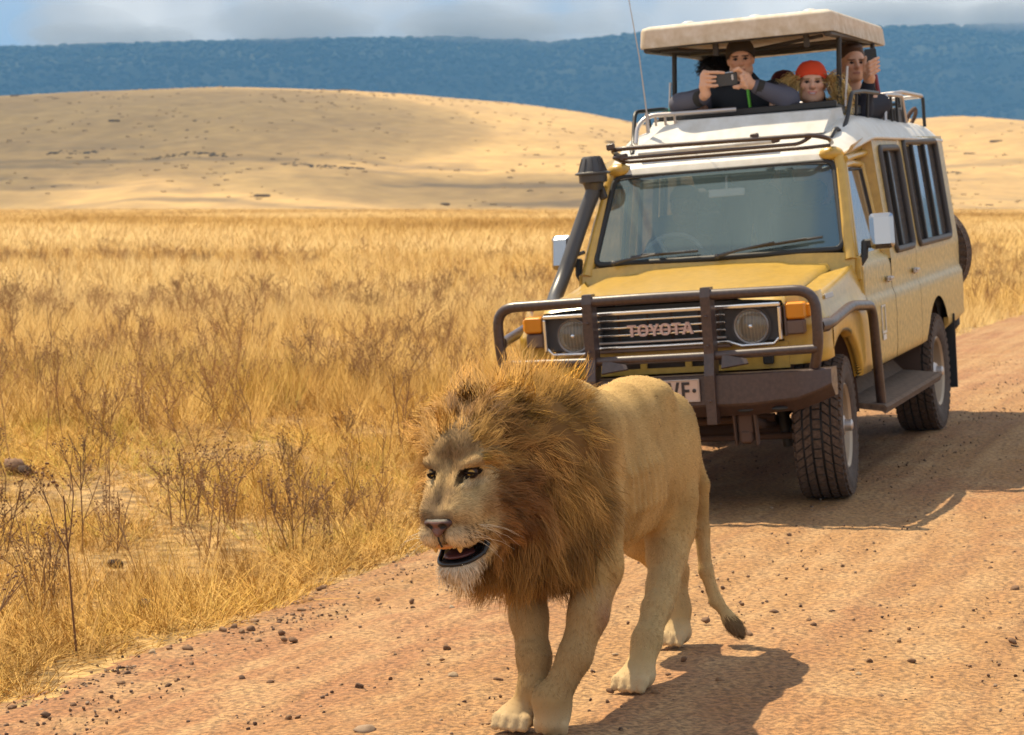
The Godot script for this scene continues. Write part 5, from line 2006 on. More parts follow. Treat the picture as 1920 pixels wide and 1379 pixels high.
func make_lion() -> void:
	lr.seed = 4242
	var origin := Vector3(0.2924, -0.1, -7.6104)
	var root := thing("lion", "male lion with a big tawny mane walking down the dirt road, mouth open", "lion", Transform3D(Basis(Vector3.UP, deg_to_rad(-YAW)), origin))
	lion_head = Transform3D(Basis(Vector3.UP, deg_to_rad(-9.0)) * Basis(Vector3.RIGHT, deg_to_rad(8.0)) * Basis(Vector3(0, 0, 1), deg_to_rad(4.5)), Vector3(-0.122, 0.830, 0.975))

	# ---- body
	var f := Field.new()
	f.ell(Vector3(0, 0.715, 0.32), Vector3(0.170, 0.275, 0.36), 0.05)  # rib cage
	f.ell(Vector3(0.0, 0.685, -0.10), Vector3(0.172, 0.245, 0.44), 0.10)  # belly
	f.ell(Vector3(0, 0.765, -0.52), Vector3(0.145, 0.19, 0.30), 0.10)  # rump
	f.chain([Vector3(0, 0.90, 0.46), Vector3(0, 0.885, 0.15), Vector3(0, 0.88, -0.18), Vector3(0, 0.89, -0.43), Vector3(0, 0.83, -0.66)], [0.13, 0.10, 0.10, 0.095, 0.095], 0.08)
	f.chain([Vector3(0, 0.86, 0.45), Vector3(-0.05, 0.86, 0.66), Vector3(-0.11, 0.83, 0.84)], [0.20, 0.18, 0.155], 0.08)  # neck
	for s in [-1.0, 1.0]:
		f.ell(Vector3(s * 0.115, 0.73, 0.44), Vector3(0.08, 0.19, 0.15), 0.03)  # shoulder
		for q in 7:  # ribs
			var z := 0.24 - 0.065 * q
			f.chain([Vector3(s * 0.10, 0.86, z + 0.03), Vector3(s * (0.158 - 0.002 * q), 0.74, z), Vector3(s * (0.158 - 0.002 * q), 0.62, z - 0.05), Vector3(s * 0.12, 0.52, z - 0.06)], [0.012, 0.016, 0.016, 0.012], 0.022)
		f.ell(Vector3(s * 0.078, 0.725, -0.62), Vector3(0.078, 0.20, 0.19), 0.03)  # haunch
		f.ell(Vector3(s * 0.07, 0.945, -0.42), Vector3(0.04, 0.035, 0.07), 0.05)  # hip bones
	# planted right fore leg
	f.chain([Vector3(-0.105, 0.66, 0.48), Vector3(-0.085, 0.47, 0.52), Vector3(-0.040, 0.33, 0.60), Vector3(-0.010, 0.22, 0.64), Vector3(0.0, 0.13, 0.66), Vector3(-0.03, 0.065, 0.665)], [0.105, 0.074, 0.055, 0.049, 0.047, 0.046], 0.03)
	paw(f, Vector3(-0.047, 0.0, 0.67), Vector3(-0.10, 0, 1).normalized(), Vector3(1, 0, 0.10).normalized())
	# left fore leg, wrist bent, swinging through
	f.chain([Vector3(0.115, 0.66, 0.46), Vector3(0.155, 0.49, 0.53), Vector3(0.158, 0.36, 0.62), Vector3(0.135, 0.24, 0.68), Vector3(0.088, 0.125, 0.725)], [0.105, 0.078, 0.058, 0.048, 0.047], 0.03)
	f.ell(Vector3(0.070, 0.108, 0.735), Vector3(0.052, 0.052, 0.046), 0.03)
	f.chain([Vector3(0.078, 0.11, 0.73), Vector3(0.080, 0.055, 0.725)], [0.048, 0.047], 0.02)
	paw(f, Vector3(0.082, 0.055, 0.685), Vector3(-0.05, -0.80, 0.6).normalized(), Vector3(1, 0, 0.05).normalized(), 0.84)
	# left hind leg, stepping forward
	f.ell(Vector3(0.085, 0.64, -0.52), Vector3(0.085, 0.22, 0.165), 0.07, Basis(Vector3.RIGHT, -0.35))
	f.chain([Vector3(0.09, 0.56, -0.52), Vector3(0.10, 0.47, -0.48), Vector3(0.112, 0.39, -0.41), Vector3(0.125, 0.29, -0.31), Vector3(0.13, 0.235, -0.22), Vector3(0.135, 0.15, -0.09), Vector3(0.135, 0.07, -0.01)], [0.10, 0.085, 0.066, 0.050, 0.045, 0.045, 0.047], 0.035)
	f.cap(Vector3(0.12, 0.34, -0.37), Vector3(0.13, 0.235, -0.27), 0.03, 0.03, 0.04)
	paw(f, Vector3(0.130, 0.0, 0.015), Vector3(-0.12, 0, 1).normalized(), Vector3(1, 0, 0.12).normalized(), 1.0)
	# right hind leg, pushing off
	f.chain([Vector3(-0.10, 0.76, -0.62), Vector3(-0.09, 0.55, -0.62), Vector3(-0.06, 0.42, -0.68)], [0.15, 0.12, 0.085], 0.05)
	f.chain([Vector3(-0.06, 0.42, -0.68), Vector3(0.0, 0.26, -0.88), Vector3(0.022, 0.12, -0.845), Vector3(0.03, 0.06, -0.815)], [0.08, 0.053, 0.05, 0.048], 0.04)
	paw(f, Vector3(0.035, 0.0, -0.80), Vector3(-0.15, 0, 1).normalized(), Vector3(1, 0, 0.15).normalized(), 0.95)
	# tail
	var tail := [Vector3(0.0, 0.80, -0.80), Vector3(0.055, 0.72, -0.87), Vector3(0.10, 0.58, -0.89), Vector3(0.112, 0.42, -0.87), Vector3(0.135, 0.27, -0.85), Vector3(0.175, 0.165, -0.84), Vector3(0.225, 0.11, -0.835)]
	f.chain(tail, [0.06, 0.042, 0.032, 0.027, 0.024, 0.022, 0.02], 0.02)
	f.ell(Vector3(0.243, 0.083, -0.83), Vector3(0.030, 0.052, 0.030), 0.02, Basis(Vector3(0, 0, 1), 0.75))
	var body := MB.new()
	f.build(body, 0.0125, null, lion_tint)

	# ---- head: same mesh, finer cells
	var h := Field.new()
	h.ell(Vector3(0, 0.045, -0.10), Vector3(0.112, 0.10, 0.15), 0.05)
	h.ell(Vector3(0, 0.040, -0.012), Vector3(0.085, 0.055, 0.055), 0.04)
	h.carve(Vector3(0, 0.050, 0.055), Vector3(0.010, 0.045, 0.012), 0.02)
	for s in [-1.0, 1.0]:
		h.ell(Vector3(s * 0.060, 0.025, 0.032), Vector3(0.040, 0.019, 0.036), 0.02, Basis(Vector3(0, 0, 1), s * 0.30))  # brow
		h.ell(Vector3(s * 0.090, -0.055, -0.055), Vector3(0.048, 0.07, 0.085), 0.045)  # cheek bone
		h.ell(Vector3(s * 0.088, -0.14, -0.06), Vector3(0.06, 0.09, 0.10), 0.05)  # jaw muscle
		h.cap(Vector3(s * 0.028, -0.002, 0.036), Vector3(s * 0.036, -0.100, 0.128), 0.033, 0.034, 0.022)  # bridge
		h.ell(Vector3(s * 0.042, -0.160, 0.108), Vector3(0.042, 0.044, 0.066), 0.020)
		h.cap(Vector3(s * 0.050, -0.165, 0.085), Vector3(s * 0.078, -0.175, 0.015), 0.034, 0.034, 0.03)  # whisker pad
		h.cap(Vector3(s * 0.066, -0.225, -0.02), Vector3(s * 0.022, -0.272, 0.085), 0.032, 0.028, 0.03)  # lower jaw
		h.ell(Vector3(s * 0.078, -0.085, 0.025), Vector3(0.032, 0.040, 0.05), 0.03)
		h.ell(Vector3(s * 0.058, -0.108, 0.085), Vector3(0.036, 0.042, 0.042), 0.03)
	h.ell(Vector3(0, -0.108, 0.122), Vector3(0.044, 0.026, 0.042), 0.02)
	h.ell(Vector3(0, -0.272, 0.095), Vector3(0.048, 0.032, 0.048), 0.03)
	h.cap(Vector3(0, -0.06, -0.12), Vector3(0, -0.1, -0.24), 0.12, 0.14, 0.06)
	for s in [-1.0, 1.0]:
		h.carve(Vector3(s * 0.066, -0.001, 0.062), Vector3(0.022, 0.0088, 0.022), 0.010)
	for s in [-1.0, 1.0]:
		h.carve(Vector3(s * 0.046, -0.012, 0.082), Vector3(0.008, 0.014, 0.014), 0.012)
	h.carve(Vector3(0, -0.222, 0.10), Vector3(0.054, 0.024, 0.080), 0.012)  # open mouth
	h.carve(Vector3(0.062, -0.215, 0.06), Vector3(0.020, 0.031, 0.042), 0.012)
	h.carve(Vector3(-0.062, -0.215, 0.06), Vector3(0.020, 0.031, 0.042), 0.012)
	for s in [-1.0, 1.0]:
		h.carve(Vector3(s * 0.0, -0.172, 0.182), Vector3(0.004, 0.03, 0.02), 0.012)
	var hd := MB.new()
	h.build(hd, 0.0052, AABB(Vector3(-0.19, -0.34, -0.20), Vector3(0.38, 0.52, 0.40)), head_tint)
	var fur := mat("fur", Color(1, 1, 1), 0.85, 0, true)
	fur.metallic_specular = 0.22
	var whole := MB.new()
	whole.add(body)
	whole.add(hd, lion_head)
	put("body", whole, fur, root)
	lion_face(root)
	lion_coat(root, body, hd)
	lion_mane(root, f, hd)


func lion_face(root: Node3D) -> void:
	var H := lion_head
	var amber_eye := mat("lion_eye", Color(1, 1, 1), 0.22, 0, true)
	amber_eye.metallic_specular = 0.35
	for s in [-1.0, 1.0]:
		var mb := MB.new()
		var seg := 18
		var fwd := Vector3(s * 0.42, -0.06, 1).normalized()
		var b := Basis.looking_at(-fwd)
		var c := Vector3(s * 0.062, -0.001, 0.040)
		for j in 12:
			var t := PI * 0.62 * j / 11.0
			for i in seg + 1:
				var a := TAU * i / seg
				var d := b * Vector3(sin(t) * cos(a), sin(t) * sin(a), cos(t))
				var cc := lin(0.42, 0.25, 0.05)
				if t < 0.22:
					cc = lin(0.004, 0.004, 0.004)
				elif t > 0.66:
					cc = lin(0.05, 0.03, 0.02)
				elif t > 0.54:
					cc = lin(0.08, 0.05, 0.02)
				mb.vert(c + d * 0.0195, d, cc)
		for j in 11:
			for i in seg:
				mb.quad(j * (seg + 1) + i, j * (seg + 1) + i + 1, (j + 1) * (seg + 1) + i + 1, (j + 1) * (seg + 1) + i)
		put("eye", mb, amber_eye, root, H)
		# lids
		mb = MB.new()
		mb.col = lin(0.02, 0.013, 0.009)
		for u in [1.0, -1.0]:
			var p := []
			for k in 9:
				var e := -1.0 + 2.0 * k / 8.0
				p.append(c + Vector3(s * e * 0.0235, u * (0.0092 - (0.0068 if u > 0 else 0.0)) * (1.0 - e * e) - 0.003 * e, 0.0195 - 0.008 * e * e - s * s * 0.004 * e))
			mb.tube(p, [0.002, 0.003, 0.0036, 0.004, 0.004, 0.004, 0.0036, 0.003, 0.002], 6)
		put("eyelid", mb, M.fur, root, H)
	# nose leather
	var nf := Field.new()
	nf.ell(Vector3(0, -0.119, 0.164), Vector3(0.043, 0.012, 0.018), 0.012)
	nf.cap(Vector3(-0.032, -0.118, 0.156), Vector3(0, -0.148, 0.171), 0.011, 0.008, 0.012)
	nf.cap(Vector3(0.032, -0.118, 0.156), Vector3(0, -0.148, 0.171), 0.011, 0.008, 0.012)
	for s in [-1.0, 1.0]:
		nf.carve(Vector3(s * 0.023, -0.127, 0.177), Vector3(0.0095, 0.007, 0.012), 0.006)
	var nb := MB.new()
	nf.build(nb, 0.0035, null, func(p, g):
		var inn := Vector2(absf(p.x) - 0.021, p.y + 0.127)
		if (inn / Vector2(0.0125, 0.009)).length() < 1.0 or p.y > -0.112:
			return lin(0.02, 0.012, 0.010)
		return lin(0.17, 0.075, 0.055).lerp(lin(0.07, 0.035, 0.028), clampf(absf(p.x) * 30.0, 0, 1)))
	var nm := mat("nose_leather", Color(1, 1, 1), 0.62, 0, true)
	put("nose", nb, nm, root, H)
	nb = MB.new()
	nb.tube([Vector3(0, -0.150, 0.174), Vector3(0, -0.172, 0.170), Vector3(0, -0.192, 0.160)], 0.003, 5)
	put("lip_cleft", nb, M.rubber, root, H)
	# black lower lip with its fold, tongue, gums and teeth
	nb = MB.new()
	var wet := mat("wet_lip", lin(0.008, 0.007, 0.008), 0.38)
	nb.tube(bent([Vector3(0.072, -0.203, 0.020), Vector3(0.071, -0.238, 0.050), Vector3(0.052, -0.250, 0.105), Vector3(0.024, -0.251, 0.139), Vector3(-0.024, -0.251, 0.139), Vector3(-0.052, -0.250, 0.105), Vector3(-0.071, -0.238, 0.050), Vector3(-0.072, -0.203, 0.020)], 0.03, 5), 0.0075, 8)
	nb.tube([Vector3(0.073, -0.192, 0.035), Vector3(0.078, -0.214, 0.035), Vector3(0.071, -0.240, 0.055)], [0.005, 0.0095, 0.007], 8)
	put("lower_lip", nb, wet, root, H)
	nb = MB.new()
	nb.ball(Vector3(0, -0.235, 0.06), Vector3(0.045, 0.012, 0.07))
	put("tongue", nb, mat("tongue_pink", lin(0.10, 0.028, 0.025), 0.5), root, H)
	nb = MB.new()
	nb.tube([Vector3(-0.058, -0.192, 0.07), Vector3(-0.042, -0.193, 0.130), Vector3(0, -0.194, 0.150), Vector3(0.042, -0.193, 0.130), Vector3(0.058, -0.192, 0.07)], [0.007, 0.008, 0.008, 0.008, 0.007], 8)
	put("gum", nb, mat("gum_orange", lin(0.50, 0.20, 0.05), 0.35), root, H)
	var ivory := mat("tooth_ivory", lin(0.62, 0.40, 0.13), 0.35)
	for k in 6:
		nb = MB.new()
		var x := (k - 2.5) * 0.0105
		nb.lathe([Vector2(0.0045, 0.0), Vector2(0.0044, -0.005), Vector2(0.0022, -0.0085), Vector2(0.0, -0.009)], Transform3D(Basis(), Vector3(x, -0.194, 0.146 - 9.0 * x * x)), 8, 60.0)
		put("tooth", nb, ivory, root, H)
	for s in [-1.0, 1.0]:
		nb = MB.new()
		nb.lathe([Vector2(0.0085, 0.002), Vector2(0.008, -0.008), Vector2(0.0045, -0.017), Vector2(0.0, -0.021)], Transform3D(Basis(), Vector3(s * 0.041, -0.197, 0.130)), 10, 60.0)
		put("tooth", nb, ivory, root, H)
	# whiskers
	nb = MB.new()
	for s in [-1.0, 1.0]:
		for k in 11:
			var b := Vector3(s * lr.randf_range(0.05, 0.075), lr.randf_range(-0.185, -0.138), lr.randf_range(0.06, 0.13))
			var d := Vector3(s * 1.0, lr.randf_range(-0.45, 0.05), lr.randf_range(-0.5, 0.25)).normalized()
			var l := lr.randf_range(0.09, 0.17)
			nb.tube([b, b + d * l * 0.4, b + d * l * 0.75 + Vector3(0, -0.012, 0), b + d * l + Vector3(0, -0.035, 0)], [0.0006, 0.0005, 0.0004, 0.0002], 3)
	var wk := put("whiskers", nb, mat("whisker_white", lin(0.7, 0.6, 0.45), 0.5), root, H)
	wk.set_meta("kind", "stuff")


# short coat: many thin blades lying back along the body
func lion_coat(root: Node3D, body: MB, hd: MB) -> void:
	var out := MB.new()
	for part in 2:
		var src := body if part == 0 else hd
		var xf := Transform3D() if part == 0 else lion_head
		var per := 7.0 if part == 0 else 1.6
		var m := src.idx.size() / 3
		for k in m:
			var a := src.idx[3 * k]
			var p0 := src.v[a]
			if part == 0 and p0.z > 0.62 and p0.y > 0.62:
				continue
			var cnt := int(per * 0.5 + lr.randf())
			if part == 0 and p0.y < 0.14:
				cnt = int(cnt * 0.6 + lr.randf())
			for q in cnt:
				var r1 := sqrt(lr.randf())
				var r2 := lr.randf()
				var b := src.idx[3 * k + 1]
				var d := src.idx[3 * k + 2]
				var wa := 1.0 - r1
				var wb := r1 * (1.0 - r2)
				var wd := r1 * r2
				var p: Vector3 = src.v[a] * wa + src.v[b] * wb + src.v[d] * wd
				var n: Vector3 = (src.n[a] * wa + src.n[b] * wb + src.n[d] * wd).normalized()
				var c: Color = src.c[a]
				if c.r < 0.09:
					continue
				var flow: Vector3
				var len: float
				if part == 0:
					flow = Vector3(0, -0.55, -1.0) if p.y > 0.5 else Vector3(0, -1.0, -0.35)
					len = lr.randf_range(0.006, 0.013)
					if p.y < 0.13:
						len *= 0.6
					if p.z < -0.75 and p.x > 0.205 and p.y < 0.125:
						len = 0.028
						flow = Vector3(0.6, -0.8, 0)
				else:
					# away from the nose
					flow = (p - Vector3(0, -0.10, 0.17)).normalized() + Vector3(0, 0.15 if p.y > -0.05 else -0.5, -0.3)
					len = lr.randf_range(0.008, 0.017)
					if p.y < -0.25:
						len = lr.randf_range(0.015, 0.04)
						flow = Vector3(0, -1, 0.0)
					elif p.z < -0.02:
						len *= 1.8
				flow = (flow - n * flow.dot(n)).normalized()
				var jit := Vector3(lr.randfn(0, 0.22), lr.randfn(0, 0.22), lr.randfn(0, 0.22))
				var dir := (flow + n * (0.22 if part == 0 else 0.32) + jit).normalized()
				if part == 1 and p.y < -0.25:
					dir = (flow + n * 0.3 + jit).normalized()
				var side := dir.cross(n).normalized()
				var w := 0.0011 if part == 0 else 0.0007
				var q0 := xf * (p - n * 0.001)
				var bs := xf.basis
				var g := lr.randf_range(0.72, 1.3) if part == 0 else lr.randf_range(0.5, 1.4)
				var cc := Color(c.r * g, c.g * g, c.b * g)
				var nn := (bs * n).normalized()
				var s0 := out.v.size()
				out.v.append(q0 - bs * side * w)
				out.v.append(q0 + bs * side * w)
				out.v.append(q0 + bs * dir * len * 0.6 + bs * side * w * 0.8)
				out.v.append(q0 + bs * dir * len * 0.6 - bs * side * w * 0.8)
				out.v.append(q0 + bs * (dir * 0.9 + flow * 0.2).normalized() * len)
				for z in 5:
					out.n.append(nn)
					out.c.append(cc)
				out.idx.append_array(PackedInt32Array([s0, s0 + 1, s0 + 2, s0, s0 + 2, s0 + 3, s0 + 3, s0 + 2, s0 + 4]))
	var o := put("coat", out, M.fur, root)
	o.set_meta("kind", "stuff")


func lock(out: MB, p: Vector3, n: Vector3, dir0: Vector3, dir1: Vector3, len: float, w: float, c0: Color, c1: Color, curl: float, seg := 5) -> void:
	# one ribbon of hair that starts along dir0 and bends to dir1
	var side := dir0.cross(n)
	if side.length() < 0.05:
		side = dir0.cross(Vector3(0.3, 0.2, 0.9))
	side = side.normalized().rotated(dir0.normalized(), lr.randfn(0, 0.5))
	var s0 := out.v.size()
	var q := p
	var ph := lr.randf() * TAU
	for k in seg + 1:
		var t := float(k) / seg
		var d := dir0.lerp(dir1, t).normalized()
		if k > 0:
			q += d * (len / seg) + side * sin(ph + t * 5.0) * curl * len / seg
		var ww := w * (1.0 - 0.85 * t * t)
		var c := c0.lerp(c1, t)
		var nn := (n * (1.0 - 0.4 * t) + side.cross(d).normalized() * (0.25 if side.cross(d).dot(n) > 0 else -0.25) + Vector3(0, 0.15, 0)).normalized()
		if k < seg:
			out.v.append(q - side * ww)
			out.v.append(q + side * ww)
			out.n.append((nn - side * 0.35).normalized())
			out.n.append((nn + side * 0.35).normalized())
			out.c.append(c)
			out.c.append(c)
		else:
			out.v.append(q)
			out.n.append(nn)
			out.c.append(c)
	for k in seg - 1:
		var a := s0 + 2 * k
		out.idx.append_array(PackedInt32Array([a, a + 1, a + 3, a, a + 3, a + 2]))
	var e := s0 + 2 * (seg - 1)
	out.idx.append_array(PackedInt32Array([e, e + 1, e + 2]))


func lion_mane(root: Node3D, f: Field, hd: MB) -> void:
	# a shaggy under-volume that the long hair grows from
	var g := Field.new()
	g.chain([Vector3(-0.02, 0.83, 0.48), Vector3(-0.055, 0.85, 0.62), Vector3(-0.09, 0.85, 0.80)], [0.15, 0.16, 0.145], 0.08)
	g.ell(Vector3(0.0, 0.66, 0.60), Vector3(0.165, 0.22, 0.135), 0.08)  # breast
	g.ell(Vector3(-0.07, 0.68, 0.78), Vector3(0.14, 0.17, 0.11), 0.08)  # throat
	g.ell(Vector3(-0.10, 0.905, 0.83), Vector3(0.145, 0.115, 0.10), 0.06)  # crown
	g.ell(Vector3(0.0, 0.93, 0.58), Vector3(0.11, 0.09, 0.13), 0.06)
	var under := MB.new()
	g.build(under, 0.016, null, func(p, n):
		return lin(0.13, 0.068, 0.024).lerp(lin(0.20, 0.11, 0.04), clampf(0.5 + n2.get_noise_3dv(p * 90.0), 0, 1)))
	var mane := put("mane", under, M.fur, root)
	var ids := g.all()
	var H := lion_head
	var inv := H.affine_inverse()
	var out := MB.new()
	var m := under.idx.size() / 3
	# area-even picks
	var area := PackedFloat32Array()
	var tot := 0.0
	for k in m:
		var a := under.v[under.idx[3 * k]]
		tot += (under.v[under.idx[3 * k + 1]] - a).cross(under.v[under.idx[3 * k + 2]] - a).length()
		area.append(tot)
	var ring := PackedInt32Array()
	for k in hd.v.size():
		var q := hd.v[k]
		var qx := absf(q.x)
		if q.z < 0.035 and q.z > -0.16 and ((qx > 0.084 and q.y < 0.06) or (q.y > 0.066 and qx < 0.12 and q.z < 0.02) or (qx > 0.07 and q.y >= 0.05 and q.z < -0.0) or (q.y < -0.24 and q.z < 0.03)):
			ring.append(k)
	for k in 2000:  # locks
		var p: Vector3
		var n: Vector3
		var at_face := k >= 1500
		if at_face:
			var e := ring[lr.randi() % ring.size()]
			p = H * hd.v[e]
			n = H.basis * hd.n[e]
		else:
			var pick := area.bsearch(lr.randf() * tot)
			pick = mini(pick, m - 1)
			var a := under.idx[3 * pick]
			p = under.v[a].lerp(under.v[under.idx[3 * pick + 1]], lr.randf())
			n = under.n[a]
			if p.z < 0.30 and n.z < -0.3 and p.y < 0.8:
				continue
		var hp := inv * p
		var ax := absf(hp.x)
		# none on the face itself
		if not at_face and hp.z > -0.05 and hp.y > -0.30 and hp.y < 0.095 and ax < 0.118:
			continue
		var face := clampf(1.0 - (inv * p).length() / 0.30, 0, 1)  # near the face
		var top := clampf((n.y - 0.25) * 1.6, 0, 1)
		var low := clampf((0.72 - p.y) * 3.2, 0, 1)
		var rightside := clampf(n.x * 1.4, 0, 1)
		# growth: backwards from the face, falling at the sides, standing up on the crown
		var fwd_flow := Vector3(0.10, 0.0, -1.0)
		var dir0 := (n * (0.50 + 0.5 * top) + fwd_flow * 0.55 + Vector3(0, -0.35 * rightside, 0)).normalized()
		var dir1 := Vector3(0.02, -1.0, -0.22) + n * 0.10
		dir1 = dir1.lerp(n * 0.75 + Vector3(0.22, 0.28, -0.75), top)
		if hp.z > -0.20 and hp.y > 0.02:  # crown tuft: up and out
			dir0 = (n * 0.9 + Vector3(hp.x * 2.2, 0.55, -0.15)).normalized()
			dir1 = Vector3(hp.x * 4.0 + 0.25, 0.30, -0.55)
		if n.x < -0.35 and hp.y > -0.25:  # far side stands out as a fringe
			dir0 = (Vector3(-1.0, 0.25, -0.05) + n * 0.3).normalized()
			dir1 = Vector3(-0.75, -0.35 + 0.6 * clampf(hp.y * 6.0, -0.3, 1), -0.4)
		if low > 0.25:
			dir0 = (n * 0.55 + Vector3(0.02, -0.8, -0.1)).normalized()
			dir1 = Vector3(0.02, -1.0, -0.04) + n * 0.12
		var len := lerpf(0.13, 0.21, lr.randf())
		len = lerpf(len, lr.randf_range(0.08, 0.18), top * 0.9)
		len = lerpf(len, 0.235, low)
		if face > 0.25:
			len *= 0.75
		if n.x < -0.35:
			len *= 0.8
		if n.x > 0.25 and not at_face:
			len *= 0.72
		if at_face:
			len = lr.randf_range(0.05, 0.11)
			dir0 = (n * 0.45 + H.basis * Vector3(hp.x * 3.0, 0.10, -0.75)).normalized()
			dir1 = (n * 0.35 + H.basis * Vector3(hp.x * 2.0, -0.75, -0.45)).normalized()
			if hp.y > 0.05:
				dir1 = (n * 0.6 + H.basis * Vector3(hp.x * 4.0 + 0.2, 0.35, -0.6)).normalized()
			if hp.y < -0.22:
				dir0 = Vector3(0, -1, -0.2).normalized()
				dir1 = Vector3(0, -1, -0.1).normalized()
		# never below the knee
		var reach := p.y - 0.40
		if low > 0.2 and len > reach:
			len = maxf(0.06, reach * lr.randf_range(0.75, 1.1))
		# colour: gold above, tawny at the sides, dark brown below and in the ring round the face
		var nz := n2.get_noise_3dv(p * 420.0)
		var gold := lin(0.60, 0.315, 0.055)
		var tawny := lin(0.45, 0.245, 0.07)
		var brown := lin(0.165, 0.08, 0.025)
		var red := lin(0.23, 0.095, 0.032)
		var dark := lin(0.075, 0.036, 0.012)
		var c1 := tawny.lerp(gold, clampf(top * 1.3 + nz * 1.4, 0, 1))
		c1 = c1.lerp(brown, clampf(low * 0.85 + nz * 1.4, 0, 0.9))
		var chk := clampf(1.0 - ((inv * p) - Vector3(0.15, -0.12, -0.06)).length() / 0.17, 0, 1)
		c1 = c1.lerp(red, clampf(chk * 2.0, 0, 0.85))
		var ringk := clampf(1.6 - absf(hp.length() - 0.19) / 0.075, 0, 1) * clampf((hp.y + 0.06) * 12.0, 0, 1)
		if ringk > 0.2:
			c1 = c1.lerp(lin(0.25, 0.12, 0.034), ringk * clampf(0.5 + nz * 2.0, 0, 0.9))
		var c0 := c1
		var shade := lr.randf_range(0.5, 1.4)
		var cd0 := (dir0 + Vector3(lr.randfn(0, 0.26), lr.randfn(0, 0.22), lr.randfn(0, 0.26)) * (1.0 + 0.7 * top)).normalized()
		var cd1 := (dir1.normalized() + Vector3(lr.randfn(0, 0.30), lr.randfn(0, 0.24), lr.randfn(0, 0.30)) * (1.0 + 0.7 * top)).normalized()
		len *= lr.randf_range(0.65, 1.25)
		var tip := p + (cd0 + cd1) * 0.5 * len
		var wide := lr.randf_range(0.012, 0.022) * (0.6 if at_face else 1.0)
		for q in (34 if at_face else 58):
			var off := Vector3(lr.randfn(0, 1), lr.randfn(0, 1), lr.randfn(0, 1)) * wide
			off -= n * off.dot(n)
			var sp := p + off - n * 0.008
			var l := len * lr.randf_range(0.55, 1.1)
			var d0 := (cd0 + Vector3(lr.randfn(0, 0.10), lr.randfn(0, 0.10), lr.randfn(0, 0.10))).normalized()
			var d1 := (cd1 - off * (1.6 / len) + Vector3(lr.randfn(0, 0.10), lr.randfn(0, 0.08), lr.randfn(0, 0.10))).normalized()
			var tone := shade * lr.randf_range(0.78, 1.22)
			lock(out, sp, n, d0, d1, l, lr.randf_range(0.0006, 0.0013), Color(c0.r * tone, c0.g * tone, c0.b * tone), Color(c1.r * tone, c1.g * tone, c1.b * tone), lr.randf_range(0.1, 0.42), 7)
	var hair := mat("mane_hair", Color(1, 1, 1), 0.6, 0, true)
	hair.metallic_specular = 0.3
	hair.backlight_enabled = true
	hair.backlight = Color(0.35, 0.35, 0.35)
	var o := put("mane_hair", out, hair, mane)
	o.set_meta("kind", "stuff")
	# chin beard, white
	out = MB.new()
	for k in 260:
		var p := Vector3(lr.randf_range(-0.05, 0.05), -0.285 + lr.randf_range(-0.012, 0.01), lr.randf_range(0.04, 0.13))
		var tone := lr.randf_range(0.8, 1.2)
		lock(out, p, Vector3(0, -0.3, 1).normalized(), Vector3(lr.randfn(0, 0.2), -1, 0.15), Vector3(lr.randfn(0, 0.25), -1, -0.25), lr.randf_range(0.025, 0.065), 0.0011, lin(0.66, 0.57, 0.44), Color(0.72 * tone, 0.62 * tone, 0.46 * tone), 0.15, 4)
	put("beard", out, hair, root, H).set_meta("kind", "stuff")


# ---------------------------------------------------------------- people standing in the roof hatch
func skin_tint(base: Color, lips: Color, brow: Color, smile := 0.0) -> Callable:
	return func(p: Vector3, _g: Vector3) -> Color:
		var ax := absf(p.x)
		var c := base
		var ck := (Vector3(ax, p.y, p.z) - Vector3(0.042, -0.03, 0.075)) / Vector3(0.028, 0.025, 0.05)
		c = c.lerp(Color(base.r * 1.02, base.g * 0.80, base.b * 0.74), clampf(1.2 - ck.length(), 0, 0.5))
		if p.z > 0.05:
			var lp := (p - Vector3(0, -0.063, 0.1)) / Vector3(0.027 + smile * 0.006, 0.0095, 0.05)
			lp.y -= ax * ax * smile * 14.0 / 0.0095
			if lp.length() < 1.0:
				c = lips
			var ns := (p - Vector3(0, -0.028, 0.11)) / Vector3(0.02, 0.012, 0.03)
			if ns.length() < 1.0:
				c = c.lerp(Color(base.r * 0.95, base.g * 0.68, base.b * 0.62), 0.5)
			var bw := (Vector3(ax, p.y, p.z) - Vector3(0.033, 0.020 - ax * 0.02, 0.09)) / Vector3(0.023, 0.0065, 0.05)
			if bw.length() < 1.0:
				c = brow
			var ey := (Vector3(ax, p.y, p.z) - Vector3(0.031, 0.003, 0.09)) / Vector3(0.0165, 0.0072, 0.05)  # eye patch, like the brow band, enlarged to paint in brow shadow
			if ey.length() < 1.0:
				c = Color(0.05, 0.03, 0.025) if smile == 0.0 else Color(0.16, 0.09, 0.07)
		return c


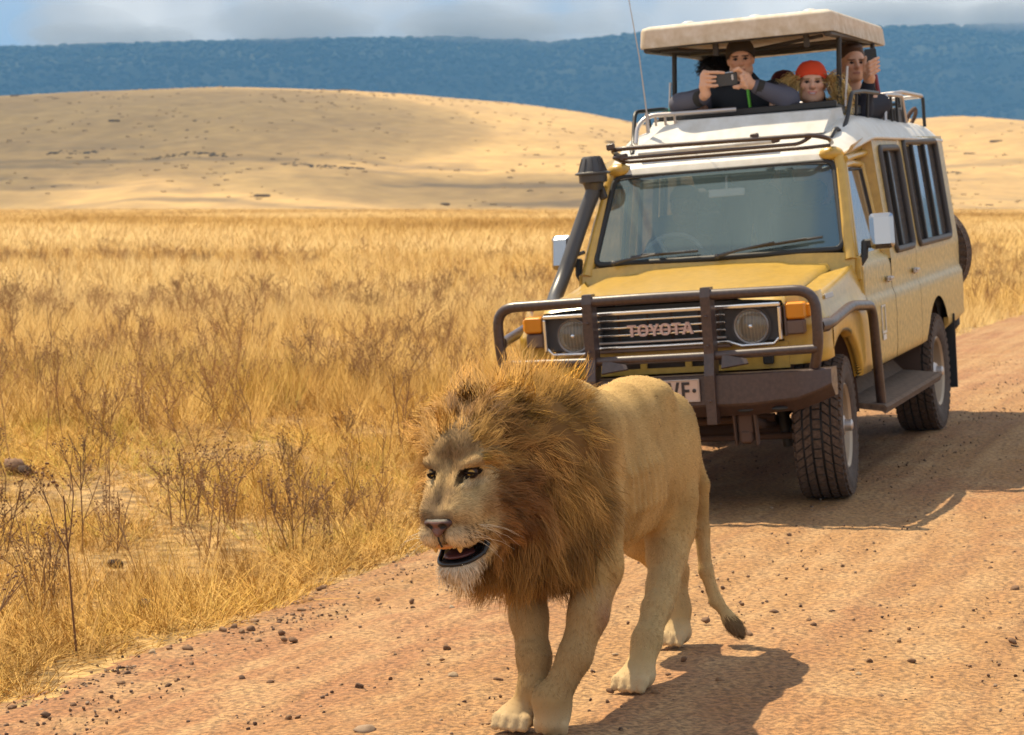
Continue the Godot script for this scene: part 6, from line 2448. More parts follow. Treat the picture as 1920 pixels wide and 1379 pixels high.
func head_field(wide := 1.0, long := 1.0) -> Field:
	var f := Field.new()
	f.ell(Vector3(0, 0.035, -0.012), Vector3(0.076 * wide, 0.088, 0.096), 0.02)
	f.ell(Vector3(0, -0.035, 0.022), Vector3(0.063 * wide, 0.082 * long, 0.072), 0.03)
	f.ell(Vector3(0, -0.092 * long, 0.05), Vector3(0.034 * wide, 0.024, 0.034), 0.03)
	for s in [-1.0, 1.0]:
		f.ell(Vector3(s * 0.047 * wide, -0.07 * long, 0.012), Vector3(0.026, 0.034, 0.045), 0.03)
		f.ell(Vector3(s * 0.044 * wide, -0.018, 0.062), Vector3(0.024, 0.02, 0.024), 0.02)
		f.ell(Vector3(s * 0.079 * wide, -0.008, -0.006), Vector3(0.010, 0.030, 0.018), 0.012)
	f.cap(Vector3(-0.036, 0.024, 0.074), Vector3(0.036, 0.024, 0.074), 0.015, 0.015, 0.02)
	f.cap(Vector3(0, 0.010, 0.088), Vector3(0, -0.026, 0.112), 0.0100, 0.0135, 0.010)
	f.ell(Vector3(0, -0.032, 0.100), Vector3(0.018, 0.010, 0.014), 0.01)
	f.ell(Vector3(0, -0.058, 0.083), Vector3(0.024, 0.008, 0.012), 0.012)
	f.ell(Vector3(0, -0.069, 0.081), Vector3(0.022, 0.007, 0.012), 0.010)
	for s in [-1.0, 1.0]:
		f.carve(Vector3(s * 0.031, 0.002, 0.098), Vector3(0.017, 0.010, 0.013), 0.012)
	return f


# adds head, neck, hands and trunk to one skin mesh; returns the figure's node
func figure(label: String, at: Vector3, yaw: float, head: Transform3D, tint: Callable, base: Color, limbs: Field, wide := 1.0) -> Node3D:
	var root := thing("person", label, "person", car.transform * Transform3D(Basis(Vector3.UP, deg_to_rad(yaw)), at), "people riding in the safari vehicle")
	var mb := MB.new()
	mb.col = base
	var hm := MB.new()
	head_field(wide).build(hm, 0.0062, null, tint)
	mb.add(hm, head)
	var nk := Field.new()
	nk.cap(head * Vector3(0, -0.05, -0.02), head.origin + Vector3(0, -0.21, -0.03), 0.052, 0.062, 0.03)
	nk.cap(head.origin + Vector3(-0.10, -0.24, -0.03), head.origin + Vector3(0.10, -0.24, -0.03), 0.06, 0.06, 0.05)
	nk.ell(head.origin + Vector3(0, -0.50, -0.03), Vector3(0.15, 0.30, 0.09), 0.06)
	nk.build(mb, 0.014)
	if limbs.A.size():
		limbs.build(mb, 0.0055)
	var sk := StandardMaterial3D.new()
	sk.resource_name = "skin"
	sk.vertex_color_use_as_albedo = true
	sk.roughness = 0.55
	put("body", mb, sk, root)
	for s in [-1.0, 1.0]:
		var e := MB.new()
		e.ball(head * Vector3(s * 0.031, 0.002, 0.083), Vector3.ONE * 0.0095, Basis(), 8, 6)
		put("eye", e, M.eye_dark, root)
	return root


func clothes(called: String, f: Field, cell: float, m: Material, root: Node3D, tint = null) -> MeshInstance3D:
	var mb := MB.new()
	f.build(mb, cell, null, tint)
	return put(called, mb, m, root)


func legs(root: Node3D, h: float) -> void:
	var f := Field.new()
	for s in [-1.0, 1.0]:
		f.chain([Vector3(s * 0.09, h, 0), Vector3(s * 0.10, h * 0.5, 0.02), Vector3(s * 0.10, 0.06, 0)], [0.095, 0.065, 0.05], 0.03)
		f.cap(Vector3(s * 0.10, 0.04, -0.03), Vector3(s * 0.11, 0.035, 0.14), 0.04, 0.035, 0.02)
	clothes("trousers", f, 0.025, M.trouser_cloth, root)


func cap_hat(head: Transform3D, low_front: float, low_back: float, r: Vector3, bulge: float, col: Color) -> MB:
	# a knitted hat pulled over the skull, open below, with a turned hem
	var mb := MB.new()
	mb.col = col
	mb.grid(25, 12, func(i, j):
		var a: float = TAU * i / 24.0
		var fr := 0.5 + 0.5 * sin(a)
		var low: float = lerpf(low_back, low_front, fr)
		var t: float = j / 11.0
		var y: float = lerpf(low, 0.035 + r.y, t)
		if j == 11:
			return head * Vector3(0, 0.035 + r.y, -0.012)
		var k := sqrt(maxf(0.0, 1.0 - pow((y - 0.035) / (r.y + 0.001), 2.0)))
		if y < 0.035:
			k = 1.0 - 0.15 * pow((0.035 - y) / 0.1, 2.0)
		var o := bulge * (1.0 if j > 0 else 0.4) + 0.0012 * sin(i * PI)
		return head * (Vector3(cos(a) * (r.x * k + o), y + 0.001 * (i % 2), sin(a) * (r.z * k + o) - 0.012)))
	for i in mb.n.size():
		if (mb.v[i] - head.origin).dot(mb.n[i]) < 0:
			mb.n[i] = -mb.n[i]
	return mb


func curls(head: Transform3D, roots: Array, col: Color, count: int, len: float, down: Vector3, w := 0.0022, curl := 0.9) -> MB:
	var out := MB.new()
	for k in count:
		var r: Array = roots[k % roots.size()]
		var p: Vector3 = head * (r[0] + Vector3(lr.randfn(0, r[1]), lr.randfn(0, r[1]), lr.randfn(0, r[1])))
		var n: Vector3 = (p - head.origin).normalized()
		var t := lr.randf_range(0.6, 1.3)
		lock(out, p, n, (n + down * 0.3 + Vector3(lr.randfn(0, 0.3), 0, lr.randfn(0, 0.3))).normalized(), (down + n * 0.15 + Vector3(lr.randfn(0, 0.3), 0, lr.randfn(0, 0.3))).normalized(), len * lr.randf_range(0.6, 1.1), w, Color(col.r * 0.9 * t, col.g * 0.9 * t, col.b * 0.9 * t), Color(col.r * t, col.g * t, col.b * t), curl, 7)
	return out


func make_people() -> void:
	lr.seed = 99
	mat("eye_dark", lin(0.03, 0.022, 0.02), 0.15)
	mat("trouser_cloth", lin(0.03, 0.032, 0.04), 0.9)
	mat("navy_cloth", lin(0.012, 0.014, 0.026), 0.85)
	mat("black_cloth", lin(0.008, 0.008, 0.010), 0.85)
	mat("teal_cloth", lin(0.02, 0.17, 0.18), 0.6)
	mat("white_cloth", lin(0.6, 0.6, 0.66), 0.8)
	mat("zip_green", lin(0.16, 0.62, 0.06), 0.5)
	mat("phone_body", lin(0.045, 0.042, 0.040), 0.35)
	mat("phone_black", lin(0.012, 0.012, 0.014), 0.25)
	mat("cuff_knit", lin(0.028, 0.026, 0.024), 0.9)
	mat("glasses_dark", lin(0.02, 0.018, 0.015), 0.15)
	var cloth := mat("jacket_cloth", Color(1, 1, 1), 0.75, 0, true)
	var knit := mat("knit", Color(1, 1, 1), 0.95, 0, true)
	var hair := mat("hair", Color(1, 1, 1), 0.5, 0, true)
	hair.backlight_enabled = true
	hair.backlight = Color(0.5, 0.5, 0.5)

	# ---- the man photographing in the middle (frame: his feet, turned to the camera)
	var base := lin(0.64, 0.36, 0.235)
	var yaw := 13.0
	var at := Vector3(-0.05, 0.70, -1.80)
	var inv := (Transform3D(Basis(Vector3.UP, deg_to_rad(yaw)), at)).affine_inverse()
	var L := func(x: float, y: float, z: float) -> Vector3: return inv * Vector3(x, y, z)
	var hd := Transform3D(Basis(Vector3.RIGHT, 0.08), L.call(-0.042, 2.462, -1.75))
	# hands on the phone, phone plane facing the camera
	var f := Field.new()
	var ph: Vector3 = L.call(-0.070, 2.333, -1.44)
	for k in 4:  # his right hand, picture left: four fingers laid across the phone's back
		var y: float = [0.044, 0.019, -0.006, -0.033][k]
		var l: float = [0.105, 0.055, 0.05, 0.052][k]
		var sh: float = [0.0, 0.0, 0.0, 0.01][k]
		f.chain([ph + Vector3(-0.120, y + 0.012, -0.01), ph + Vector3(-0.098, y + 0.004, 0.022), ph + Vector3(-0.125 + l * 0.8, y + 0.001, 0.026 - (0.012 if k == 0 else 0.0)), ph + Vector3(-0.110 + l + sh, y - (0.004 if k == 0 else 0.0), 0.020 - (0.01 if k == 0 else 0.0))], [0.0115, 0.0105, 0.0098, 0.0085], 0.006)
	f.chain([ph + Vector3(-0.125, 0.03, -0.012), ph + Vector3(-0.128, -0.03, -0.010), ph + Vector3(-0.122, -0.075, -0.02)], [0.024, 0.026, 0.027], 0.02)
	f.cap(ph + Vector3(-0.115, -0.02, -0.02), ph + Vector3(-0.065, -0.035, -0.016), 0.014, 0.010, 0.015)
	f.cap(ph + Vector3(-0.122, -0.075, -0.02), L.call(-0.235, 2.235, -1.50), 0.027, 0.030, 0.02)
	# his left hand, picture right: finger and thumb pinching the other end
	f.chain([ph + Vector3(0.125, 0.0, -0.01), ph + Vector3(0.122, -0.035, -0.012)], [0.034, 0.032], 0.02)
	f.chain([ph + Vector3(0.112, 0.03, 0.0), ph + Vector3(0.085, 0.055, 0.018), ph + Vector3(0.058, 0.048, 0.016)], [0.014, 0.0115, 0.0095], 0.008)
	f.chain([ph + Vector3(0.120, 0.02, 0.014), ph + Vector3(0.100, 0.008, 0.034), ph + Vector3(0.105, -0.018, 0.036)], [0.014, 0.012, 0.010], 0.008)
	f.chain([ph + Vector3(0.122, -0.005, 0.016), ph + Vector3(0.108, -0.020, 0.036), ph + Vector3(0.118, -0.042, 0.032)], [0.014, 0.012, 0.010], 0.008)
	f.chain([ph + Vector3(0.124, -0.025, 0.014), ph + Vector3(0.118, -0.045, 0.030), ph + Vector3(0.130, -0.060, 0.024)], [0.013, 0.011, 0.009], 0.008)
	f.chain([ph + Vector3(0.105, -0.040, -0.008), ph + Vector3(0.075, -0.052, 0.006), ph + Vector3(0.052, -0.050, 0.012)], [0.015, 0.012, 0.0105], 0.01)
	f.cap(ph + Vector3(0.130, -0.03, -0.015), L.call(0.105, 2.275, -1.52), 0.032, 0.030, 0.02)
	var man := figure("man in a brown knitted cap holding a phone out level with both hands", at, yaw, hd, skin_tint(base, lin(0.42, 0.17, 0.13), lin(0.07, 0.035, 0.022)), base, f, 0.94)
	legs(man, 0.90)
	put("knitted_cap", cap_hat(hd, 0.050, -0.085, Vector3(0.080, 0.098, 0.100), 0.008, lin(0.042, 0.028, 0.018)), knit, man)
	var j := Field.new()
	var c: Vector3 = L.call(-0.04, 2.20, -1.80)
	j.ell(c + Vector3(0, -0.20, 0), Vector3(0.20, 0.36, 0.125), 0.04)
	j.ell(c + Vector3(0, 0.02, -0.01), Vector3(0.20, 0.10, 0.10), 0.06)
	j.cap(c + Vector3(0, 0.09, -0.01), c + Vector3(0, 0.125, 0.0), 0.085, 0.078, 0.03)
	j.chain([c + Vector3(-0.185, 0.045, 0), L.call(-0.415, 2.215, -1.66), L.call(-0.235, 2.235, -1.50)], [0.082, 0.066, 0.046], 0.03)
	j.chain([c + Vector3(0.185, 0.045, 0), L.call(0.265, 2.185, -1.60), L.call(0.108, 2.272, -1.52)], [0.082, 0.068, 0.046], 0.03)
	var ctr := c
	clothes("jacket", j, 0.0125, cloth, man, func(p, _g):
		var q: Vector3 = p - ctr
		if absf(q.x) > 0.215 or q.z > 0.15:
			return lin(0.085, 0.085, 0.115)
		return lin(0.011, 0.012, 0.020))
	var z := MB.new()
	z.tube([c + Vector3(0.015, 0.12, 0.075), c + Vector3(0.02, 0.03, 0.115), c + Vector3(0.03, -0.10, 0.136)], 0.010, 6, true, 0.5)
	put("zip", z, M.zip_green, man)
	z = MB.new()
	z.tube([L.call(-0.265, 2.233, -1.515), L.call(-0.225, 2.238, -1.493)], 0.049, 12)
	put("cuff", z, M.cuff_knit, man)
	z = MB.new()
	z.tube([L.call(0.135, 2.262, -1.53), L.call(0.102, 2.277, -1.517)], 0.048, 12)
	put("cuff", z, M.cuff_knit, man)
	var pm := MB.new()
	pm.prism(rounded(0.150, 0.078, 0.010), 0.009, Transform3D(Basis(), Vector3(0, 0, -0.0045)), 0.0025)
	var phone := thing("phone", "dark grey phone held sideways by the man in the brown cap", "phone", car.transform * Transform3D(Basis(Vector3.UP, deg_to_rad(yaw)), at) * Transform3D(Basis(Vector3(0, 0, 1), 0.03), ph))
	put("case", pm, M.phone_body, phone)
	pm = MB.new()
	pm.prism(rounded(0.012, 0.034, 0.005), 0.002, Transform3D(Basis(), Vector3(0.045, 0.008, 0.0045)))
	put("lens", pm, M.dull_chrome, phone)
	pm = MB.new()
	pm.box(Vector3(0, 0.0395, 0), Vector3(0.10, 0.003, 0.006))
	put("edge", pm, M.chrome, phone)

	# ---- the smiling woman in the orange headband
	base = lin(0.70, 0.43, 0.31)
	yaw = 16.0
	at = Vector3(0.36, 0.70, -1.92)
	inv = (Transform3D(Basis(Vector3.UP, deg_to_rad(yaw)), at)).affine_inverse()
	hd = Transform3D((Basis(Vector3(0, 0, 1), -0.06) * Basis(Vector3.RIGHT, -0.04)).scaled(Vector3.ONE * 1.07), L_at(inv, 0.362, 2.278, -1.85))
	f = Field.new()
	# her fingers over the coaming
	for k in 4:
		var b := L_at(inv, 0.165 + 0.022 * k, 2.16, -1.60)
		f.chain([b + Vector3(0, 0.0, -0.05), b + Vector3(0, 0.012, 0.0), b + Vector3(0.002, -0.008, 0.045), b + Vector3(0.002, -0.035, 0.050)], [0.012, 0.0115, 0.0105, 0.009], 0.006)
	f.cap(L_at(inv, 0.17, 2.155, -1.66), L_at(inv, 0.23, 2.155, -1.66), 0.022, 0.022, 0.02)
	var wom := figure("smiling woman with long blond hair and an orange knitted headband", at, yaw, hd, skin_tint(base, lin(0.58, 0.20, 0.17), lin(0.34, 0.20, 0.11), 1.0), base, f, 0.97)
	legs(wom, 0.86)
	put("headband", cap_hat(hd, 0.042, -0.06, Vector3(0.084, 0.098, 0.102), 0.008, lin(0.74, 0.075, 0.025)), knit, wom)
	var tm := MB.new()
	tm.ball(hd * Vector3(0, -0.0625, 0.0925), Vector3(0.017, 0.0042, 0.005), hd.basis, 10, 6)
	put("teeth", tm, M.white_cloth, wom)
	var sides := []
	for k in 14:
		var t := k / 13.0
		for s in [-1.0, 1.0]:
			sides.append([Vector3(s * (0.094 + 0.05 * sin(t * PI)), 0.02 - 0.17 * t, 0.035), 0.018])
	put("hair", curls(hd, sides, lin(0.92, 0.68, 0.29), 4200, 0.125, Vector3(0, -1, 0.05), 0.0028, 1.1), hair, wom).set_meta("kind", "stuff")
	j = Field.new()
	c = L_at(inv, 0.36, 2.03, -1.92)
	j.ell(c + Vector3(0, -0.20, 0), Vector3(0.18, 0.34, 0.12), 0.04)
	j.ell(c + Vector3(0, 0.0, 0), Vector3(0.18, 0.10, 0.09), 0.06)
	j.cap(c + Vector3(0, 0.10, 0.02), c + Vector3(0, 0.155, 0.03), 0.074, 0.068, 0.03)
	j.chain([c + Vector3(-0.17, 0.0, 0), L_at(inv, 0.10, 2.02, -1.80), L_at(inv, 0.20, 2.15, -1.68)], [0.07, 0.05, 0.036], 0.03)
	j.chain([c + Vector3(0.17, 0.0, 0), c + Vector3(0.22, -0.22, 0.10), c + Vector3(0.05, -0.12, 0.16)], [0.07, 0.05, 0.04], 0.03)
	clothes("coat", j, 0.0135, M.black_cloth, wom)

	# ---- the man at the right, looking at his raised phone
	base = lin(0.64, 0.37, 0.25)
	yaw = 25.0
	at = Vector3(0.46, 0.70, -2.52)
	inv = (Transform3D(Basis(Vector3.UP, deg_to_rad(yaw)), at)).affine_inverse()
	hd = Transform3D(Basis(Vector3.UP, deg_to_rad(4)) * Basis(Vector3.RIGHT, 0.02) * Basis(Vector3(0, 0, 1), -0.05), L_at(inv, 0.500, 2.402, -2.46))
	f = Field.new()
	var pb := L_at(inv, 0.655, 2.395, -2.30)
	var wrist := L_at(inv, 0.612, 2.255, -2.36)
	f.chain([wrist, wrist.lerp(pb, 0.30), wrist.lerp(pb, 0.52) + Vector3(-0.012, -0.01, -0.004)], [0.030, 0.032, 0.034], 0.02)
	for k in 4:
		var y: float = 0.012 - 0.025 * k
		f.chain([pb + Vector3(-0.030, y - 0.035, 0.004), pb + Vector3(-0.022, y - 0.018, 0.026), pb + Vector3(0.012, y - 0.002, 0.026), pb + Vector3(0.038, y + 0.008, 0.016)], [0.013, 0.0115, 0.0105, 0.009], 0.006)
	f.chain([pb + Vector3(-0.045, -0.055, -0.01), pb + Vector3(-0.042, -0.01, -0.012), pb + Vector3(-0.036, 0.03, -0.006)], [0.014, 0.012, 0.010], 0.01)
	f.chain([L_at(inv, 0.44, 2.155, -2.28), L_at(inv, 0.455, 2.17, -2.20), L_at(inv, 0.46, 2.14, -2.17)], [0.03, 0.028, 0.02], 0.02)
	var man3 := figure("man in a navy sweater with a white collar looking up at a raised phone", at, yaw, hd, skin_tint(base, lin(0.42, 0.18, 0.14), lin(0.12, 0.06, 0.035)), base, f)
	legs(man3, 0.88)
	var hf := Field.new()
	hf.ell(hd * Vector3(0, 0.052, -0.02), Vector3(0.081, 0.083, 0.100), 0.02, hd.basis)
	hf.ell(hd * Vector3(0, 0.10, 0.035), Vector3(0.055, 0.026, 0.05), 0.02, hd.basis)
	hf.carve(hd * Vector3(0, -0.025, 0.085), Vector3(0.085, 0.098, 0.085), 0.012, hd.basis)
	hf.carve(hd * Vector3(0, -0.12, 0.0), Vector3(0.11, 0.11, 0.15), 0.012, hd.basis)
	clothes("hair", hf, 0.0075, mat("brown_hair", lin(0.06, 0.03, 0.018), 0.6), man3)
	j = Field.new()
	c = L_at(inv, 0.46, 2.10, -2.54)
	j.ell(c + Vector3(0, -0.20, 0), Vector3(0.19, 0.36, 0.12), 0.04)
	j.ell(c + Vector3(0, 0.01, 0), Vector3(0.19, 0.10, 0.09), 0.06)
	j.chain([c + Vector3(0.18, 0.03, 0), L_at(inv, 0.56, 2.10, -2.36), wrist], [0.075, 0.058, 0.042], 0.03)
	j.chain([c + Vector3(-0.18, 0.03, 0), L_at(inv, 0.34, 2.02, -2.40), L_at(inv, 0.44, 2.155, -2.27)], [0.075, 0.055, 0.038], 0.03)
	clothes("sweater", j, 0.0135, M.navy_cloth, man3)
	var cl := MB.new()
	cl.tube([c + Vector3(-0.075, 0.105, -0.01), c + Vector3(-0.055, 0.085, 0.065), c + Vector3(0.01, 0.055, 0.098), c + Vector3(0.06, 0.09, 0.06), c + Vector3(0.075, 0.11, -0.01)], 0.020, 8, true, 0.7)
	put("collar", cl, M.white_cloth, man3)
	pm = MB.new()
	pm.prism(rounded(0.074, 0.146, 0.010), 0.009, Transform3D(Basis(), Vector3(0, 0, -0.0045)), 0.0025)
	phone = thing("phone", "black phone held upright by the man at the right under the lid", "phone", car.transform * Transform3D(Basis(Vector3.UP, deg_to_rad(yaw)), at) * Transform3D(Basis(Vector3.UP, deg_to_rad(-12)) * Basis(Vector3(0, 0, 1), 0.04), pb + Vector3(-0.004, 0.008, 0.0)))
	put("case", pm, M.phone_black, phone)

	# ---- behind: a dark-haired rider in teal, one arm on the rail
	base = lin(0.34, 0.18, 0.11)
	yaw = 12.0
	at = Vector3(-0.43, 0.70, -2.5)
	inv = (Transform3D(Basis(Vector3.UP, deg_to_rad(yaw)), at)).affine_inverse()
	hd = Transform3D(Basis(Vector3.UP, deg_to_rad(160)), L_at(inv, -0.395, 2.402, -2.5))
	f = Field.new()
	var wr := L_at(inv, -0.335, 2.185, -1.62)
	f.chain([wr + Vector3(-0.03, 0, 0), wr + Vector3(0.03, -0.004, 0.01)], [0.026, 0.028], 0.02)
	for k in 4:
		f.chain([wr + Vector3(0.03, 0.012 - 0.010 * k, 0.004 + 0.006 * k), wr + Vector3(0.075, 0.008 - 0.014 * k, 0.012 + 0.004 * k), wr + Vector3(0.090, -0.004 - 0.014 * k, 0.0)], [0.011, 0.010, 0.0085], 0.006)
	f.cap(wr, L_at(inv, -0.45, 2.19, -1.72), 0.024, 0.028, 0.02)
	var back := figure("dark curly-haired rider in a teal jacket half hidden behind the man in the brown cap", at, yaw, hd, func(_p, _g): return lin(0.34, 0.18, 0.11), base, f)
	legs(back, 0.86)
	var cr := []
	for k in 40:
		var d := Vector3(lr.randfn(0, 1), absf(lr.randfn(0, 1)) * 0.8 + 0.1, lr.randfn(0, 1)).normalized()
		cr.append([Vector3(d.x * 0.085, 0.03 + d.y * 0.095, d.z * 0.10 - 0.02), 0.012])
	var hm := curls(hd, cr, lin(0.014, 0.010, 0.008), 1400, 0.05, Vector3(0, -0.3, 0), 0.003, 2.0)
	hm.col = lin(0.008, 0.006, 0.005)
	hm.ball(hd * Vector3(0, 0.045, -0.015), Vector3(0.086, 0.094, 0.104), hd.basis, 14, 10)
	put("hair", hm, hair, back).set_meta("kind", "stuff")
	j = Field.new()
	c = L_at(inv, -0.43, 2.08, -2.5)
	j.ell(c + Vector3(0, -0.20, 0), Vector3(0.18, 0.35, 0.12), 0.04)
	j.ell(c + Vector3(0, 0.0, 0), Vector3(0.18, 0.10, 0.09), 0.06)
	j.chain([c + Vector3(-0.17, 0.02, 0.02), L_at(inv, -0.52, 2.10, -2.05), L_at(inv, -0.455, 2.185, -1.74), L_at(inv, -0.365, 2.187, -1.64)], [0.08, 0.062, 0.055, 0.040], 0.03)
	for k in 5:  # quilted rolls of the sleeve
		var p := L_at(inv, -0.52, 2.10, -2.05).lerp(L_at(inv, -0.37, 2.187, -1.645), 0.25 + 0.18 * k)
		j.ell(p, Vector3(0.058, 0.056, 0.03) * (1.05 - 0.06 * k), 0.006, Basis(Vector3.UP, 0.4))
	clothes("jacket", j, 0.0125, M.teal_cloth, back)

	# ---- behind: a rider in a dark red cap and glasses
	base = lin(0.50, 0.28, 0.19)
	yaw = 14.0
	at = Vector3(0.02, 0.70, -2.85)
	inv = (Transform3D(Basis(Vector3.UP, deg_to_rad(yaw)), at)).affine_inverse()
	hd = Transform3D(Basis(Vector3.UP, deg_to_rad(8)), L_at(inv, -0.025, 2.292, -2.80))
	var red := figure("rider in a dark red cap and tinted glasses behind the woman's shoulder", at, yaw, hd, skin_tint(base, lin(0.4, 0.18, 0.14), lin(0.12, 0.07, 0.04)), base, Field.new())
	legs(red, 0.86)
	put("cap", cap_hat(hd, 0.045, -0.03, Vector3(0.082, 0.094, 0.100), 0.007, lin(0.085, 0.012, 0.022)), knit, red)
	var gm := MB.new()
	for s in [-1.0, 1.0]:
		gm.ball(hd * Vector3(s * 0.031, 0.002, 0.097), Vector3(0.025, 0.018, 0.006), hd.basis, 12, 6)
	gm.tube([hd * Vector3(-0.012, 0.006, 0.10), hd * Vector3(0.012, 0.006, 0.10)], 0.003, 5)
	put("glasses", gm, M.glasses_dark, red)
	j = Field.new()
	c = L_at(inv, 0.02, 1.98, -2.85)
	j.ell(c + Vector3(0, -0.20, 0), Vector3(0.18, 0.35, 0.12), 0.04)
	j.ell(c + Vector3(0, 0.02, 0), Vector3(0.18, 0.10, 0.09), 0.06)
	clothes("jacket", j, 0.02, M.black_cloth, red)

	# ---- the driver, dim behind the windscreen
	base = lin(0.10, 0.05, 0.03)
	at = Vector3(-0.36, 0.70, -1.36)
	inv = Transform3D(Basis(), at).affine_inverse()
	hd = Transform3D(Basis(Vector3.RIGHT, 0.05), L_at(inv, -0.33, 1.60, -1.27))
	f = Field.new()
	for s in [-1.0, 1.0]:
		var w := L_at(inv, -0.36 + s * 0.17, 1.31, -1.05)
		f.chain([w + Vector3(0, -0.02, -0.10), w, w + Vector3(-s * 0.02, 0.03, 0.02)], [0.028, 0.034, 0.02], 0.02)
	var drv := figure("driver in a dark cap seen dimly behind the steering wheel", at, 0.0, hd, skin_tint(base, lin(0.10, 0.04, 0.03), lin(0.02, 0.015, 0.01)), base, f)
	put("cap", cap_hat(hd, 0.05, -0.02, Vector3(0.082, 0.094, 0.102), 0.006, lin(0.02, 0.02, 0.025)), knit, drv)
	j = Field.new()
	c = L_at(inv, -0.35, 1.28, -1.36)
	j.ell(c + Vector3(0, -0.12, 0), Vector3(0.19, 0.30, 0.12), 0.04)
	j.ell(c + Vector3(0, 0.08, 0), Vector3(0.19, 0.09, 0.09), 0.06)
	for s in [-1.0, 1.0]:
		j.chain([c + Vector3(s * 0.19, 0.08, 0), c + Vector3(s * 0.25, -0.10, 0.16), L_at(inv, -0.36 + s * 0.17, 1.29, -1.13)], [0.07, 0.055, 0.04], 0.03)
		j.chain([c + Vector3(s * 0.10, -0.36, 0.0), c + Vector3(s * 0.13, -0.34, 0.36), c + Vector3(s * 0.12, -0.55, 0.42)], [0.095, 0.075, 0.055], 0.04)
	clothes("jacket", j, 0.02, M.navy_cloth, drv)


func L_at(inv: Transform3D, x: float, y: float, z: float) -> Vector3:
	return inv * Vector3(x, y, z)


# ---------------------------------------------------------------- grass and dry weeds
func tuft(sd: int, blades: int, h: float, spread: float, w: float, seg: int, lean: float) -> ArrayMesh:
	var r := RandomNumberGenerator.new()
	r.seed = sd
	var mb := MB.new()
	for k in blades:
		var a := r.randf() * TAU
		var rad := spread * sqrt(r.randf())
		var p := Vector3(cos(a) * rad, 0, sin(a) * rad)
		var hh := h * r.randf_range(0.45, 1.1)
		var d := Vector3(cos(a) * lean + r.randfn(0, lean * 0.6), 1.0, sin(a) * lean + r.randfn(0, lean * 0.6)).normalized()
		var bend := Vector3(r.randfn(0, 0.5), -r.randf_range(0.0, 0.9), r.randfn(0, 0.5)) * lean
		var side := d.cross(Vector3(cos(a + 1.3), 0, sin(a + 1.3))).normalized()
		var t := r.randf_range(0.7, 1.2)
		var s0 := mb.v.size()
		for i in seg + 1:
			var q := float(i) / seg
			var c := p + d * hh * q + bend * hh * q * q
			var ww := w * (1.0 - 0.9 * q)
			var nn := (Vector3(d.z, 0.9, -d.x) * 0.9 + side.cross(d) * 0.6).normalized()
			mb.vert(c - side * ww, nn, Color(t, t, t))
			mb.vert(c + side * ww, nn, Color(t, t, t))
		for i in seg:
			mb.idx.append_array(PackedInt32Array([s0 + 2 * i, s0 + 2 * i + 1, s0 + 2 * i + 3, s0 + 2 * i, s0 + 2 * i + 3, s0 + 2 * i + 2]))
	return mb.mesh()


func branch(mb: MB, r: RandomNumberGenerator, p: Vector3, d: Vector3, len: float, rad: float, depth: int) -> void:
	var path := [p]
	var q := p
	var dd := d
	var n := 3
	for i in n:
		dd = (dd + Vector3(r.randfn(0, 0.16), r.randfn(0.03, 0.08), r.randfn(0, 0.16))).normalized()
		q += dd * len / n
		path.append(q)
	mb.tube(path, [rad, rad * 0.85, rad * 0.7, rad * 0.55], 4 if rad > 0.002 else 3, false)
	if depth > 0:
		for k in r.randi_range(2, 4):
			var t := r.randf_range(0.3, 1.0)
			var b: Vector3 = path[int(t * n)]
			var side := Vector3(r.randfn(0, 1), r.randf_range(0.1, 1.1), r.randfn(0, 1)).normalized()
			branch(mb, r, b, (dd * 0.75 + side * 0.75).normalized(), len * r.randf_range(0.4, 0.7), rad * 0.6, depth - 1)
	else:
		# dry seed heads and curled leaves
		for k in r.randi_range(1, 3):
			var b: Vector3 = path[r.randi_range(1, n)]
			var s := r.randf_range(0.004, 0.010)
			mb.ball(b, Vector3(s * 0.6, s, s * 0.6), Basis.from_euler(Vector3(r.randf(), r.randf(), r.randf()) * 3.0), 4, 3)


func weed_mesh(sd: int, h: float, stems: int, depth: int) -> ArrayMesh:
	var r := RandomNumberGenerator.new()
	r.seed = sd
	var mb := MB.new()
	mb.col = Color(1, 1, 1)
	for k in stems:
		var a := r.randf() * TAU
		var p := Vector3(cos(a), 0, sin(a)) * r.randf_range(0.0, 0.05) * (1.0 if stems > 1 else 0.0)
		branch(mb, r, p, Vector3(r.randfn(0, 0.2), 1, r.randfn(0, 0.2)).normalized(), h * r.randf_range(0.6, 0.95), 0.0045, depth)
	return mb.mesh()


func grassy(u: float, v: float) -> bool:
	return u < edge_u(v) - 0.03 or u > 5.5


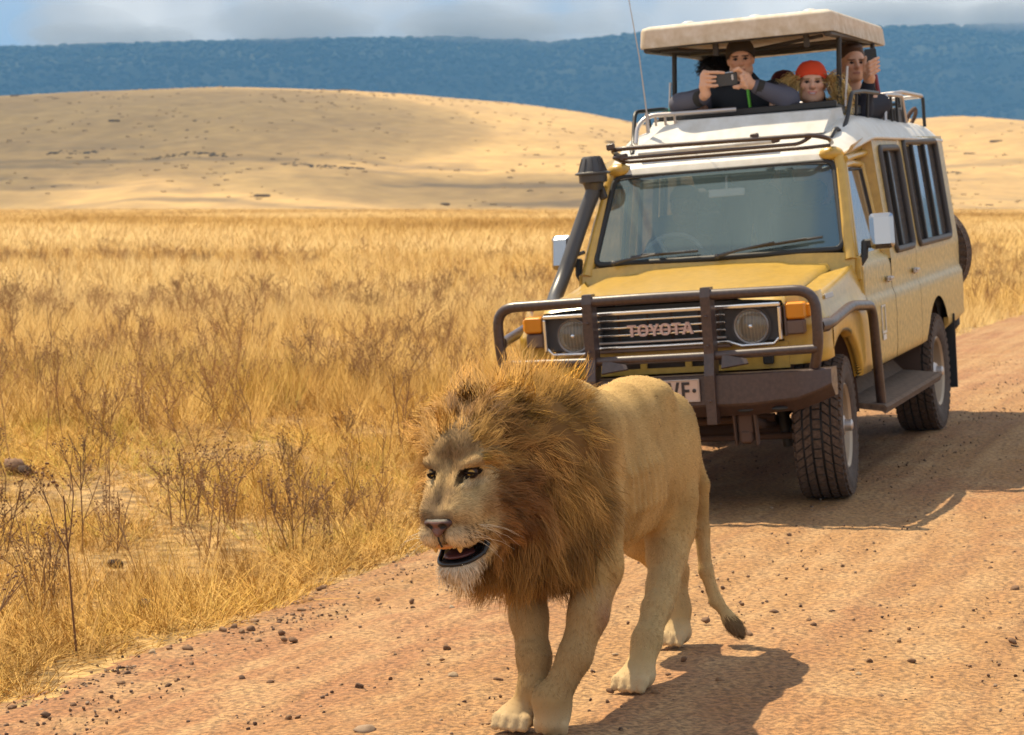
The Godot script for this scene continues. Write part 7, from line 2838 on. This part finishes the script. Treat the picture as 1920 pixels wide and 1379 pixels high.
func make_plants() -> void:
	var r := RandomNumberGenerator.new()
	r.seed = 314
	var near := []
	for k in 5:
		near.append(tuft(500 + k, 22, 0.17, 0.05, 0.0017, 4, 0.55))
	var tall := []
	for k in 4:
		tall.append(tuft(520 + k, 18, 0.42, 0.06, 0.0018, 4, 0.28))
	var mat_low := []
	for k in 4:
		mat_low.append(tuft(540 + k, 26, 0.13, 0.08, 0.0020, 3, 1.3))
	var farm := []
	for k in 3:
		farm.append(tuft(560 + k, 16, 0.45, 0.16, 0.006, 2, 0.35))
	var straw := [lin(0.66, 0.40, 0.115), lin(0.58, 0.33, 0.085), lin(0.72, 0.46, 0.155), lin(0.48, 0.255, 0.065), lin(0.58, 0.36, 0.085)]
	var pile := {}
	var add := func(kind: String, mesh_i: int, xf: Transform3D, c: Color) -> void:
		var key := "%s/%d" % [kind, mesh_i]
		if not pile.has(key):
			pile[key] = [[], []]
		pile[key][0].append(xf)
		pile[key][1].append(c)
	var put_one := func(kind: String, n: int, x: float, z: float, s: float, c: Color) -> void:
		var b := Basis(Vector3.UP, r.randf() * TAU) * Basis(Vector3.RIGHT, r.randfn(0, 0.08))
		add.call(kind, r.randi() % n, Transform3D(b.scaled(Vector3(s, s * r.randf_range(0.8, 1.2), s)), Vector3(x, ground(x, z) - 0.015, z)), c)
	# the verge and the first metres
	for k in 35000:
		var d := sqrt(lerpf(5.0 * 5.0, 19.0 * 19.0, pow(r.randf(), 1.35)))
		var x := -r.randf_range(-0.6, 0.36 * d + 1.0)
		var z := -d
		var u := ru(x, z)
		var v := rv(x, z)
		if not grassy(u, v):
			continue
		var off := edge_u(v) - u
		var n := n1.get_noise_2d(x * 55.0, z * 55.0)
		var n_b := n2.get_noise_2d(x * 12.0, z * 12.0)
		var c: Color = straw[r.randi() % 5]
		c = c.lerp(lin(0.40, 0.24, 0.09), clampf(0.3 - n * 0.9, 0, 0.8))
		if n_b > 0.15 and r.randf() < 0.22:
			c = c.lerp(lin(0.36, 0.34, 0.05), 0.5)
		if off > 0.12 and off < 1.5 and n > r.randf_range(-0.5, 0.3) and r.randf() < 0.24:
			put_one.call("tall" if r.randf() < 0.45 else "near", 4, x, z, r.randf_range(0.5, 0.85) if r.randf() < 0.6 else r.randf_range(0.9, 1.2), c.lerp(lin(0.34, 0.18, 0.06), r.randf_range(0.0, 0.6)))
		if off < 0.55:
			if off < 0.2 and n < r.randf_range(-0.3, 0.25):
				continue
			if r.randf() < 0.65:
				put_one.call("low", 4, x, z, r.randf_range(0.7, 1.2), c.lerp(lin(0.22, 0.115, 0.04), clampf(0.35 - n * 1.6, 0.0, 0.85)))
			else:
				put_one.call("near", 5, x, z, r.randf_range(0.7, 1.3), c)
		elif off < 5.5 + 1.5 * n_b and d < 17.0:
			# grazed, open grass with bare soil between
			if n < r.randf_range(-0.35, 0.30):
				for e in 2:
					put_one.call("low", 4, x + r.randf_range(-0.15, 0.15), z + r.randf_range(-0.15, 0.15), r.randf_range(0.3, 0.65), c.lerp(lin(0.45, 0.27, 0.11), r.randf()))
				continue
			put_one.call("near" if r.randf() < 0.6 else "low", 4, x, z, r.randf_range(0.6, 1.25), c)
			if r.randf() < 0.07:
				put_one.call("tall", 4, x, z, r.randf_range(0.5, 0.9), c)
		else:
			if n_b > r.randf_range(-0.4, 0.15):
				put_one.call("tall", 4, x, z, r.randf_range(0.6, 1.1), c)
			put_one.call("near", 5, x, z, r.randf_range(0.8, 1.5), c)
	# right of the road, beyond the vehicle and the middle distance
	for k in 60000:
		var d := 16.0 + 60.0 * pow(r.randf(), 1.6)
		var x := r.randf_range(-0.40 * d - 1.0, 0.42 * d + 1.0)
		var z := -d
		if not grassy(ru(x, z), rv(x, z)):
			continue
		var n_b := n2.get_noise_2d(x * 5.0, z * 5.0)
		var c: Color = straw[r.randi() % 5]
		c = c.lerp(lin(0.76, 0.55, 0.26), clampf(0.5 + n_b, 0, 0.9))
		if n_b < r.randf_range(-0.5, 0.1):
			continue
		put_one.call("tall" if d < 34.0 else "far", 4 if d < 34.0 else 3, x, z, r.randf_range(0.7, 1.3), c)
	for k in 95000:
		var d := 60.0 * pow(10.0, r.randf())
		var x := r.randf_range(-0.42, 0.42) * d
		var z := -d
		if not grassy(ru(x, z), rv(x, z)):
			continue
		var n_b := n2.get_noise_2d(x * 1.6, z * 0.7)
		var s := 1.0 + d / 160.0
		var c: Color = straw[r.randi() % 5]
		c = c.lerp(lin(0.78, 0.57, 0.28), clampf(0.4 + n_b * 1.2, 0, 0.9)).lerp(lin(0.30, 0.17, 0.06), clampf(-n_b * 1.4, 0, 0.7))
		var b := Basis(Vector3.UP, r.randf() * TAU)
		add.call("far", r.randi() % 3, Transform3D(b.scaled(Vector3(s * 1.6, minf(s, 1.6), s * 1.6)), Vector3(x, ground(x, z) - 0.02, z)), c)
	for key in pile:
		var kind: String = key.split("/")[0]
		var i := int(key.split("/")[1])
		var m: ArrayMesh = {"near": near, "tall": tall, "low": mat_low, "far": farm}[kind][i]
		scatter({"near": "grass", "tall": "tall_grass", "low": "trodden_grass", "far": "far_grass"}[kind], m, M.straw, pile[key][0], pile[key][1])
	make_weeds(r)


func make_weeds(r: RandomNumberGenerator) -> void:
	var kinds := []
	for k in 6:
		kinds.append(weed_mesh(700 + k, [0.62, 0.50, 0.75, 0.45, 0.58, 0.66][k], [1, 2, 1, 3, 2, 1][k], 3))
	var tones := []
	for c in [lin(0.16, 0.078, 0.034), lin(0.22, 0.115, 0.05), lin(0.30, 0.16, 0.065)]:
		var m: StandardMaterial3D = M.twig.duplicate()
		m.albedo_color = c.linear_to_srgb()
		m.resource_name = "dry_twig"
		tones.append(m)
	# single dry weeds by the road: world x, z, height factor, kind, label
	var singles := [
		[-1.66, -8.75, 1.15, 0, "tall bare brown weed with forked twigs nearest the road's left edge"],
		[-1.98, -8.35, 0.95, 2, "leaning dry weed in the tall verge grass at the picture's lower left"],
		[-1.93, -9.6, 0.8, 1, "thin two-stemmed brown weed just behind the tall forked one"],
		[-1.05, -11.3, 0.9, 3, "bushy dry weed in the grass left of the lion's face"],
		[-0.75, -11.9, 0.85, 4, "twiggy brown weed directly left of the lion's mane"],
		[-1.45, -10.7, 0.8, 5, "slender bare weed standing alone halfway along the verge"],
		[-2.35, -9.9, 0.8, 3, "low many-stemmed dry weed at the far left behind the verge"],
		[-2.2, -10.6, 0.75, 4, "small forked weed among short grass near the left edge"],
	]
	for s in singles:
		var o := put("dry_weed", kinds[s[3]], tones[r.randi() % 3])
		o.transform = Transform3D(Basis(Vector3.UP, r.randf() * TAU).scaled(Vector3.ONE * s[2]), Vector3(s[0], ground(s[0], s[1]) - 0.01, s[1]))
		tag(o, s[4], "weed", "dry weeds along the road verge")
	for k in 150:
		var d := r.randf_range(8.0, 16.0)
		var x := -r.randf_range(-0.2, 0.27 * d)
		var z := -d
		var u := ru(x, z)
		var v := rv(x, z)
		if u > edge_u(v) - 0.25:
			continue
		if n1.get_noise_2d(x * 45.0, z * 45.0) < r.randf_range(-0.4, 0.2):
			continue
		var o := put("dry_weed", kinds[r.randi() % 6], tones[r.randi() % 3])
		o.transform = Transform3D(Basis(Vector3.UP, r.randf() * TAU).scaled(Vector3.ONE * r.randf_range(0.55, 0.95)), Vector3(x, ground(x, z) - 0.01, z))
		var tall_: bool = o.scale.y > 0.75
		var where := "near grass beside the road" if d < 12.0 else "grass behind the first clearing"
		tag(o, "%s bare brown weed among others in the %s" % ["taller" if tall_ else "short", where], "weed", "%s brown weeds in the %s" % ["taller" if tall_ else "short", where])
	# brown thickets further out, too many stalks to count
	var xf := {}
	var cl := {}
	for k in 6:
		xf[k] = []
		cl[k] = []
	# patch centres on the plain: x, z, radius
	var patches := [[-3.1, -15.2, 1.1], [-4.0, -17.5, 1.6], [-2.4, -17.0, 1.2], [-3.3, -20.5, 1.8], [-1.9, -19.0, 0.9], [-1.5, -18.0, 0.9], [-0.9, -18.2, 0.8], [-0.6, -21.5, 1.2], [0.1, -24.0, 1.2], [-6.5, -27.0, 2.5], [-4.5, -30.0, 2.0], [-1.0, -30.0, 1.6], [-0.3, -36.0, 2.2], [7.5, -38.0, 1.6], [9.0, -42.0, 2.5], [8.5, -50.0, 2.5], [-9.0, -50.0, 4.0], [11.0, -60.0, 3.0], [6.6, -34.0, 1.2]]
	for p in patches:
		var n := int(15 * p[2] * p[2])
		for k in mini(n, 150):
			var a := r.randf() * TAU
			var q: float = p[2] * sqrt(r.randf())
			var x: float = p[0] + cos(a) * q * 1.3
			var z: float = p[1] + sin(a) * q
			if not grassy(ru(x, z), rv(x, z)):
				continue
			var i := r.randi() % 6
			var s := r.randf_range(0.6, 1.15)
			xf[i].append(Transform3D(Basis(Vector3.UP, r.randf() * TAU).scaled(Vector3.ONE * s), Vector3(x, ground(x, z) - 0.01, z)))
			var t := r.randf_range(0.7, 1.35)
			cl[i].append(Color(0.31 * t, 0.165 * t, 0.062 * t))
	for k in 900:
		var d := 18.0 + 110.0 * pow(r.randf(), 1.4)
		var x := r.randf_range(-0.27 * d, 0.27 * d)
		var z := -d
		if not grassy(ru(x, z), rv(x, z)) or n2.get_noise_2d(x * 3.0, z * 3.0) < 0.05:
			continue
		var i := r.randi() % 6
		var s := r.randf_range(0.6, 1.2)
		xf[i].append(Transform3D(Basis(Vector3.UP, r.randf() * TAU).scaled(Vector3.ONE * s), Vector3(x, ground(x, z), z)))
		var t := r.randf_range(0.7, 1.35)
		cl[i].append(Color(0.33 * t, 0.18 * t, 0.07 * t))
	for k in 6:
		scatter("thicket", kinds[k], M.twig, xf[k], cl[k])
	# clods and a pale boulder in the grass
	var sh := pebble(321, 0.7)
	var clods := [[-3.02, -13.95, 0.10, "pale brown boulder lying in the grass at the far left", lin(0.34, 0.19, 0.11)], [-2.93, -13.85, 0.07, "dark lump of earth against the pale boulder", lin(0.07, 0.035, 0.02)], [-1.86, -10.75, 0.045, "small black clod in the short grass left of centre", lin(0.04, 0.022, 0.015)], [-1.55, -9.75, 0.05, "dark clod half hidden by verge grass behind the forked weed", lin(0.05, 0.028, 0.018)]]
	for c in clods:
		var m: StandardMaterial3D = M.stone.duplicate()
		m.albedo_color = (c[4] as Color).linear_to_srgb()
		var o := put("boulder" if c[2] > 0.09 else "clod", sh, m)
		o.transform = Transform3D(Basis(Vector3.UP, r.randf() * TAU).scaled(Vector3.ONE * c[2]), Vector3(c[0], ground(c[0], c[1]) + c[2] * 0.45, c[1]))
		tag(o, c[3], "stone" if c[2] > 0.09 else "clod")
